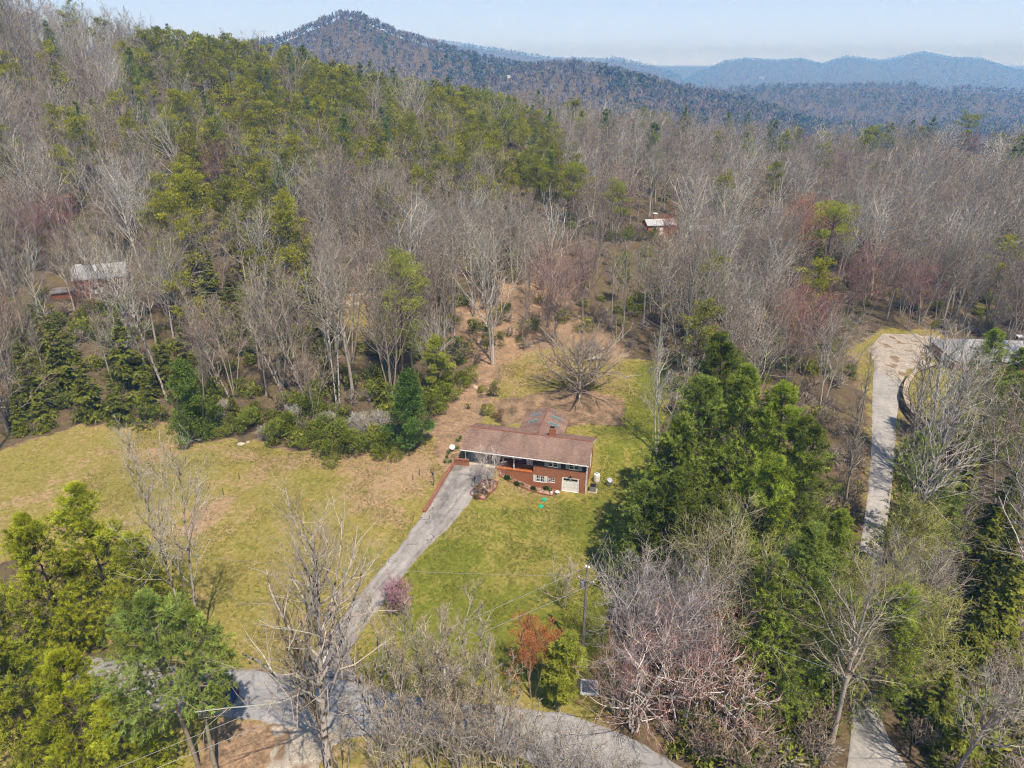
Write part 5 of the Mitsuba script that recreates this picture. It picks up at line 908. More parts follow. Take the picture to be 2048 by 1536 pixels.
def drape(name, edges, mat, lift=0.035, n=160, m=13, ragged=0.12, seed=0, crown=0.0):
    """A sheet between two edge lines, 35 mm above the ground with a skirt into it."""
    rng = np.random.default_rng(seed)
    a, b = smooth_line(resample(edges[0], n)), smooth_line(resample(edges[1], n))
    w = unit(b - a)
    wob = lambda s: (meshkit.fbm(np.stack([np.arange(n) * 0.22, np.full(n, s), np.zeros(n)], -1), 3, seed) - 0.5) * 2 * ragged
    a = a + w * wob(1.0)[:, None]; b = b + w * wob(9.0)[:, None]
    s = np.linspace(0, 1, m)
    p = a[:, None] * (1 - s)[None, :, None] + b[:, None] * s[None, :, None]
    z = terrain(p[..., 0].ravel(), p[..., 1].ravel()).reshape(n, m) + lift
    z = np.maximum(z, terrain((p[..., 0] + 0.4).ravel(), p[..., 1].ravel()).reshape(n, m))
    P = np.concatenate([p, z[..., None]], -1)
    skirt = lambda e, sgn: np.concatenate([e[:, :2] + sgn * w * 0.10, e[:, 2:] - 0.14], -1)
    P = np.concatenate([skirt(P[:, 0], -1)[:, None], P, skirt(P[:, -1], 1)[:, None]], 1)
    mm = m + 2
    idx = np.arange(n * mm).reshape(n, mm)
    q = np.stack([idx[:-1, :-1], idx[:-1, 1:], idx[1:, 1:], idx[1:, :-1]], -1).reshape(-1, 4)
    uv = np.stack(np.meshgrid(np.linspace(0, 1, n), np.linspace(0, 1, mm), indexing='ij'), -1).reshape(-1, 2)
    f = q
    v = P.reshape(-1, 3)
    nz = np.cross(v[f[0, 1]] - v[f[0, 0]], v[f[0, 2]] - v[f[0, 0]])[2]
    if nz < 0:
        f = f[:, ::-1]
    return put(name, (v, f), mat, smooth=True, uv=uv, kind='structure')

def asphalt(p, n, uv):
    a, b = fbm(p.x * 0.5, p.y * 0.5, 0.0, 3), fbm(p.x * 3.5, p.y * 3.5, 2.0, 3)
    crack = smoothstep(0.035, 0.0, dr.abs(fbm(p.x * 0.42 + 9, p.y * 0.42, 5.0, 4) - 0.5))
    g = 0.33 + 0.15 * (a - 0.5) + 0.13 * (b - 0.5)
    edge = smoothstep(0.10, 0.0, uv.y) + smoothstep(0.90, 1.0, uv.y)
    return mix(mi.Color3f(g * 1.0, g * 0.985, g * 0.98) * (1 - 0.35 * crack), [0.27, 0.20, 0.13], edge * smoothstep(0.4, 0.65, b))

def drive_concrete(p, n, uv):
    a, b = fbm(p.x * 0.45, p.y * 0.28, 0.0, 3), fbm(p.x * 2.6, p.y * 1.6, 2.0, 3)
    s = fbm(uv.y * 14.0, p.y * 0.12, 4.0, 3)
    crack = smoothstep(0.022, 0.0, dr.abs(fbm(p.x * 0.35 + 3, p.y * 0.5, 5.0, 4) - 0.5)) * smoothstep(0.4, 0.6, a)
    g = 0.30 + 0.20 * (a - 0.5) + 0.16 * (b - 0.5) + 0.16 * (s - 0.5)
    stain = smoothstep(72, 82, p.y) * smoothstep(0.42, 0.62, fbm(p.x * 0.5, p.y * 0.8, 8.0, 3))
    c = mi.Color3f(g * 1.04, g * 0.97, g * 0.90)
    return mix(c * (1 - 0.55 * crack), c * 0.62, stain * 0.8)

def gravel(p, n, uv):
    a, b, c = fbm(p.x * 0.5, p.y * 0.5, 0.0, 3), fbm(p.x * 4, p.y * 4, 2.0, 2), noise(p.x * 11, p.y * 11, 1.0)
    g = 0.40 + 0.26 * (a - 0.5) + 0.2 * (b - 0.5) + 0.14 * (c - 0.5)
    return mix(mi.Color3f(g * 1.06, g * 0.93, g * 0.76), [0.26, 0.185, 0.12], smoothstep(0.58, 0.72, a))

def side_concrete(p, n, uv):
    a, b = fbm(p.x * 0.4, p.y * 0.4, 0.0, 3), fbm(p.x * 3.2, p.y * 3.2, 2.0, 3)
    g = 0.37 + 0.16 * (a - 0.5) + 0.18 * (b - 0.5)
    seam = smoothstep(0.06, 0.02, dr.abs(p.y / 3.6 - dr.round(p.y / 3.6)) * 3.6)
    return mi.Color3f(g * 1.02, g * 0.97, g * 0.90) * (1 - 0.35 * seam)

scene['mat_asphalt'] = twosided(diffuse(proc(asphalt)))
scene['mat_drive'] = twosided(diffuse(proc(drive_concrete)))
scene['mat_gravel'] = twosided(diffuse(proc(gravel)))
scene['mat_side_drive'] = twosided(diffuse(proc(side_concrete)))
drape('road', LANE, 'mat_asphalt', 0.05, 220, 17, 0.22, 3)
drape('driveway', DRIVEWAY, 'mat_drive', 0.09, 200, 13, 0.20, 4)
drape('gravel_path', GRAVEL_DRIVE, 'mat_gravel', 0.075, 60, 11, 0.35, 5)
drape('side_road', SIDE_DRIVE, 'mat_side_drive', 0.05, 220, 11, 0.06, 6)

def drape_poly(name, poly, mat, lift, step=0.9):
    """A draped patch: triangulated polygon, points added inside."""
    P = Polygon(poly).buffer(0.8).buffer(-0.8)
    P = P.segmentize(step)
    x0, y0, x1, y1 = P.bounds
    q = np.stack(np.meshgrid(np.arange(x0, x1, step), np.arange(y0, y1, step)), -1).reshape(-1, 2)
    inner = P.buffer(-step * 0.45)
    q = q[shapely.contains_xy(inner, q[:, 0], q[:, 1])]
    ring = np.array(P.exterior.coords)[:-1]
    pts = np.concatenate([ring, q])
    from scipy.spatial import Delaunay
    t = Delaunay(pts).simplices
    c = pts[t].mean(1)
    t = t[shapely.contains_xy(P, c[:, 0], c[:, 1])]
    a, b, cc = pts[t[:, 0]], pts[t[:, 1]], pts[t[:, 2]]
    area = (b[:, 0] - a[:, 0]) * (cc[:, 1] - a[:, 1]) - (b[:, 1] - a[:, 1]) * (cc[:, 0] - a[:, 0])
    t = np.where((area < 0)[:, None], t[:, ::-1], t)
    v = np.column_stack([pts, terrain(pts[:, 0], pts[:, 1]) + lift])
    m = len(ring)
    low = np.column_stack([ring, v[:m, 2] - lift - 0.1])
    i = np.arange(m); j = (i + 1) % m
    sk = np.concatenate([np.stack([i, len(v) + i, len(v) + j], 1), np.stack([i, len(v) + j, j], 1)])
    return put(name, (np.concatenate([v, low]), np.concatenate([t, sk])), mat, smooth=40, kind='structure')

drape_poly('gravel_yard', PARKING, 'mat_gravel', 0.08)

# ------------------------------------------------------------------ tufts standing in the grass
grng = np.random.default_rng(21)
CL = Polygon(CLEARING).buffer(-0.5)
gp = np.stack([grng.uniform(-62, 30, 150000), grng.uniform(43.5, 128, 150000)], 1)
gp = gp[shapely.contains_xy(CL, gp[:, 0], gp[:, 1])]
paved = shapely.union_all([Polygon(DRIVEWAY[0] + DRIVEWAY[1][::-1]).buffer(0.1), Polygon(LANE[0] + LANE[1][::-1]).buffer(0.3), Polygon(PATH).buffer(0), Polygon(BED_BACK).buffer(0), Polygon([(-9, 83), (10.2, 78.6), (13.5, 88.5), (10, 96), (0, 96), (-5, 92)])])
shapely.prepare(paved)
gp = gp[~shapely.contains_xy(paved, gp[:, 0], gp[:, 1])]
q = np.column_stack([gp * 0.30, np.zeros(len(gp))])
gp = gp[grng.random(len(gp)) < np.clip((meshkit.fbm(q, 4, 31) - 0.38) * 3.2, 0.06, 1.0)][:34000]
m = len(gp)
lw = inside(LUSH, gp[:, 0], gp[:, 1], 3.0, 1.5)[:, None]
tone = np.clip(grng.random((m, 1)) * 1.1 - 0.75 * lw * grng.random((m, 1)), 0, 1)
tc = (np.array([0.085, 0.125, 0.022]) * (1 - tone) + np.array([0.33, 0.26, 0.10]) * tone) * (0.75 + 0.5 * grng.random((m, 1)))
B = np.column_stack([gp, terrain(gp[:, 0], gp[:, 1])])
B = np.repeat(B, 3, 0) + np.column_stack([grng.normal(size=(3 * m, 2)) * 0.07, np.full(3 * m, -0.01)])
v, f, c = spikes(B, np.column_stack([grng.normal(size=(3 * m, 2)) * 0.8, np.full(3 * m, 0.8)]), 0.10 + 0.17 * grng.random(3 * m), 0.07 + 0.06 * grng.random(3 * m), np.repeat(tc, 3, 0), grng)
put('grass_tufts', (v, f), 'mat_wood', label='uneven tufts of green and straw coloured grass in the field and lawn', cat='grass', kind='stuff', color=c)

# ------------------------------------------------------------------ house materials
def brickwork(base, mortar, dark):
    def f(p, n, uv):
        h = dr.select(dr.abs(n.x) > dr.abs(n.y), p.y * 1.03, p.x * 1.03)
        row = dr.floor(p.z / 0.075)
        x = h / 0.215 + 0.5 * (row - 2 * dr.floor(row / 2))
        fx, fz = x - dr.floor(x), p.z / 0.075 - row
        joint = dr.maximum(smoothstep(0.06, 0.02, fx), smoothstep(0.16, 0.06, fz))
        r = cell_rand(dr.floor(x), row, 3)
        c = mix(base, dark, r * 0.75) * (0.85 + 0.3 * fbm(p.x * 0.8, p.y * 0.8, p.z * 0.8, 2))
        return mix(c, mortar, joint * 0.55)
    return f

def shingles(base, spread):
    def f(p, n, uv):
        row = dr.floor(uv.y / 0.14)
        r = cell_rand(dr.floor(uv.x / 0.3 + 0.5 * row), row, 5)
        lap = smoothstep(0.25, 0.0, uv.y / 0.14 - row)
        streak = fbm(uv.x * 1.3, uv.y * 0.25, 2.0, 3)
        blotch = fbm(uv.x * 0.5, uv.y * 0.5, 6.0, 3)
        return mi.Color3f(base) * (1 + spread * (r - 0.5) - 0.25 * lap + 0.45 * (streak - 0.5) + 0.35 * (blotch - 0.5))
    return f

scene['mat_brick'] = twosided(diffuse(proc(brickwork([0.40, 0.165, 0.085], [0.42, 0.32, 0.24], [0.27, 0.105, 0.06]))))
scene['mat_brick_edge'] = twosided(diffuse(proc(lambda p, n, uv: mix([0.34, 0.15, 0.10], [0.22, 0.10, 0.07], cell_rand(p.x * 4.5, p.y * 4.5, 2)))))
scene['mat_roof'] = twosided(diffuse(proc(shingles([0.250, 0.170, 0.135], 0.36))))
scene['mat_ridge'] = twosided(diffuse(proc(lambda p, n, uv: mi.Color3f(0.26, 0.115, 0.085) * (0.8 + 0.4 * noise(p.x * 6, p.y * 6)))))
scene['mat_grey_roof'] = twosided(diffuse(proc(shingles([0.33, 0.335, 0.35], 0.35))))
scene['mat_pale_roof'] = twosided(diffuse(proc(lambda p, n, uv: mi.Color3f(0.48, 0.49, 0.50) * (0.82 + 0.36 * fbm(p.x * 0.8, p.y * 0.8, 1.0, 3)))))
scene['mat_siding'] = twosided(diffuse(proc(lambda p, n, uv: mi.Color3f(0.060, 0.038, 0.032) * (0.8 + 0.4 * noise(p.x * 2, p.y * 2, p.z * 9)))))
scene['mat_porch_siding'] = twosided(diffuse(proc(lambda p, n, uv: mi.Color3f(0.115, 0.042, 0.036) * (0.8 + 0.4 * noise(p.x * 2, p.y * 2, p.z * 9)))))
scene['mat_white'] = twosided({'type': 'principled', 'base_color': proc(lambda p, n, uv: mi.Color3f(0.80, 0.80, 0.79) * (0.90 + 0.14 * fbm(p.x * 1.5, p.y * 1.5, p.z * 1.5, 2))), 'roughness': 0.45})
scene['mat_blue_grey'] = twosided(diffuse(proc(lambda p, n, uv: mi.Color3f(0.34, 0.40, 0.46) * (0.85 + 0.3 * noise(p.x, p.y, p.z * 18)))))
scene['mat_pane'] = twosided({'type': 'principled', 'base_color': rgb(0.015, 0.02, 0.03), 'roughness': 0.08, 'specular': 0.6})
scene['mat_skylight'] = twosided({'type': 'principled', 'base_color': rgb(0.10, 0.17, 0.16), 'roughness': 0.10, 'specular': 0.7})
scene['mat_porch_floor'] = twosided(diffuse(proc(lambda p, n, uv: mix([0.52, 0.17, 0.055], [0.38, 0.12, 0.045], cell_rand(p.x * 5, p.y * 9, 1)))))
scene['mat_slab'] = twosided(diffuse(proc(lambda p, n, uv: mi.Color3f(0.50, 0.46, 0.36) * (0.75 + 0.5 * fbm(p.x * 1.4, p.y * 1.4, 1.0, 3)))))
scene['mat_black'] = twosided({'type': 'principled', 'base_color': rgb(0.02, 0.02, 0.022), 'roughness': 0.45})
scene['mat_galv'] = twosided({'type': 'principled', 'base_color': proc(lambda p, n, uv: mi.Color3f(0.33, 0.35, 0.37) * (0.8 + 0.4 * noise(p.x * 4, p.y * 4, p.z * 4))), 'roughness': 0.45, 'metallic': 0.35})
scene['mat_pole'] = twosided(diffuse(proc(lambda p, n, uv: mi.Color3f(0.27, 0.24, 0.20) * (0.7 + 0.6 * fbm(p.x * 14, p.y * 14, p.z * 1.2, 2)))))
scene['mat_mulch'] = twosided(diffuse(proc(lambda p, n, uv: mix([0.30, 0.175, 0.13], [0.44, 0.32, 0.24], smoothstep(0.45, 0.7, fbm(p.x * 3, p.y * 3, 0.0, 3))) * (0.6 + 0.8 * noise(p.x * 9, p.y * 9)))))
scene['mat_cap_stone'] = twosided(diffuse(proc(lambda p, n, uv: mi.Color3f(0.47, 0.38, 0.28) * (0.6 + 0.8 * fbm(p.x * 3, p.y * 3, 0.0, 2)))))
scene['mat_dark_wall'] = twosided(diffuse(proc(lambda p, n, uv: mi.Color3f(0.10, 0.085, 0.075) * (0.6 + 0.8 * fbm(p.x * 2.5, p.y * 2.5, p.z * 5, 2)))))
scene['mat_green_lid'] = twosided({'type': 'principled', 'base_color': rgb(0.02, 0.42, 0.24), 'roughness': 0.5})
scene['mat_yellow'] = twosided({'type': 'principled', 'base_color': rgb(0.75, 0.48, 0.02), 'roughness': 0.5})
scene['mat_red_paint'] = twosided(diffuse(rgb(0.38, 0.05, 0.045)))
scene['mat_grey_wood'] = twosided(diffuse(proc(lambda p, n, uv: mi.Color3f(0.24, 0.22, 0.20) * (0.75 + 0.5 * noise(p.x * 3, p.y * 3, p.z * 14)))))
scene['mat_tan_wall'] = twosided(diffuse(proc(lambda p, n, uv: mi.Color3f(0.46, 0.38, 0.30) * (0.85 + 0.3 * fbm(p.x, p.y, p.z, 2)))))
scene['mat_car'] = {'type': 'principled', 'base_color': rgb(0.012, 0.035, 0.13), 'roughness': 0.25, 'metallic': 0.3, 'clearcoat': 1.0, 'clearcoat_gloss': 0.95}
scene['mat_tyre'] = twosided(diffuse(rgb(0.02, 0.02, 0.02)))
scene['mat_wire'] = twosided({'type': 'principled', 'base_color': rgb(0.45, 0.45, 0.45), 'roughness': 0.4, 'metallic': 0.6})

# ------------------------------------------------------------------ shapes in a local frame
class Frame:
    """A building's own axes: X along its front to the right, Y to the back, Z up."""
    def __init__(self, x, y, z, turn):
        c, s = math.cos(turn), math.sin(turn)
        self.M = np.array([[c, -s, 0], [s, c, 0], [0, 0, 1.0]]); self.o = np.array([x, y, z], float)
    def __call__(self, p):
        return np.asarray(p, float) @ self.M.T + self.o
    def mesh(self, m):
        return trimesh.Trimesh(self(m.vertices), m.faces, process=False)

def box(x0, x1, y0, y1, z0, z1, r=0.0):
    m = trimesh.creation.box(extents=[x1 - x0, y1 - y0, z1 - z0])
    m.apply_translation([(x0 + x1) / 2, (y0 + y1) / 2, (z0 + z1) / 2])
    return m

def cyl(p0, p1, r0, r1=None, n=10):
    p0, p1 = np.asarray(p0, float), np.asarray(p1, float)
    v, f, _ = tubes(np.array([[p0, p1]]), np.array([[r0, r0 if r1 is None else r1]]), n, np.zeros((1, 3)))
    k = len(v)
    a = np.arange(n)
    caps = np.concatenate([np.stack([np.full(n, k), (a + 1) % n, a], 1), np.stack([np.full(n, k + 1), n + a, n + (a + 1) % n], 1)])
    return trimesh.Trimesh(np.concatenate([v, [p0, p1]]), np.concatenate([f, caps]), process=False)

def lathe(profile, n=20):
    return trimesh.creation.revolve(np.array(profile, float), sections=n)

def join(*ms):
    return trimesh.util.concatenate(list(ms))

def prism(poly, d0, d1, axis='y'):
    """Extrude a polygon given in (X, Z) along Y, or in (Y, Z) along X."""
    m = trimesh.creation.extrude_polygon(poly, d1 - d0, engine='earcut')
    v = m.vertices.copy()
    if axis == 'y':
        w = np.column_stack([v[:, 0], d0 + v[:, 2], v[:, 1]]); f = m.faces[:, ::-1]
    else:
        w = np.column_stack([d0 + v[:, 2], v[:, 0], v[:, 1]]); f = m.faces
    return trimesh.Trimesh(w, f, process=False)

def slope(fr, corners, thick):
    """A roof slope from four corners (eave left, eave right, ridge right, ridge left); uv in metres along and up the slope."""
    c = np.asarray(corners, float)
    nrm = unit(np.cross(c[1] - c[0], c[3] - c[0]))
    v = np.concatenate([c, c - nrm * thick])
    f = np.array([[0, 1, 2], [0, 2, 3], [4, 6, 5], [4, 7, 6], [0, 4, 5], [0, 5, 1], [1, 5, 6], [1, 6, 2], [2, 6, 7], [2, 7, 3], [3, 7, 4], [3, 4, 0]])
    e = unit(c[1] - c[0]); g = unit(np.cross(nrm, e))
    q = v[f].reshape(-1, 3)
    uv = np.stack([(q - c[0]) @ e, (q - c[0]) @ g], 1)
    return (fr(q), np.arange(len(q)).reshape(-1, 3)), uv

def rect(x0, x1, z0, z1):
    return Polygon([(x0, z0), (x1, z0), (x1, z1), (x0, z1)])

def window(fr, parent, x0, x1, z0, z1, y, mat='mat_white', cols=2, rows=2, sash=0.035):
    """A framed window in a front wall (facing -Y): frame with bars, a pane set back."""
    w = 0.07
    cells = []
    cw, ch = (x1 - x0 - 2 * w - (cols - 1) * sash) / cols, (z1 - z0 - 2 * w - (rows - 1) * sash) / rows
    for i in range(cols):
        for j in range(rows):
            a, b = x0 + w + i * (cw + sash), z0 + w + j * (ch + sash)
            cells.append(rect(a, a + cw, b, b + ch))
    frame = rect(x0, x1, z0, z1).difference(shapely.union_all(cells))
    key = put('window', fr.mesh(prism(frame, y - 0.05, y + 0.06)), mat, parent)
    put('pane', fr.mesh(box(x0 + w * 0.6, x1 - w * 0.6, y + 0.0, y + 0.02, z0 + w * 0.6, z1 - w * 0.6)), 'mat_pane', key)
    put('sill', fr.mesh(box(x0 - 0.05, x1 + 0.05, y - 0.09, y - 0.052, z0 - 0.06, z0 - 0.003)), mat, key)
    return key

def shutter(fr, parent, x0, x1, z0, z1, y, mat):
    n = 7
    parts = [box(x0, x0 + 0.05, y - 0.045, y - 0.003, z0, z1), box(x1 - 0.05, x1, y - 0.045, y - 0.003, z0, z1)]
    h = (z1 - z0) / n
    for i in range(n):
        parts.append(box(x0 + 0.052, x1 - 0.052, y - 0.035, y - 0.004, z0 + i * h + 0.01, z0 + (i + 1) * h - 0.01))
    return put('shutter', fr.mesh(join(*parts)), mat, parent)

# ------------------------------------------------------------------ the brick house
HF = Frame(10.16, 79.60, 0.0, -math.atan2(0.242, 0.970))
hs = thing('brick_house', 'long brick house with a brown shingle roof, white garage door and rear wing', 'house')
LEN, DEP, EAVE, RIDGE = 17.5, 7.1, 4.92, 6.42
front = Polygon([(-7.4, -0.6), (0, -0.6), (0, 3.55), (-7.4, 3.55)])
holes = [rect(-3.32, -0.92, 0.02, 2.28), rect(-5.22, -4.32, 1.15, 1.85), rect(-7.0, -5.8, 0.98, 2.0)]
put('wall', HF.mesh(prism(front.difference(shapely.union_all(holes)), 0.0, 0.25)), 'mat_brick', hs)
gable = Polygon([(0.26, -0.6), (DEP, -0.6), (DEP, EAVE - 0.05), (DEP / 2, RIDGE - 0.18), (0.26, EAVE - 0.05)])
put('wall', HF.mesh(prism(gable, -0.25, -0.003, 'x')), 'mat_brick', hs)
put('wall', HF.mesh(box(-7.4, -0.26, DEP - 0.25, DEP, -0.6, 4.85)), 'mat_brick', hs)
put('wall', HF.mesh(box(-13.0, -7.41, DEP - 0.25, DEP, 1.0, 4.85)), 'mat_brick', hs)
put('siding', HF.mesh(prism(Polygon([(-7.4, 3.552), (0.0, 3.552), (0.0, 4.86), (-7.4, 4.86)]).difference(shapely.union_all([rect(-5.35, -4.0, 3.66, 4.62), rect(-2.4, -1.05, 3.66, 4.62)])), 0.035, 0.25)), 'mat_siding', hs, label='dark brown upper siding')
put('porch_wall', HF.mesh(box(-12.9, -7.42, 1.75, 1.95, 2.4, 4.86)), 'mat_porch_siding', hs)
put('side_wall', HF.mesh(box(-7.40, -7.20, 0.252, 1.75, 2.4, 4.86)), 'mat_porch_siding', hs)
put('porch_base', HF.mesh(box(-12.9, -7.405, 0.0, 0.22, -0.3, 2.28)), 'mat_brick', hs)
put('porch_floor', HF.mesh(box(-12.95, -7.405, -0.06, 1.74, 2.282, 2.42)), 'mat_porch_floor', hs, label='orange tiled porch floor')
put('carport_slab', HF.mesh(box(-17.6, -12.96, -0.35, 6.8, 1.9, 2.475)), 'mat_slab', hs)
put('carport_wall', HF.mesh(box(-17.5, -12.9, DEP - 0.24, DEP - 0.01, 1.2, 4.85)), 'mat_brick', hs)
put('carport_wall', HF.mesh(box(-13.1, -12.91, 1.96, DEP - 0.26, 2.4, 4.85)), 'mat_porch_siding', hs)
put('ceiling', HF.mesh(box(-17.7, -7.42, -0.40, DEP - 0.26, 4.87, 4.90)), 'mat_grey_wood', hs)
for x in (-17.3, -13.0, -10.2):
    put('post', HF.mesh(box(x - 0.06, x + 0.06, -0.02, 0.10, 2.43, 4.868)), 'mat_white', hs)
dk = put('front_door', HF.mesh(box(-8.75, -7.85, 1.66, 1.745, 2.43, 4.45)), 'mat_white', hs, label='white front door beside the porch corner')
put('pane', HF.mesh(box(-8.55, -8.05, 1.64, 1.657, 3.3, 4.25)), 'mat_pane', dk)
for x0, x1 in ((-12.3, -11.3), (-10.9, -9.6)):
    window(HF, hs, x0, x1, 3.2, 4.35, 1.74)
for x0 in (-5.35, -2.4):
    window(HF, hs, x0, x0 + 0.66, 3.66, 4.62, 0.10, cols=1, rows=2)
    window(HF, hs, x0 + 0.69, x0 + 1.35, 3.66, 4.62, 0.10, cols=1, rows=2)
    shutter(HF, hs, x0 - 0.47, x0 - 0.03, 3.63, 4.65, 0.035, 'mat_blue_grey')
    shutter(HF, hs, x0 + 1.38, x0 + 1.82, 3.63, 4.65, 0.035, 'mat_blue_grey')
window(HF, hs, -7.0, -6.41, 0.98, 2.0, 0.07, cols=2, rows=2)
window(HF, hs, -6.39, -5.8, 0.98, 2.0, 0.07, cols=2, rows=2)
shutter(HF, hs, -7.39, -7.03, 0.94, 2.04, 0.0, 'mat_white')
shutter(HF, hs, -5.77, -5.36, 0.94, 2.04, 0.0, 'mat_white')
window(HF, hs, -5.22, -4.32, 1.15, 1.85, 0.07, cols=3, rows=2)
gd = thing_key = key_for('garage_door', hs)
scene[gd] = mikit.ply(HF.mesh(prism(rect(-3.32, -0.92, 0.02, 2.28).difference(rect(-3.22, -1.02, 0.03, 2.18)), -0.03, 0.12)), 'mat_white')
for i in range(4):
    z0 = 0.03 + i * 0.5375
    pz = [box(-3.215, -1.025, 0.05, 0.09, z0 + 0.012, z0 + 0.526)]
    if i < 3:
        pz += [box(-3.14 + j * 0.535, -2.68 + j * 0.535, 0.035, 0.049, z0 + 0.08, z0 + 0.45) for j in range(4)]
        put('panel', HF.mesh(join(*pz)), 'mat_white', gd)
    else:
        put('panel', HF.mesh(join(*pz)), 'mat_white', gd)
        for a, b in ((-3.08, -2.22), (-2.02, -1.16)):
            put('pane', HF.mesh(box(a, b, 0.03, 0.049, z0 + 0.14, z0 + 0.42)), 'mat_pane', gd)
put('wall_lamp', HF.mesh(join(box(-2.22, -2.02, -0.20, -0.003, 2.50, 2.62), cyl([-2.28, -0.22, 2.52], [-2.40, -0.30, 2.42], 0.06), cyl([-1.96, -0.22, 2.52], [-1.84, -0.30, 2.42], 0.06))), 'mat_black', hs)
yb = DEP / 2
xl, xr = -LEN - 0.35, 0.35
m, uvr = slope(HF, [[xl, -0.5, EAVE], [xr, -0.5, EAVE], [xr, yb, RIDGE + 0.06], [xl, yb, RIDGE + 0.06]], 0.14)
rf = key_for('roof', hs); scene[rf] = mikit.ply(m, 'mat_roof', uv=uvr)
m, uvr = slope(HF, [[xr, DEP + 0.5, EAVE], [xl, DEP + 0.5, EAVE], [xl, yb, RIDGE + 0.055], [xr, yb, RIDGE + 0.055]], 0.14)
put('back_slope', m, 'mat_roof', rf, uv=uvr)
put('ridge_cap', HF.mesh(join(*[cyl([xl + 0.05 + i * 0.9, yb, RIDGE + 0.035], [xl + 0.93 + i * 0.9, yb, RIDGE + 0.045], 0.13, n=8) for i in range(20)])), 'mat_ridge', rf)
put('gutter', HF.mesh(join(box(xl, xr, -0.63, -0.515, EAVE - 0.13, EAVE - 0.02))), 'mat_white', rf)
put('fascia', HF.mesh(join(box(xl, xr, -0.512, -0.47, EAVE - 0.20, EAVE - 0.145))), 'mat_white', rf)
barge = lambda x, y0, z0, y1, z1: prism(Polygon([(y0, z0 - 0.34), (y1, z1 - 0.34), (y1, z1 - 0.16), (y0, z0 - 0.16)]), x, x + 0.04, 'x')
put('bargeboard', HF.mesh(join(barge(xr - 0.045, -0.46, EAVE, yb, RIDGE + 0.06), barge(xr - 0.045, yb + 0.002, RIDGE + 0.06, DEP + 0.46, EAVE))), 'mat_white', rf)
put('downspout', HF.mesh(join(cyl([0.02, -0.06, 0.05], [0.02, -0.06, EAVE - 0.2], 0.05), cyl([0.06, -0.06, EAVE - 0.2], [0.06, -0.5, EAVE - 0.14], 0.05))), 'mat_white', hs)
put('downspout', HF.mesh(cyl([0.08, 0.45, 0.0], [0.08, 0.45, EAVE - 0.45], 0.05)), 'mat_white', hs)
ch = put('chimney', HF.mesh(box(-6.1, -5.2, 4.1, 4.75, 5.6, 7.35)), 'mat_brick', hs)
put('flue', HF.mesh(box(-5.98, -5.32, 4.2, 4.65, 7.352, 7.52)), 'mat_black', ch)
put('flashing', HF.mesh(box(-6.3, -6.11, 4.05, 4.8, 6.05, 6.35)), 'mat_black', ch)
# gable end of the right: door, steps, small window
put('side_door', HF.mesh(box(0.002, 0.06, 4.0, 4.95, 1.75, 3.75)), 'mat_white', hs)
put('side_window', HF.mesh(box(0.002, 0.05, 1.6, 2.5, 3.4, 4.4)), 'mat_white', hs)
put('meter_box', HF.mesh(box(0.002, 0.16, 0.75, 1.0, 1.2, 1.75)), 'mat_galv', hs)
# rear wing
wl, wr, wc = -11.15, -4.45, -7.8
wg = key_for('rear_wing', hs)
scene[wg] = mikit.ply(HF.mesh(join(box(wl + 0.45, wl + 0.70, DEP + 0.02, 12.6, 1.8, 4.85), box(wr - 0.70, wr - 0.45, DEP + 0.02, 12.6, 1.8, 4.85), prism(Polygon([(wl + 0.71, 1.8), (wr - 0.71, 1.8), (wr - 0.71, 4.9), (wc, 6.05), (wl + 0.71, 4.9)]), 12.35, 12.6))), 'mat_brick')
for sgn, xe, nm in ((1, wr, 'right_slope'), (-1, wl, 'left_slope')):
    q = [[xe, DEP - 0.6, EAVE], [xe, 13.0, EAVE], [wc, 13.0, 6.22], [wc, DEP - 3.0, 6.22]] if sgn > 0 else [[xe, 13.0, EAVE], [xe, DEP - 0.6, EAVE], [wc, DEP - 3.0, 6.215], [wc, 13.0, 6.215]]
    m, uvr = slope(HF, q, 0.13)
    put(nm, m, 'mat_roof', wg, uv=uvr)
put('ridge_cap', HF.mesh(join(*[cyl([wc, 4.6 + i * 0.85, 6.20], [wc, 5.43 + i * 0.85, 6.21], 0.12, n=8) for i in range(10)])), 'mat_ridge', wg)
for y0, sgn in ((8.3, 1), (10.4, 1), (8.6, -1), (10.8, -1)):
    xe = wr if sgn > 0 else wl
    zz = lambda x: EAVE + (6.22 - EAVE) * (x - xe) / (wc - xe)
    xa, xb = (wc + 0.9, wc + 2.35) if sgn > 0 else (wc - 2.35, wc - 0.9)
    c = np.array([[xa, y0, zz(xa) + 0.07], [xb, y0, zz(xb) + 0.07], [xb, y0 + 0.62, zz(xb) + 0.07], [xa, y0 + 0.62, zz(xa) + 0.07]])
    (vv, ff), _ = slope(HF, c, 0.16)
    sk = put('skylight', (vv, ff), 'mat_skylight', wg)
    rim = join(*[cyl(c[i], c[(i + 1) % 4], 0.045, n=6) for i in range(4)])
    put('rim', HF.mesh(rim), 'mat_galv', sk)
put('gutter', HF.mesh(box(wr + 0.012, wr + 0.09, DEP + 0.55, 13.0, EAVE - 0.12, EAVE - 0.03)), 'mat_ridge', wg)
put('gutter', HF.mesh(box(wl - 0.09, wl - 0.012, DEP + 0.55, 13.0, EAVE - 0.12, EAVE - 0.03)), 'mat_ridge', wg)

# ------------------------------------------------------------------ round the house
def at(x, y, up=0.0):
    return np.array([x, y, ground_z(x, y) + up])

def hl(X, Y):
    p = HF([X, Y, 0.0]); return float(p[0]), float(p[1])

def placed(m, x, y, turn=0.0, up=0.0, z=None):
    return Frame(x, y, (ground_z(x, y) if z is None else z) + up, turn).mesh(m)

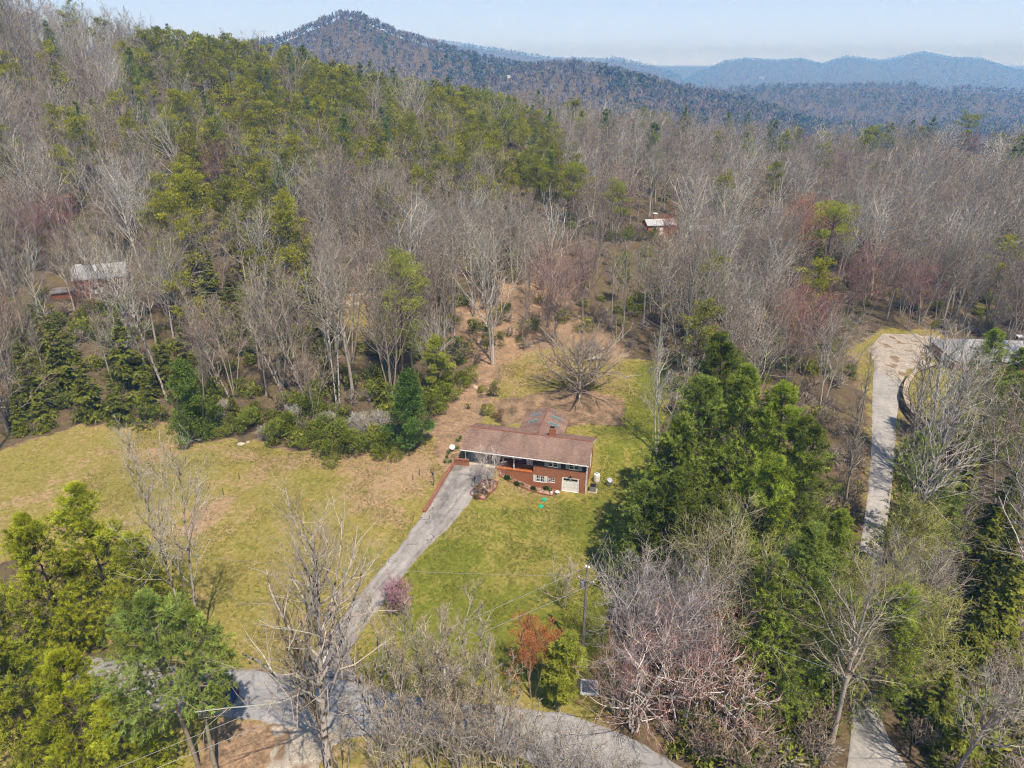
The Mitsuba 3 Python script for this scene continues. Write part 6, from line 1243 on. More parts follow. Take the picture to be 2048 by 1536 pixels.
# beds with brick edging
def flower_bed(name, poly, label):
    P = Polygon(poly)
    key = key_for(name)
    pts = np.array(P.segmentize(0.5).exterior.coords)[:-1]
    c = pts.mean(0)
    v = np.concatenate([np.column_stack([pts, terrain(pts[:, 0], pts[:, 1]) + 0.07]), np.column_stack([c[None] * 0 + c, [terrain(c[:1], c[1:])[0] + 0.16]])])
    n = len(pts); i = np.arange(n)
    f = np.stack([i, (i + 1) % n, np.full(n, n)], 1)
    if not P.exterior.is_ccw:
        f = f[:, ::-1]
    low = np.column_stack([pts, v[:n, 2] - 0.3])
    v2 = np.concatenate([v, low]); j = (i + 1) % n
    f2 = np.concatenate([f, np.stack([i, n + 1 + i, n + 1 + j], 1), np.stack([i, n + 1 + j, j], 1)])
    scene[key] = mikit.ply((v2, f2), 'mat_mulch', smooth=50)
    say(key, label, 'flower bed')
    L = LineString(list(P.exterior.coords))
    k = 0
    s = 0.0
    rng = np.random.default_rng(3)
    while s < L.length and k < 260:
        p, q = L.interpolate(s), L.interpolate(min(s + 0.2, L.length))
        tr = math.atan2(q.y - p.y, q.x - p.x)
        put('brick', placed(box(-0.105, 0.105, -0.07, 0.07, -0.12, 0.20), p.x, p.y, tr + rng.normal() * 0.06, rng.normal() * 0.012), 'mat_brick_edge', key)
        s += 0.23; k += 1
    return key

flower_bed('flower_bed', [hl(-12.4, -0.15), hl(-11.9, -1.35), hl(-9.0, -1.45), hl(-6.4, -1.55), hl(-4.3, -1.6), hl(-4.15, -0.15)], 'mulch bed with brick edging along the front wall of the brick house')
flower_bed('flower_bed', TREE_BED, 'mulch bed with brick edging around the small silver tree by the driveway')

model('boxwood', *leafy(301, 1.25, 1.45, lobes=1, n=1500, leaf=0.07, green=(0.085, 0.125, 0.022), base=0.0, air=0.22), crown_mat='mat_leaf')
model('perennial', *leafy(302, 0.5, 0.8, lobes=3, n=160, leaf=0.10, green=(0.11, 0.20, 0.035)), crown_mat='mat_leaf')
model('azalea', *leafy(303, 2.6, 2.6, lobes=7, n=1500, leaf=0.10, green=(0.165, 0.200, 0.020), base=0.0), crown_mat='mat_leaf')
model('holly', *leafy(304, 14.0, 9.5, lobes=34, n=14000, leaf=0.22, green=(0.150, 0.215, 0.035), base=0.0, stems=6, cone=True), crown_mat='mat_leaf')
model('holly_b', *leafy(305, 13.0, 8.5, lobes=32, n=13000, leaf=0.22, green=(0.120, 0.200, 0.042), base=0.0, stems=6, cone=True), crown_mat='mat_leaf')
model('laurel', *leafy(306, 3.4, 4.6, lobes=12, n=2600, leaf=0.18, green=(0.165, 0.195, 0.030), base=0.0), crown_mat='mat_leaf')
model('dry_shrub', *leafy(307, 1.9, 2.3, lobes=6, n=1100, leaf=0.10, green=(0.24, 0.165, 0.085), base=0.0, stems=7), crown_mat='mat_leaf')
model('grey_bush', *bare_tree(308, 4.6, 'open', 0, bark=(0.46, 0.43, 0.39), twig=(0.42, 0.39, 0.35), stems=6, spread=0.9, limbs=40, dense=0.8))
for X, Y, s, l in ((-9.55, -0.85, 1.0, 'round clipped boxwood at the porch, third from the garage'), (-7.75, -0.95, 0.9, 'round clipped boxwood in the middle of the front bed'), (-5.75, -1.05, 1.12, 'round clipped boxwood nearest the garage door')):
    x, y = hl(X, Y); k = key_for('boxwood'); stand(k, 'boxwood', x, y, ground_z(x, y), s, X * 40); say(k, l, 'shrub')
x, y = hl(-11.3, -0.75); k = key_for('boxwood'); stand(k, 'boxwood', x, y, ground_z(x, y), 1.05, 10); say(k, 'dark boxwood behind the small silver tree at the porch end', 'shrub')
for X, Y, s in ((-8.7, -1.1, 0.8), (-6.75, -1.2, 0.85), (-9.1, -1.25, 0.6), (-4.9, -0.8, 0.9), (-10.4, -1.1, 0.7)):
    x, y = hl(X, Y); k = key_for('garden_plant'); stand(k, 'perennial', x, y, ground_z(x, y), s, X * 70); say(k, 'small green plant between the boxwoods in the front bed', 'plant', 'small plants in the front bed')
for n_, (x, y, mdl, s, l) in enumerate(SHRUBS):
    nm = {'azalea': 'round_shrub', 'holly': 'broadleaf_evergreen', 'holly_b': 'broadleaf_evergreen', 'laurel': 'laurel_bush', 'dry_shrub': 'dry_shrub', 'grey_bush': 'grey_bush', 'perennial': 'garden_plant'}[mdl]
    k = key_for(nm); stand(k, mdl, x, y, ground_z(x, y) - 0.03, s, n_ * 77.0)
    say(k, l[0], 'shrub' if nm != 'broadleaf_evergreen' else 'evergreen tree', l[1] if len(l) > 1 else None)

def ribbon_wall(name, line, h, w, mat, label, cat, cap=None, lift=0.0, down=0.4):
    """A low wall along a line, standing on the ground."""
    P = np.array(LineString(line).segmentize(0.5).coords)
    t = unit(np.gradient(P, axis=0)); nrm = np.stack([-t[:, 1], t[:, 0]], 1)
    a, b = P + nrm * w / 2, P - nrm * w / 2
    z = terrain(P[:, 0], P[:, 1])
    def solid_of(a, b, z0, z1):
        n = len(a)
        v = np.concatenate([np.column_stack([a, z0]), np.column_stack([b, z0]), np.column_stack([b, z1]), np.column_stack([a, z1])])
        i = np.arange(n - 1)
        f = [np.stack([k * n + i, k * n + i + 1, ((k + 1) % 4) * n + i + 1, ((k + 1) % 4) * n + i], 1) for k in range(4)]
        ends = np.array([[0, n, 2 * n, 3 * n], [n - 1, 4 * n - 1, 3 * n - 1, 2 * n - 1]])
        q = np.concatenate(f + [ends])
        m = trimesh.Trimesh(v, np.concatenate([q[:, [0, 1, 2]], q[:, [0, 2, 3]]]), process=False)
        m.fix_normals()
        return m
    top = z.mean() + h if lift == 'level' else z + h
    top = np.full(len(P), top) if np.ndim(top) == 0 else top
    key = put(name, solid_of(a, b, z - down, top), mat, label=label, cat=cat)
    if cap:
        put('cap', solid_of(P + nrm * (w / 2 + 0.09), P - nrm * (w / 2 + 0.09), top + 0.002, top + 0.10), cap, key)
    return key

ribbon_wall('brick_wall', [(-8.35, 83.2), (-9.15, 80.1), (-10.45, 75.0), (-11.2, 72.4)], 0.36, 0.26, 'mat_brick', 'low brick wall along the field side of the upper driveway', 'wall', 'mat_brick_edge')
ribbon_wall('brick_wall', [(-8.2, 83.42), (-6.1, 83.0)], 0.95, 0.28, 'mat_brick', 'short orange brick wall across the top left corner of the driveway', 'wall', 'mat_brick_edge')

def lamp_post(x, y, label):
    k = thing('lamp_post', label, 'lamp post')
    put('post', placed(cyl([0, 0, -0.2], [0, 0, 1.75], 0.045), x, y), 'mat_black', k)
    ln = put('lantern', placed(join(lathe([[0.001, 1.74], [0.09, 1.76], [0.14, 2.02], [0.16, 2.03], [0.17, 2.06], [0.02, 2.22], [0.001, 2.24]], 8)), x, y), 'mat_black', k)
    put('pane', placed(lathe([[0.075, 1.79], [0.12, 2.0]], 4), x, y), 'mat_white', ln)

lamp_post(*LAMP_A, 'black lamp post in the bed at the right edge of the driveway')
lamp_post(*LAMP_B, 'black lamp post in the field left of the driveway')
k = thing('path_light', 'white mushroom shaped light in the bed by the small silver tree', 'lamp')
put('stem', placed(cyl([0, 0, -0.1], [0, 0, 0.75], 0.05), *PATH_LIGHT), 'mat_white', k)
put('cap', placed(lathe([[0.001, 0.73], [0.30, 0.74], [0.28, 0.82], [0.12, 0.90], [0.001, 0.91]], 14), *PATH_LIGHT), 'mat_white', k)
k = thing('satellite_dish', 'white dish on a short dark post beside the left end of the house', 'satellite dish')
dish = lathe([[0.001, 0.0], [0.18, 0.03], [0.32, 0.10], [0.40, 0.18], [0.385, 0.19], [0.17, 0.06], [0.001, 0.03]], 20)
dish.apply_transform(trimesh.transformations.rotation_matrix(math.radians(48), [1, 0, 0])); dish.apply_translation([0, 0, 0.75])
put('post', placed(cyl([0, 0.06, -0.1], [0, 0.06, 0.76], 0.05), *DISH), 'mat_black', k)
put('dish', placed(dish, *DISH), 'mat_white', k)
put('arm', placed(cyl([0, 0, 0.62], [0, -0.42, 0.98], 0.02), *DISH), 'mat_galv', k)

# beside the right gable
x, y = hl(1.15, 3.4)
k = thing('propane_tank', 'white upright gas tank with a dark band beside the right gable of the house', 'gas tank')
put('body', placed(lathe([[0.001, 0.08], [0.34, 0.10], [0.43, 0.22], [0.45, 0.4], [0.45, 1.15], [0.40, 1.36], [0.22, 1.47], [0.001, 1.50]], 20), x, y), 'mat_white', k)
put('foot', placed(lathe([[0.36, -0.1], [0.40, -0.1], [0.40, 0.15], [0.36, 0.15]], 16), x, y), 'mat_galv', k)
put('collar', placed(lathe([[0.16, 1.44], [0.20, 1.44], [0.20, 1.62], [0.16, 1.62]], 14), x, y), 'mat_blue_grey', k)
x, y = hl(2.9, 3.1)
k = thing('rain_barrel', 'dented grey metal drum lying tilted on the lawn right of the house', 'barrel')
bar = lathe([[0.001, -0.06], [0.42, -0.05], [0.44, 0.0], [0.44, 0.35], [0.46, 0.37], [0.44, 0.39], [0.44, 0.78], [0.42, 0.84], [0.37, 0.80], [0.001, 0.79]], 22)
bar.apply_transform(trimesh.transformations.rotation_matrix(math.radians(24), [1, 0.35, 0]))
put('drum', placed(bar, x, y, 0, 0.22), 'mat_galv', k)
put('lid', placed(bar.copy().apply_transform(trimesh.transformations.scale_matrix(0.001)) if False else cyl([0.05, -0.33, 0.82], [0.06, -0.36, 0.87], 0.36, n=18), x, y, 0, 0.17), 'mat_galv', k)
x, y = hl(0.95, 1.0)
k = thing('air_conditioner', 'grey air conditioner on a pale pad at the right front corner of the house', 'air conditioner')
put('pad', placed(box(-0.6, 0.6, -0.6, 0.6, -0.15, 0.10), x, y, -0.24), 'mat_cap_stone', k)
put('case', placed(join(*[box(-0.42, 0.42, -0.42, 0.42, 0.12 + 0.065 * i, 0.165 + 0.065 * i) for i in range(13)], box(-0.38, 0.38, -0.38, 0.38, 0.11, 0.95)), x, y, -0.24), 'mat_galv', k)
put('fan_guard', placed(join(*[lathe([[r, 0.965], [r + 0.02, 0.965], [r + 0.02, 0.985], [r, 0.985]], 18) for r in (0.06, 0.14, 0.22, 0.30)], box(-0.42, 0.42, -0.42, 0.42, 0.951, 0.964)), x, y, -0.24), 'mat_black', k)
for i, (x, y) in enumerate(LIDS):
    k = thing('septic_lid', ['green round lid set in the lawn, farther from the road', 'green round lid set in the lawn, nearer the road'][i], 'lid')
    put('rim', placed(lathe([[0.30, -0.1], [0.36, -0.1], [0.36, 0.10], [0.30, 0.12]], 18), x, y), 'mat_green_lid', k)
    put('cover', placed(lathe([[0.001, 0.16], [0.16, 0.15], [0.30, 0.125], [0.30, 0.10]], 18), x, y), 'mat_green_lid', k)
x, y = hl(-4.1, -1.1)
k = thing('garden_ornament', 'pair of white stone ornaments on the grass left of the garage door', 'garden ornament')
put('bowl', placed(lathe([[0.001, 0.0], [0.12, 0.0], [0.10, 0.25], [0.30, 0.34], [0.32, 0.40], [0.26, 0.36], [0.001, 0.33]], 16), x + 0.4, y), 'mat_white', k)
put('stone', placed(box(-0.14, 0.14, -0.12, 0.12, -0.05, 0.42), x - 0.45, y - 0.05, 0.3), 'mat_white', k)
for i, (x, y) in enumerate(STAKES):
    put('field_stake', placed(cyl([0, 0, -0.2], [0.04, 0.02, 1.0], 0.05, 0.04, 7), x, y), 'mat_black', label='short dark stake standing in the field left of the driveway', cat='stake', group='dark stakes in the field')
rrng = np.random.default_rng(8)
for i, (x, y, s, l) in enumerate(ROCKS):
    rock = trimesh.creation.icosphere(subdivisions=2, radius=1.0)
    rock.vertices *= (0.75 + 0.5 * meshkit.noise(rock.vertices * 1.7 + i * 7, i)[:, None]) * np.array([s, s * 0.7, s * 0.45])
    put('boulder', placed(rock, x, y, i * 1.3, s * 0.12), 'mat_cap_stone' if i != 0 else 'mat_slab', label=l, cat='rock', smooth=25)

# ------------------------------------------------------------------ along the lane
PX, PY = POLE
pz = ground_z(PX, PY)
k = thing('utility_pole', 'grey wooden utility pole with a transformer, standing on the lawn near the lane', 'utility pole')
PH = 11.6
put('pole', (lambda m: m)(trimesh.Trimesh(*(lambda c: (c.vertices, c.faces))(cyl([PX, PY, pz - 0.4], [PX, PY, pz + PH], 0.17, 0.115, 10)), process=False)), 'mat_pole', k, smooth=40)
put('crossarm', Frame(PX, PY, pz, -0.5).mesh(box(-0.9, 0.9, -0.19, -0.118, PH - 1.5, PH - 1.37)), 'mat_pole', k)
for dx in (-0.32, 0.32):
    put('insulator', Frame(PX, PY, pz, -0.5).mesh(join(lathe([[0.001, PH - 0.05], [0.07, PH - 0.05], [0.11, PH + 0.05], [0.05, PH + 0.1], [0.10, PH + 0.17], [0.04, PH + 0.24], [0.001, PH + 0.25]], 10).apply_translation([dx * 0.45, 0, 0]))), 'mat_white', k)
for dx in (-0.75, 0.75):
    put('insulator', Frame(PX, PY, pz, -0.5).mesh(lathe([[0.001, PH - 1.37], [0.05, PH - 1.37], [0.08, PH - 1.27], [0.04, PH - 1.2], [0.001, PH - 1.19]], 10).apply_translation([dx, -0.155, 0])), 'mat_white', k)
put('transformer', Frame(PX, PY, pz, -0.5).mesh(lathe([[0.001, PH - 2.6], [0.24, PH - 2.58], [0.26, PH - 2.5], [0.26, PH - 1.75], [0.20, PH - 1.66], [0.001, PH - 1.64]], 14).apply_translation([-0.42, 0.05, 0])), 'mat_galv', k)
put('conduit', cyl([PX + 0.15, PY - 0.05, pz], [PX + 0.14, PY - 0.05, pz + 7.5], 0.03), 'mat_galv', k)
k2 = 0
for (p, q, sag, r, l) in WIRES:
    t = np.linspace(0, 1, 40)[:, None]
    P = np.asarray(p) * (1 - t) + np.asarray(q) * t
    P[:, 2] -= (sag * 4 * t * (1 - t))[:, 0]
    v, f, _ = tubes(P[None], np.full((1, 40), r), 5, np.zeros((1, 3)))
    put('power_line' if 'guy' not in l else 'guy_wire', (v, f), 'mat_wire', label=l, cat='wire')
for i, (x, y, l) in enumerate(GUARDS):
    put('guy_guard', placed(cyl([0, 0, -0.1], [0.35, 0.5, 1.7], 0.05, 0.045, 8), x, y), 'mat_yellow', label=l, cat='marker')
for i, (x, y, s, l) in enumerate(DRAINS):
    k = thing('storm_drain', l, 'drain')
    put('curb', placed(join(box(-s, s, -s, -s + 0.16, -0.2, 0.20), box(-s, s, s - 0.16, s, -0.2, 0.20), box(-s, -s + 0.16, -s + 0.161, s - 0.161, -0.2, 0.20), box(s - 0.16, s, -s + 0.161, s - 0.161, -0.2, 0.20)), x, y, -0.12), 'mat_white', k)
    for j in range(9):
        a = -s + 0.2 + j * (2 * s - 0.4) / 9
        put('bar', placed(box(a, a + (2 * s - 0.4) / 9 * 0.7, -s + 0.165, s - 0.165, 0.06, 0.14), x, y, -0.12), 'mat_galv', k)
    put('lid', placed(box(-s + 0.165, s - 0.165, -s + 0.165, s - 0.165, -0.05, 0.05), x, y, -0.12), 'mat_galv', k)
k = thing('mailbox', 'dark mailbox with a pale top on a post where the driveway meets the lane', 'mailbox')
put('post', placed(box(-0.05, 0.05, -0.05, 0.05, -0.2, 1.0), *MAILBOX), 'mat_pole', k)
put('box', placed(join(prism(Polygon([(-0.13, 1.0), (0.13, 1.0), (0.13, 1.2), (0.09, 1.29), (0, 1.32), (-0.09, 1.29), (-0.13, 1.2)]), -0.28, 0.28)), *MAILBOX, turn=0.3), 'mat_galv', k)
put('flag', placed(box(0.135, 0.15, -0.05, 0.05, 1.15, 1.4), *MAILBOX, turn=0.3), 'mat_red_paint', k)

def car(x, y, turn, label):
    k = thing('parked_car', label, 'car')
    fr = Frame(x, y, ground_z(x, y) + 0.05, turn)
    prof = lambda pts: Polygon(pts)
    def loft(secs):
        """Cross sections (x, half width low, half width high, z low, z high) joined along x."""
        V, Fq = [], []
        for (xx, w0, w1, z0, z1) in secs:
            V += [(xx, -w0, z0), (xx, -w0 * 1.02, (z0 * 0.5 + z1 * 0.5)), (xx, -w1, z1), (xx, w1, z1), (xx, w0 * 1.02, (z0 + z1) * 0.5), (xx, w0, z0)]
        n = 6
        for i in range(len(secs) - 1):
            for j in range(n):
                Fq.append([i * n + j, i * n + (j + 1) % n, (i + 1) * n + (j + 1) % n, (i + 1) * n + j])
        Fq = np.array(Fq); e = (len(secs) - 1) * n
        tri = np.concatenate([Fq[:, [0, 1, 2]], Fq[:, [0, 2, 3]], [[0, 2, 1], [0, 3, 2], [0, 4, 3], [0, 5, 4], [e, e + 1, e + 2], [e, e + 2, e + 3], [e, e + 3, e + 4], [e, e + 4, e + 5]]])
        m = trimesh.Trimesh(np.array(V, float), tri, process=False); m.fix_normals(); return m
    put('body', fr.mesh(loft([(-2.25, .78, .70, .35, .72), (-2.1, .86, .78, .25, .88), (-1.3, .90, .82, .22, .95), (0.9, .90, .84, .22, .98), (2.0, .88, .80, .25, 1.0), (2.25, .80, .74, .38, .92)])), 'mat_car', k, smooth=35)
    cab = put('cabin', fr.mesh(loft([(-0.75, .80, .74, .95, 1.0), (-0.15, .78, .60, .96, 1.40), (0.5, .78, .60, .97, 1.45), (1.3, .78, .58, .98, 1.38), (1.85, .78, .70, .98, 1.02)])), 'mat_pane', k, smooth=30)
    put('roof', fr.mesh(loft([(-0.15, .62, .58, 1.40, 1.43), (0.5, .62, .58, 1.45, 1.49), (1.3, .60, .56, 1.38, 1.42)])), 'mat_car', k, smooth=30)
    for sx in (-1.4, 1.35):
        for sy in (-0.82, 0.82):
            w = put('wheel', fr.mesh(cyl([sx, sy - 0.10, 0.31], [sx, sy + 0.10, 0.31], 0.32, n=18)), 'mat_tyre', k)
            put('rim', fr.mesh(cyl([sx, sy - 0.115, 0.31], [sx, sy + 0.115, 0.31], 0.19, n=12)), 'mat_galv', w)
    for sy in (-0.6, 0.6):
        put('headlight', fr.mesh(box(-2.27, -2.16, sy - 0.15, sy + 0.15, 0.62, 0.74)), 'mat_white', k)
        put('tail_light', fr.mesh(box(2.19, 2.27, sy - 0.14, sy + 0.14, 0.72, 0.86)), 'mat_red_paint', k)

car(*CAR, 'dark blue car on the lane, half hidden under pine branches')

# ------------------------------------------------------------------ other houses
def simple_house(x, y, turn, L, W, wall_h, rise, roof_mat, wall_mat, label, hip=0.0, chimney=None, over=0.4, sink=0.0, low=1.5, windows=3, category='house', name='neighbour_house'):
    k = thing(name, label, category)
    fr = Frame(x, y, ground_z(x, y) + sink, turn)
    a, b = L / 2, W / 2
    if hip:
        put('wall', fr.mesh(box(-a, a, -b, b, -low, wall_h)), wall_mat, k)
    else:
        put('wall', fr.mesh(join(box(-a, a, -b, b, -low, wall_h), prism(Polygon([(-b, wall_h), (b, wall_h), (0, wall_h + rise * 0.97)]), -a, a, 'x'))), wall_mat, k)
    A, Bo = a + over, b + over
    ze = wall_h - rise / b * over + 0.02
    zr = wall_h + rise + 0.02
    rk = key_for('roof', k)
    m, uv = slope(fr, [[-A, -Bo, ze], [A, -Bo, ze], [A - hip, 0, zr], [-A + hip, 0, zr]], 0.12)
    scene[rk] = mikit.ply(m, roof_mat, uv=uv)
    m, uv = slope(fr, [[A, Bo, ze], [-A, Bo, ze], [-A + hip, 0, zr - 0.004], [A - hip, 0, zr - 0.004]], 0.12)
    put('back_slope', m, roof_mat, rk, uv=uv)
    if hip:
        for sg in (-1, 1):
            tri = np.array([[sg * A, -sg * Bo, ze], [sg * A, sg * Bo, ze], [sg * (A - hip), 0, zr - 0.002], [sg * (A - hip), 0, zr - 0.002]])
            m, uv = slope(fr, tri, 0.12)
            put('hip_slope', m, roof_mat, rk, uv=uv)
    for i in range(windows):
        xx = -a + (i + 0.5) * L / windows
        w, h = min(1.0, L / windows * 0.45), min(1.1, wall_h * 0.42)
        wk = put('window', fr.mesh(join(box(xx - w / 2 - 0.08, xx + w / 2 + 0.08, -b - 0.05, -b - 0.003, wall_h * 0.4 - 0.08, wall_h * 0.4 + h + 0.08))), 'mat_white', k)
        put('pane', fr.mesh(box(xx - w / 2, xx + w / 2, -b - 0.07, -b - 0.052, wall_h * 0.4, wall_h * 0.4 + h)), 'mat_pane', wk)
    put('door', fr.mesh(box(-a * 0.12, a * 0.12 if a * 0.24 < 1.1 else -a * 0.12 + 1.0, -b - 0.05, -b - 0.004, 0.0, 2.05)), 'mat_white', k) if windows % 2 == 0 else None
    if chimney:
        cx, cy, ch_, mat, cap = chimney
        c = put('chimney', fr.mesh(box(cx - 0.55, cx + 0.55, cy - 0.4, cy + 0.4, wall_h, wall_h + ch_)), mat, k)
        put('cap', fr.mesh(box(cx - 0.65, cx + 0.65, cy - 0.5, cy + 0.5, wall_h + ch_ + 0.003, wall_h + ch_ + 0.22)), cap, c)
    return k, fr

kk, fr = simple_house(97.5, 126.0, -0.10, 22.0, 10.5, 3.0, 2.3, 'mat_grey_roof', 'mat_brick', 'brick house with a grey hipped roof and a white capped chimney at the right edge', hip=4.5, chimney=(3.0, 0.6, 2.9, 'mat_dark_wall', 'mat_white'), windows=5, low=2.5)
put('garage_door', fr.mesh(box(-11.06, -11.003, -3.0, 0.2, 0.1, 2.3)), 'mat_white', kk)
kk, fr = simple_house(-92.0, 149.0, 0.42, 10.0, 7.5, 4.4, 2.0, 'mat_pale_roof', 'mat_brick', 'brick house with a pale grey roof among bare trees on the left', chimney=(-4.4, 2.2, 1.5, 'mat_white', 'mat_white'), windows=4, low=3, sink=-1.3)
put('garage_door', fr.mesh(box(-2.6, 0.2, -3.81, -3.753, 0.0, 2.1)), 'mat_white', kk)
put('shed_roof', fr.mesh(box(-10.0, -5.5, -4.5, 0.0, 1.9, 2.06)), 'mat_grey_wood', kk)
put('shed_wall', fr.mesh(box(-9.7, -5.7, -4.2, -0.2, -2.5, 1.895)), 'mat_brick', kk)
simple_house(45.5, 213.0, 0.15, 8.5, 5.5, 3.0, 1.2, 'mat_pale_roof', 'mat_brick', 'small house with a white roof among orange budded trees in mid woods', windows=2, low=3, chimney=(-1.0, 1.0, 2.6, 'mat_brick', 'mat_white'))
simple_house(57.0, 212.0, -0.05, 6.5, 5.0, 3.0, 0.9, 'mat_pale_roof', 'mat_brick', 'small brick building with a low white roof, right of another white roof', windows=3, low=3)
simple_house(*FARS[0], 0.1, 34, 18, 5.0, 2.0, 'mat_pale_roof', 'mat_tan_wall', 'long building with a bright white roof at the right end of the far woods', windows=6, low=4)
simple_house(*FARS[1], 0.2, 14, 9, 3.0, 1.6, 'mat_pale_roof', 'mat_tan_wall', 'pale roofed house glimpsed through bare trees near the right edge', windows=3, low=3)
simple_house(*FARS[2], -0.2, 24, 14, 7.0, 4.0, 'mat_pale_roof', 'mat_white', 'tiny white house on the blue ridge right of the notch', windows=3, low=6)
simple_house(*FARS[3], 0.1, 16, 10, 5.0, 2.5, 'mat_pale_roof', 'mat_white', 'tiny white building in the purple valley below the mast', windows=2, low=6)
simple_house(*FARS[4], 0.1, 6, 5, 2.4, 1.5, 'mat_pale_roof', 'mat_white', 'tiny white house at the foot of the mountain shoulder', windows=2, low=6)

# playhouse
px_, py_ = PLAYHOUSE
k = thing('playhouse', 'little grey playhouse with a white railed porch and red trim behind the lawn', 'playhouse')
fr = Frame(px_, py_, ground_z(px_, py_) + 0.55, 0.12)
put('wall', fr.mesh(join(box(-1.1, 1.1, -0.3, 1.5, 0.0, 1.7), prism(Polygon([(-1.1, 1.7), (1.1, 1.7), (0, 2.5)]), -0.3, 1.5))), 'mat_grey_wood', k)
m, uv = slope(fr, [[-1.35, 1.7, 1.55], [-1.35, -1.4, 1.55], [0, -1.4, 2.62], [0, 1.7, 2.62]], 0.07); rk = put('roof', m, 'mat_grey_wood', k)
m, uv = slope(fr, [[1.35, -1.4, 1.55], [1.35, 1.7, 1.55], [0, 1.7, 2.616], [0, -1.4, 2.616]], 0.07); put('slope', m, 'mat_grey_wood', rk)
put('deck', fr.mesh(box(-1.3, 1.3, -1.5, 1.6, -0.12, -0.004)), 'mat_white', k)
put('skid', fr.mesh(join(box(-1.2, -1.0, -1.4, 1.5, -0.8, -0.125), box(1.0, 1.2, -1.4, 1.5, -0.8, -0.125))), 'mat_grey_wood', k)
for i in range(7):
    xx = -1.2 + i * 0.33
    put('picket', fr.mesh(box(xx - 0.05, xx + 0.05, -1.46, -1.40, 0.0, 0.95 if i % 2 else 1.15)), 'mat_white', k)
put('rail', fr.mesh(join(box(-1.25, 0.85, -1.395, -1.35, 0.75, 0.85), box(-1.25, 0.85, -1.395, -1.35, 0.32, 0.40))), 'mat_white', k)
for xx in (-1.22, 1.22):
    put('post', fr.mesh(box(xx - 0.06, xx + 0.06, -1.34, -1.22, 0.0, 1.6)), 'mat_red_paint', k)
put('door', fr.mesh(box(-0.4, 0.4, -0.35, -0.303, 0.0, 1.4)), 'mat_red_paint', k)
put('ramp', fr.mesh(prism(Polygon([(1.31, -0.02), (2.6, -0.75), (2.6, -0.85), (1.31, -0.12)]), -1.3, -0.4)), 'mat_red_paint', k)

# curved retaining wall and the raised lawn behind it
TP = Polygon(TERRACE).buffer(0.5).buffer(-0.5)
tz = max(ground_z(*p) for p in WALL_CURVE) + 1.25
ring = np.array(TP.segmentize(0.8).exterior.coords)[:-1]
WC = LineString(WALL_CURVE)
P = np.array(smooth_line(np.array(WC.segmentize(0.5).coords), 4))
t = unit(np.gradient(P, axis=0)); nrm = np.stack([-t[:, 1], t[:, 0]], 1)
zb = terrain(P[:, 0], P[:, 1]) - 0.5
tops = np.maximum(np.minimum(zb + 0.5 + 1.55, tz), zb + 0.6)
def strip_solid(a, b, z0, z1):
    n = len(a)
    v = np.concatenate([np.column_stack([a, z0]), np.column_stack([b, z0]), np.column_stack([b, z1]), np.column_stack([a, z1])])
    i = np.arange(n - 1)
    q = np.concatenate([np.stack([j * n + i, j * n + i + 1, ((j + 1) % 4) * n + i + 1, ((j + 1) % 4) * n + i], 1) for j in range(4)] + [np.array([[0, n, 2 * n, 3 * n], [n - 1, 4 * n - 1, 3 * n - 1, 2 * n - 1]])])
    m = trimesh.Trimesh(v, np.concatenate([q[:, [0, 1, 2]], q[:, [0, 2, 3]]]), process=False); m.fix_normals(); return m
k = put('retaining_wall', strip_solid(P + nrm * 0.2, P - nrm * 0.2, zb, tops), 'mat_dark_wall', label='curved dark retaining wall with a pale stone cap beside the side drive', cat='wall')
seg = 0
for i in range(0, len(P) - 2, 2):
    put('cap_stone', strip_solid((P + nrm * 0.42)[i:i + 3], (P - nrm * 0.42)[i:i + 3], tops[i:i + 3] + 0.003 + 0.01 * (seg % 2), tops[i:i + 3] + 0.13 + 0.02 * (seg % 3)), 'mat_cap_stone', k)
    seg += 1
inner = TP.difference(WC.buffer(0.15))
inner = max(getattr(inner, 'geoms', [inner]), key=lambda g: g.area)
sp_ = 1.0
x0, y0, x1, y1 = inner.bounds
q = np.stack(np.meshgrid(np.arange(x0, x1, sp_), np.arange(y0, y1, sp_)), -1).reshape(-1, 2)
q = q[shapely.contains_xy(inner.buffer(-0.5), q[:, 0], q[:, 1])]
rg = np.array(inner.segmentize(0.7).exterior.coords)[:-1]
pts = np.concatenate([rg, q])
from scipy.spatial import Delaunay
tr = Delaunay(pts).simplices
c = pts[tr].mean(1); tr = tr[shapely.contains_xy(inner, c[:, 0], c[:, 1])]
dW = shapely.distance(WC, shapely.points(pts))
wt = np.interp(np.array([WC.project(Point(p)) for p in pts]), np.linspace(0, WC.length, len(tops)), tops)
g0 = terrain(pts[:, 0], pts[:, 1])
fade = ss(11.0, 2.0, dW)
zz = g0 + 0.06 + fade * np.maximum(wt - g0 - 0.12, 0)
ar = np.cross(pts[tr[:, 1]] - pts[tr[:, 0]], pts[tr[:, 2]] - pts[tr[:, 0]])
tr = np.where((ar < 0)[:, None], tr[:, ::-1], tr)
put('raised_lawn', (np.column_stack([pts, zz]), tr), 'mat_ground', uv=np.tile([[1.0, 0.42]], (len(pts), 1)), kind='structure', smooth=True)

# concrete pads in the glade
for i, (x, y, w, d) in enumerate(PADS):
    put('concrete_pad', placed(box(-w / 2, w / 2, -d / 2, d / 2, -0.3, 0.14), x, y, 0.4 * i), 'mat_slab', label=['pale concrete pad at the top of the glade left of the airy pine', 'pale concrete pad lower in the glade left of the airy pine'][i], cat='concrete pad')

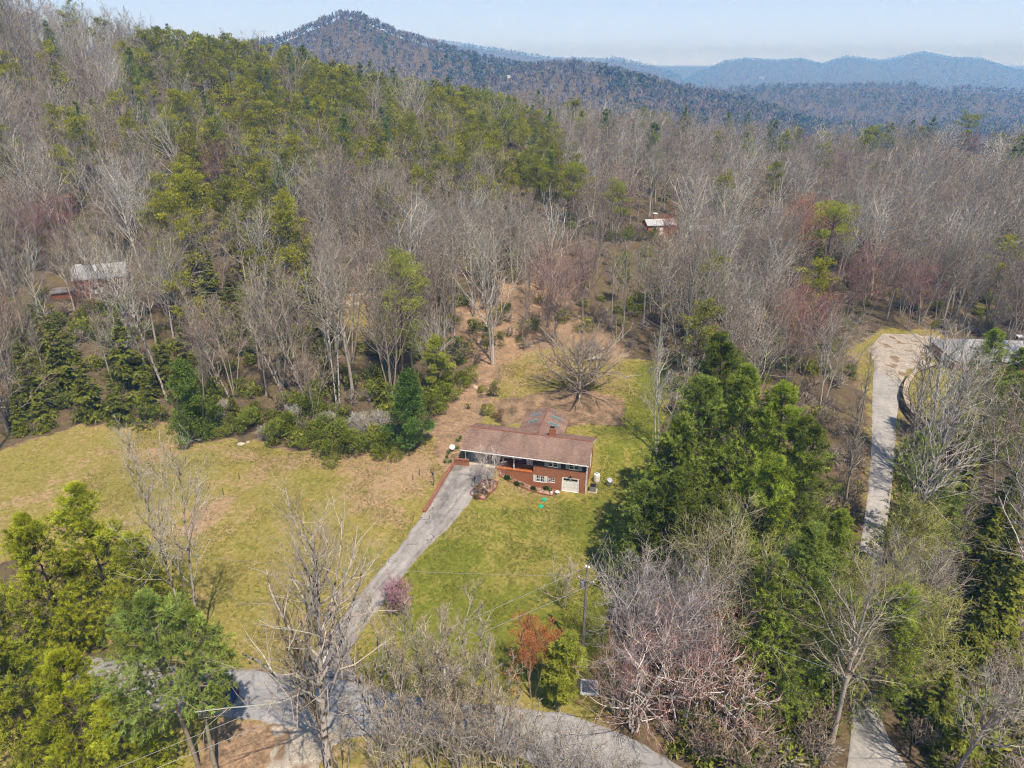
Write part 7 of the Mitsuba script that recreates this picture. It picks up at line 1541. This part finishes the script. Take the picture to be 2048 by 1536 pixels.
# mast on the far ridge
mx, my = MAST
mz = ground_z(mx, my)
k = thing('radio_mast', 'tall lattice mast with white antennas on the purple ridge', 'radio mast')
H_ = 72.0
legs = [(2.2 * math.cos(a), 2.2 * math.sin(a)) for a in (0.5, 2.6, 4.7)]
def leg_at(i, t):
    s = 1 - 0.75 * t
    return [mx + legs[i][0] * s, my + legs[i][1] * s, mz - 2 + H_ * t]
for i in range(3):
    put('leg', cyl(leg_at(i, 0), leg_at(i, 1), 0.28, 0.22, 6), 'mat_galv', k)
put('bracing', join(*[cyl(leg_at(i, j / 14), leg_at((i + 1) % 3, (j + 1) / 14), 0.12, n=4) for i in range(3) for j in range(14)]), 'mat_galv', k)
for z_, n_ in ((0.97, 6), (0.86, 6), (0.74, 4)):
    for j in range(n_):
        a = j * 6.283 / n_
        put('antenna', trimesh.Trimesh(*(lambda b: (b.vertices + [mx + 2.3 * math.cos(a), my + 2.3 * math.sin(a), mz + H_ * z_], b.faces))(box(-0.45, 0.45, -0.45, 0.45, -1.5, 1.5)), process=False), 'mat_white', k)
    put('platform', cyl([mx, my, mz + H_ * z_ - 0.4], [mx, my, mz + H_ * z_], 2.2, n=8), 'mat_galv', k)

# ------------------------------------------------------------------ tree models
LEAF = dict(crown_mat='mat_leaf')
YEL, GRN, BLU, OLV = (0.393, 0.427, 0.039), (0.301, 0.360, 0.058), (0.203, 0.270, 0.082), (0.283, 0.308, 0.048)
model('wp0', *white_pine(11, 25, 0, green=(0.172, 0.215, 0.040), crown_w=0.21), **LEAF)
model('wp1', *white_pine(12, 24, 0, green=(0.253, 0.317, 0.069), crown_w=0.23), **LEAF)
model('wp2', *white_pine(13, 25, 0, green=(0.284, 0.354, 0.059), crown_w=0.22), **LEAF)
model('wp3', *white_pine(14, 23, 0, green=(0.306, 0.383, 0.053), crown_w=0.24, from_t=0.08), **LEAF)
model('wp4', *white_pine(15, 18, 0, green=(0.241, 0.316, 0.075), crown_w=0.24, from_t=0.45, gap=0.1, bark=(0.30, 0.25, 0.19)), **LEAF)
model('wp5', *white_pine(16, 18, 0, green=(0.267, 0.332, 0.071), crown_w=0.19, from_t=0.5, gap=0.2, bark=(0.32, 0.27, 0.21)), **LEAF)
for i in range(4):
    model(f'wp{i}y', *white_pine(20 + i, 16, 0, green=[YEL, (0.355, 0.386, 0.030), (0.323, 0.351, 0.039), (0.335, 0.364, 0.034)][i], crown_w=0.30, from_t=0.06), **LEAF)
model('pp0', *pitch_pine(31, 19, 0, green=(0.296, 0.322, 0.031)), **LEAF)
model('pp1', *pitch_pine(32, 19, 0, green=(0.259, 0.281, 0.031), crown_w=0.16), **LEAF)
model('pp2', *pitch_pine(33, 17, 0, green=(0.300, 0.331, 0.040)), **LEAF)
model('rp0', *pitch_pine(34, 20, 0, green=(0.347, 0.377, 0.035), puffs=34, crown_w=0.24, from_t=0.66, flat=0.8), **LEAF)
model('lp0', *pitch_pine(35, 22, 0, green=(0.355, 0.386, 0.079), puffs=64, crown_w=0.20, from_t=0.28), **LEAF)
model('lp1', *pitch_pine(36, 10, 0, green=(0.355, 0.386, 0.066), puffs=34, crown_w=0.24, from_t=0.25), **LEAF)
model('flat0', *pitch_pine(37, 24, 0, green=(0.278, 0.302, 0.035), puffs=26, crown_w=0.22, from_t=0.86, flat=0.4), **LEAF)
model('young', *pitch_pine(38, 9, 0, green=(0.347, 0.377, 0.058), puffs=30, crown_w=0.13, from_t=0.2), **LEAF)
model('fw0', *white_pine(41, 22, 1, green=(0.172, 0.222, 0.058), crown_w=0.18, from_t=0.3, gap=0.3), **LEAF)
model('fw1', *white_pine(42, 20, 1, green=(0.249, 0.271, 0.044), crown_w=0.17, from_t=0.4, gap=0.35), **LEAF)
model('sp0', *spruce(51, 14, 0, green=(0.177, 0.196, 0.035), crown_w=0.26), **LEAF)
model('sp1', *spruce(52, 14, 0, green=(0.213, 0.231, 0.035), crown_w=0.23), **LEAF)
W_ = (0.46, 0.42, 0.37)
model('tall0', *bare_tree(61, 25, 'tall', 0, bark=W_, twig=GREY, stems=2, spread=0.55, limbs=34, trunk_r=0.22), wood_mat='mat_bark_pale')
model('tall1', *bare_tree(62, 29, 'tall', 0, bark=(0.55, 0.51, 0.46), twig=(0.36, 0.30, 0.22), limbs=30, splay=1.15, trunk_r=0.36), wood_mat='mat_bark_pale')
model('tall2', *bare_tree(63, 21, 'tall', 0, bark=(0.24, 0.18, 0.12), twig=TAN, dense=0.8, trunk_r=0.24), wood_mat='mat_bark_pale')
model('tall3', *bare_tree(64, 29, 'tall', 0, bark=W_, twig=GREY, dense=0.9, limbs=36, splay=1.0, trunk_r=0.25), wood_mat='mat_bark_pale')
model('slim0', *bare_tree(65, 17, 'slim', 0, bark=(0.46, 0.41, 0.34), twig=(0.34, 0.28, 0.19), stems=3, spread=0.8, limbs=28, dense=1.0), wood_mat='mat_bark_pale')
model('slim1', *bare_tree(66, 14, 'slim', 0, bark=(0.46, 0.41, 0.34), twig=(0.34, 0.28, 0.19), stems=4, spread=0.8, limbs=32, dense=1.0), wood_mat='mat_bark_pale')
model('scrub0', *bare_tree(67, 8, 'vase', 0, bark=(0.44, 0.40, 0.35), twig=(0.33, 0.28, 0.23), stems=5, spread=1.0, limbs=26, dense=0.7))
model('rust0', *bare_tree(68, 8.5, 'vase', 0, bark=(0.36, 0.28, 0.2), twig=(0.42, 0.15, 0.055), stems=3, dense=1.25, tw=1.5))
model('redw0', *bare_tree(69, 12, 'open', 0, bark=(0.72, 0.66, 0.60), twig=(0.38, 0.185, 0.15), stems=4, spread=0.75, limbs=34, dense=0.75), wood_mat='mat_bark_pale')
model('redw1', *bare_tree(70, 13, 'vase', 0, bark=(0.72, 0.66, 0.60), twig=(0.37, 0.155, 0.12), stems=4, spread=1.0, limbs=34, dense=0.75), wood_mat='mat_bark_pale')
model('silv0', *bare_tree(71, 15, 'vase', 0, bark=(0.44, 0.41, 0.38), twig=(0.36, 0.31, 0.30), stems=4, spread=1.15, limbs=40, dense=1.0, tw=1.2))
model('silv1', *bare_tree(72, 15, 'vase', 0, bark=(0.44, 0.41, 0.38), twig=(0.36, 0.31, 0.29), stems=3, spread=1.1, limbs=36, dense=1.0, tw=1.2))
model('bud0', *bare_tree(73, 19, 'vase', 0, bark=GREY, twig=(0.30, 0.27, 0.13), stems=3, spread=0.9, limbs=32, dense=1.1, tw=1.3))
model('budy', *bare_tree(74, 14, 'vase', 0, bark=(0.34, 0.32, 0.24), twig=(0.36, 0.36, 0.09), stems=4, spread=0.9, limbs=36, dense=1.1, tw=1.6))
for i, c in enumerate('abcd'):
    model('f0' + c, *bare_tree(75 + i, 22, ['forest', 'forest', 'vase', 'vase'][i], 0, bark=[GREY, (0.34, 0.30, 0.26), GREY, SILVER][i], twig=[TAN, GREY, PINKISH, TAN][i], stems=[1, 1, 2, 2][i], limbs=[24, 24, 26, 26][i]))
model('f1a', *bare_tree(80, 19, 'slim', 0, bark=SILVER, twig=(0.34, 0.33, 0.25), stems=3, limbs=34))
model('wide0', *bare_tree(81, 17, 'open', 0, bark=(0.30, 0.25, 0.2), twig=TAN, spread=0.9))
model('lean0', *bare_tree(82, 27, 'slim', 0, bark=(0.44, 0.40, 0.34), twig=GREY, lean=-0.16, dense=0.8, trunk_r=0.24), wood_mat='mat_bark_pale')
model('lean1', *bare_tree(83, 20, 'slim', 0, bark=(0.42, 0.37, 0.31), twig=TAN, lean=-0.22, dense=0.9, trunk_r=0.20), wood_mat='mat_bark_pale')
model('twin0', *bare_tree(84, 23, 'slim', 0, bark=(0.55, 0.52, 0.48), twig=TAN, stems=2, spread=0.45, dense=0.8, trunk_r=0.22), wood_mat='mat_bark_pale')
model('pinkv', *bare_tree(85, 17, 'vase', 0, bark=(0.32, 0.26, 0.23), twig=(0.36, 0.235, 0.20), spread=1.05, limbs=26, dense=1.15))
model('pinkm', *bare_tree(86, 17, 'vase', 1, bark=(0.32, 0.26, 0.23), twig=(0.37, 0.20, 0.17), stems=3, limbs=34, dense=1.1))
model('slimf', *bare_tree(87, 22, 'slim', 0, bark=(0.38, 0.35, 0.31), twig=TAN, trunk_r=0.19))
model('open0', *bare_tree(88, 13, 'open', 0, bark=(0.38, 0.33, 0.27), twig=(0.31, 0.24, 0.175), splay=1.55, limbs=40, dense=1.0, trunk_r=0.30))
model('yard0', *bare_tree(89, 6.3, 'vase', 0, bark=(0.62, 0.57, 0.53), twig=(0.56, 0.46, 0.43), stems=4, spread=1.0, limbs=20, dense=0.7))
model('yard1', *bare_tree(90, 6, 'vase', 0, bark=(0.42, 0.37, 0.30), twig=(0.42, 0.36, 0.27), stems=3, spread=1.1, limbs=20, dense=0.7))
model('redbud', *bare_tree(91, 4.2, 'vase', 0, bark=(0.30, 0.22, 0.2), twig=(0.42, 0.21, 0.285), stems=5, spread=1.1, limbs=36, dense=0.9, tw=1.5))
model('rust1', *bare_tree(92, 19, 'vase', 1, bark=(0.30, 0.25, 0.21), twig=(0.47, 0.155, 0.06), stems=2, spread=1.2, limbs=42, dense=1.15, tw=1.5))
model('redm', *bare_tree(93, 16, 'vase', 1, bark=(0.30, 0.24, 0.22), twig=(0.27, 0.115, 0.10), stems=3, spread=1.15, limbs=36, dense=0.95, tw=1.2))

TINTS = [(GREY, TAN), ((0.37, 0.34, 0.295), (0.26, 0.225, 0.175)), ((0.34, 0.295, 0.25), PINKISH), (SILVER, (0.29, 0.265, 0.22)), ((0.29, 0.26, 0.215), (0.235, 0.205, 0.16)), ((0.36, 0.31, 0.26), (0.29, 0.225, 0.175))]
FORMS = [('forest', 1, 24, 1.0), ('vase', 3, 34, 1.0), ('slim', 1, 22, 1.0), ('vase', 2, 28, 1.15), ('forest', 2, 28, 0.9), ('vase', 4, 40, 1.0), ('tall', 1, 26, 1.0), ('forest', 1, 20, 1.3), ('slim', 2, 26, 1.2), ('vase', 1, 22, 1.25), ('tall', 1, 30, 0.8), ('forest', 3, 30, 1.1)]
for i, (form, st, nl, spr) in enumerate(FORMS):
    bk, tw_ = TINTS[i % 6]
    bk = tuple(np.array(bk) * (1.0 if i < 6 else 1.12))
    model(f'bare_b{i}', *bare_tree(110 + i, 19, form, 1, bark=bk, twig=tw_, stems=st, limbs=nl, splay=spr, dense=[1.0, 0.8, 1.15][i % 3]))
    model_one(f'bare_c{i}', *bare_tree(320 + i, 19, form, 2, bark=bk, twig=tw_, stems=st, limbs=nl, splay=spr, dense=[1.0, 0.85, 1.1][i % 3]))
    model_one(f'bare_d{i}', *bare_tree(340 + i, 19, form, 2, bark=bk, twig=tw_, stems=min(st, 2), limbs=16, dense=0.8, tw=1.7))
for i, (bk, tw_) in enumerate([(GREY, (0.30, 0.125, 0.10)), (GREY, (0.36, 0.20, 0.15)), ((0.31, 0.25, 0.22), (0.28, 0.10, 0.095))]):
    model(f'red_b{i}', *bare_tree(140 + i, 15, 'vase', 1, bark=bk, twig=tw_, stems=3, limbs=34, dense=1.1))
PG = [(0.327, 0.327, 0.033), (0.306, 0.305, 0.038), (0.352, 0.351, 0.033), (0.274, 0.284, 0.044), (0.284, 0.284, 0.038)]
for i in range(5):
    model(f'pine_b{i}', *pitch_pine(150 + i, 17, 1, green=PG[i], puffs=[24, 30, 20, 26, 16][i], crown_w=[0.19, 0.20, 0.16, 0.22, 0.2][i], from_t=[0.45, 0.35, 0.5, 0.55, 0.62][i]), **LEAF)
    model_one(f'pine_c{i}', *pitch_pine(160 + i, 17, 2, green=PG[i], puffs=[22, 26, 20, 24, 16][i], crown_w=[0.19, 0.20, 0.16, 0.22, 0.2][i], from_t=[0.45, 0.35, 0.5, 0.55, 0.62][i]), mat='mat_leaf')
WG = [(0.229, 0.280, 0.066), (0.293, 0.319, 0.050), (0.191, 0.251, 0.071)]
for i in range(3):
    model(f'wpine_b{i}', *white_pine(170 + i, 22, 1, green=WG[i], crown_w=0.18, from_t=[0.2, 0.35, 0.25][i], gap=[0.1, 0.25, 0.2][i]), **LEAF)
    model_one(f'wpine_c{i}', *white_pine(180 + i, 22, 2, green=WG[i], crown_w=0.18, from_t=[0.2, 0.35, 0.25][i]), mat='mat_leaf')
    model(f'spruce_b{i}', *spruce(190 + i, 14, 1, green=[(0.147, 0.160, 0.030), (0.178, 0.194, 0.027), (0.173, 0.189, 0.039)][i], crown_w=[0.24, 0.2, 0.28][i]), **LEAF)

HEIGHT = {'wp0': 25, 'wp1': 24, 'wp2': 25, 'wp3': 23, 'wp4': 18, 'wp5': 18, 'wp0y': 16, 'wp1y': 16, 'wp2y': 16, 'wp3y': 16, 'pp0': 19, 'pp1': 19, 'pp2': 17, 'rp0': 20, 'lp0': 22, 'lp1': 10, 'flat0': 24, 'young': 9,
          'fw0': 22, 'fw1': 20, 'sp0': 14, 'sp1': 14, 'tall0': 25, 'tall1': 29, 'tall2': 21, 'tall3': 29, 'slim0': 17, 'slim1': 14, 'scrub0': 8, 'rust0': 8.5, 'redw0': 9.5, 'redw1': 13, 'silv0': 15, 'silv1': 15, 'bud0': 19,
          'budy': 14, 'f0a': 22, 'f0b': 22, 'f0c': 22, 'f0d': 22, 'f1a': 19, 'wide0': 13, 'lean0': 27, 'lean1': 20, 'twin0': 23, 'pinkv': 17, 'pinkm': 17, 'slimf': 22, 'open0': 11, 'yard0': 6.3, 'yard1': 6, 'redbud': 4.2, 'rust1': 19, 'redm': 16}
KIND = {'wp': ('white_pine', 'pine tree'), 'pp': ('pitch_pine', 'pine tree'), 'rp': ('pitch_pine', 'pine tree'), 'lp': ('pitch_pine', 'pine tree'), 'flat': ('pitch_pine', 'pine tree'), 'young': ('pine_sapling', 'young tree'),
        'fw': ('white_pine', 'pine tree'), 'sp': ('hemlock_tree', 'evergreen tree'), 'rust': ('budding_maple', 'maple tree'), 'redw': ('budding_maple', 'maple tree'), 'redm': ('budding_maple', 'maple tree'), 'pinkm': ('budding_maple', 'maple tree'),
        'redbud': ('flowering_shrub', 'shrub'), 'scrub': ('scrub_tree', 'small tree')}

def where(x, y):
    if y < 60:
        return 'by the lane in front' if -60 < x < 22 else 'in the front right woods' if x > 0 else 'at the front left corner'
    if y < 99:
        return 'along the side drive' if x > 10 else 'at the left end of the field'
    side = 'left' if x < -0.22 * y else 'right' if x > 0.20 * y else 'middle'
    if y < 150:
        return {'left': 'in the woods just behind the field', 'middle': 'in the woods just behind the house', 'right': 'in the woods beside the side drive'}[side]
    if y < 235:
        return {'left': 'on the lower left hillside', 'middle': 'on the lower slope of the middle woods', 'right': 'in the flat woods on the right'}[side]
    return {'left': 'high on the left hillside', 'middle': 'on the upper slope of the middle woods', 'right': 'in the far flat woods on the right'}[side]

trng = np.random.default_rng(77)
shared_groups = {}
for mdl, x, y, h, turn, lab in PLACED:
    fam = next((KIND[k] for k in sorted(KIND, key=len, reverse=True) if mdl.startswith(k)), ('bare_tree', 'bare tree'))
    grp = None
    if lab is None:
        w = where(x, y)
        lab = {'hemlock_tree': f'dark drooping hemlock standing {w}', 'scrub_tree': f'low grey many stemmed scrub tree {w}', 'bare_tree': f'pale trunked slim bare tree {w}', 'budding_maple': f'dull red budding maple growing {w}'}.get(fam[0], f'green pine standing {w}')
        grp = {'hemlock_tree': 'dark hemlocks ', 'scrub_tree': 'grey scrub trees ', 'bare_tree': 'slim pale bare trees ', 'budding_maple': 'dull red maples '}.get(fam[0], 'green pines ') + w
    key = key_for(fam[0])
    stand(key, mdl, x, y, ground_z(x, y) - 0.12, h / HEIGHT[mdl], turn)
    say(key, lab, fam[1], grp)

SHAPE_WORD = ['single trunked', 'many stemmed', 'slim', 'forked', 'twin stemmed', 'spreading', 'tall straight', 'wide crowned', 'two stemmed', 'vase shaped', 'narrow crowned', 'three stemmed']
TINT_WORD = ['tan grey', 'pale grey', 'pinkish grey', 'silvery', 'dark grey', 'brownish']
GREEN_WORD = ['yellow green', 'olive', 'bright yellow green', 'dark green', 'dull olive']
count = {'b': 0, 'p': 0, 'w': 0, 'r': 0, 's': 0}
BASE_H = {'b': 19.0, 'p': 17.0, 'w': 22.0, 'r': 15.0, 's': 14.0}
LIMIT = {'b': 262, 'p': 285, 'w': 262, 'r': 280, 's': 270}
stuff_n = 0
for item in WOODS.split():
    kind = item[0]
    x, y, h = (float(q) / 10 for q in item[1:].split(','))
    d = math.hypot(x, y)
    z = ground_z(x, y) - 0.2
    size, turn = h / BASE_H[kind], float(trng.random() * 360)
    i = int(trng.integers(0, 60))
    alone = count[kind] < LIMIT[kind]
    if alone:
        count[kind] += 1
        w = where(x, y)
        if kind == 'b':
            j = i % 12
            key = key_for('bare_tree'); stand(key, f'bare_b{j}', x, y, z, size, turn, (float(trng.normal() * 3.0), float(trng.normal() * 3.0)))
            say(key, f'{TINT_WORD[j % 6]} leafless {SHAPE_WORD[j]} tree {w}', 'bare tree', f'{TINT_WORD[j % 6]} {SHAPE_WORD[j]} leafless trees {w}')
        elif kind == 'p':
            j = i % 5
            key = key_for('pitch_pine'); stand(key, f'pine_b{j}', x, y, z, size, turn)
            say(key, f'{GREEN_WORD[j]} clumpy crowned pine {w}', 'pine tree', f'{GREEN_WORD[j]} clumpy pines {w}')
        elif kind == 'w':
            j = i % 3
            key = key_for('white_pine'); stand(key, f'wpine_b{j}', x, y, z, size, turn)
            say(key, f'{["blue green", "yellowish", "dark green"][j]} pine with level tiers of branches {w}', 'pine tree', f'{["blue green", "yellowish", "dark green"][j]} tiered pines {w}')
        elif kind == 'r':
            j = i % 3
            key = key_for('budding_maple'); stand(key, f'red_b{j}', x, y, z, size, turn)
            say(key, f'{["red", "pinkish orange", "dark red"][j]} budded maple among bare trees {w}', 'maple tree', f'{["red", "pinkish orange", "dark red"][j]} budded maples {w}')
        else:
            j = i % 3
            key = key_for('hemlock_tree'); stand(key, f'spruce_b{j}', x, y, z, size, turn)
            say(key, f'{["dark", "olive", "mid"][j]} green conical hemlock {w}', 'evergreen tree', f'{["dark", "olive", "mid"][j]} green hemlocks {w}')
    else:
        far = 'd' if d > 330 else 'c'
        stuff_n += 1
        if kind in 'br':
            stand(f'bare_woodland__{stuff_n:04d}', f'bare_{far}{i % 12}', x, y, z, size, turn, (float(trng.normal() * 3.0), float(trng.normal() * 3.0)))
        else:
            stand(f'pine_woodland__{stuff_n:04d}', f'pine_c{i % 5}' if kind == 'p' else f'wpine_c{i % 3}', x, y, z, size, turn)
say('bare_woodland', 'leafless grey woodland covering the hill and the flat land behind', 'woodland', kind='stuff')
say('pine_woodland', 'scattered green pines too far to count on the upper hill and flat land', 'woodland', kind='stuff')

# ------------------------------------------------------------------ undergrowth between the trunks
model_one('brush0', *bare_tree(201, 3.2, 'vase', 2, bark=(0.27, 0.22, 0.17), twig=(0.29, 0.23, 0.165), stems=5, spread=1.3, limbs=24, dense=0.8))
model_one('brush1', *bare_tree(202, 3.0, 'open', 2, bark=(0.30, 0.26, 0.22), twig=(0.32, 0.26, 0.22), stems=4, spread=0.9, limbs=20, dense=0.8))
model_one('laurel0', *leafy(203, 2.6, 3.4, n=420, leaf=0.26, green=(0.177, 0.213, 0.040), lobes=7), mat='mat_leaf')
model_one('laurel1', *leafy(204, 2.2, 3.0, n=380, leaf=0.26, green=(0.243, 0.264, 0.044), lobes=6), mat='mat_leaf')
urng = np.random.default_rng(5)
solid = shapely.union_all([Polygon(CLEARING).buffer(0.6), Polygon(YARD_R).buffer(0), Polygon(PARKING).buffer(1), Polygon(TERRACE).buffer(1.5), Polygon(PATH).buffer(0), Polygon(BARE_BANK).buffer(1), Polygon(GLADE).buffer(0.5)] +
                          [Polygon(s[0] + s[1][::-1]).buffer(1.4) for s in (DRIVEWAY, LANE, GRAVEL_DRIVE, SIDE_DRIVE)] + [Point(p).buffer(r) for p, r in HOUSE_SPOTS])
shapely.prepare(solid)
n_u = 0
while n_u < 1750:
    y = float(urng.uniform(36, 215)) if n_u % 5 else float(urng.uniform(30, 75)); x = float(urng.uniform(-0.8, 0.8) * y) if n_u % 5 else float(urng.uniform(8, 58))
    if shapely.contains_xy(solid, x, y) or (y < 46 and x < 4) or (y < 98 and -16 < x < 12 and y > 43):
        continue
    n_u += 1
    green_side = 0.62 if (x < -10 and y < 150) or (x > 55 and y < 110) else 0.34
    r = urng.random()
    nm = ('laurel0' if r < green_side / 2 else 'laurel1') if r < green_side else ('brush0' if r < (1 + green_side) / 2 else 'brush1')
    stand(f'undergrowth__{n_u:04d}', nm, x, y, ground_z(x, y) - 0.1, float(urng.uniform(0.6, 1.35)), float(urng.random() * 360))
say('undergrowth', 'low laurel and leafless brush filling the ground between the trunks', 'undergrowth', kind='stuff')

# ------------------------------------------------------------------ the wooded ridges far off, one mass of small trees
def far_wood(name, label, areas, seed):
    rng = np.random.default_rng(seed)
    VV, FF, CC, at = [], [], [], 0
    for (d0, d1, t0, t1, gap, size, tri, green_share) in areas:
        n = int((d1 - d0) * (t1 - t0) * 0.5 * (d0 + d1) / gap ** 2)
        y = np.sqrt(rng.uniform(d0 ** 2, d1 ** 2, n)); t = rng.uniform(t0, t1, n); x = t * y
        z = terrain(x, y)
        # keep what is not hidden behind a nearer rise
        k = np.linspace(0.25, 0.97, 26)
        top = z + size * 1.2
        hid = np.zeros(n, bool)
        for kk in k:
            hid |= terrain(x * kk, y * kk) - 14.0 > EYE + (top - EYE) * kk
        x, y, z = x[~hid], y[~hid], z[~hid]
        n = len(x)
        patch = meshkit.fbm(np.stack([x / 90.0, y / 150.0, np.zeros(n)], -1), 3, seed)
        ever = rng.random(n) < np.clip(green_share + (patch - 0.5) * 2.6, 0.03, 0.95)
        h = size * (0.7 + 0.6 * rng.random(n)) * np.where(ever, 1.1, 1.0)
        # each tree: a crown of tri separate sprays round its stem
        u = rng.random((n, tri))
        az = rng.random((n, tri)) * 6.28
        rad = np.where(ever[:, None], 0.24 * (1.05 - u) + 0.03, 0.26 * np.sin(np.pi * (0.25 + 0.7 * u)))
        zb = np.where(ever[:, None], 0.12 + 0.75 * u, 0.35 + 0.50 * u)
        B = np.stack([rad * np.cos(az) * 0.55, rad * np.sin(az) * 0.55, zb], -1)
        D = np.stack([np.cos(az) * np.where(ever[:, None], 1, 0.55), np.sin(az) * np.where(ever[:, None], 1, 0.55), np.where(ever[:, None], 0.55, 1.0) + 0.3 * rng.normal(size=(n, tri))], -1)
        B = B * h[:, None, None] + np.stack([x, y, z], -1)[:, None]
        L = (np.where(ever[:, None], 0.26, 0.30) * (0.7 + 0.6 * rng.random((n, tri)))) * h[:, None]
        Wd = np.where(ever[:, None], 0.20, 0.13) * h[:, None] * (0.7 + 0.6 * rng.random((n, tri)))
        col = np.where(ever[:, None], np.array([0.105, 0.125, 0.052]), np.array([0.215, 0.188, 0.160]))
        col = col * (1 + 0.22 * rng.normal(size=(n, 1))) * (1 + 0.05 * rng.normal(size=(n, 3)))
        v, f, c = spikes(B.reshape(-1, 3), D.reshape(-1, 3), L.ravel(), Wd.ravel(), np.repeat(np.clip(col, 0.01, 1), tri, 0), rng)
        VV.append(v); FF.append(f + at); CC.append(c); at += len(v)
    put(name, (np.concatenate(VV), np.concatenate(FF)), 'mat_wood', label=label, cat='woodland', kind='stuff', color=np.concatenate(CC))
    return at // 3

far_tris = [
    far_wood('mountain_woodland', 'grey and dark green woodland on the nearest mountain and its shoulder', [(520, 900, -0.45, 0.30, 12, 15, 20, 0.30), (900, 1520, -0.42, 0.42, 11.5, 14, 18, 0.22)], 301),
    far_wood('valley_woodland', 'hazy purple woodland below the mast', [(640, 1300, 0.12, 0.95, 14, 15, 14, 0.20), (1300, 2180, 0.14, 0.95, 16, 15, 12, 0.14)], 302),
    far_wood('ridge_woodland', 'blue hazed woodland along the farthest ridges', [(3800, 5020, -0.20, 0.26, 42, 20, 8, 0.5), (4300, 5800, 0.16, 0.95, 50, 22, 8, 0.5), (5800, 6330, 0.2, 0.95, 19, 15, 6, 0.5), (4750, 5030, -0.15, 0.235, 18, 14, 6, 0.5)], 303)]

# ------------------------------------------------------------------ air
scene['haze'] = {'type': 'cube', 'to_world': T().translate([0, 0, 50]).scale([8600, 8600, 165]), 'bsdf': {'type': 'null'}, 'interior': {'type': 'ref', 'id': 'haze_air'}}
say('haze', kind='stuff')

print('far', far_tris, 'models', sum(groups_made.values()))
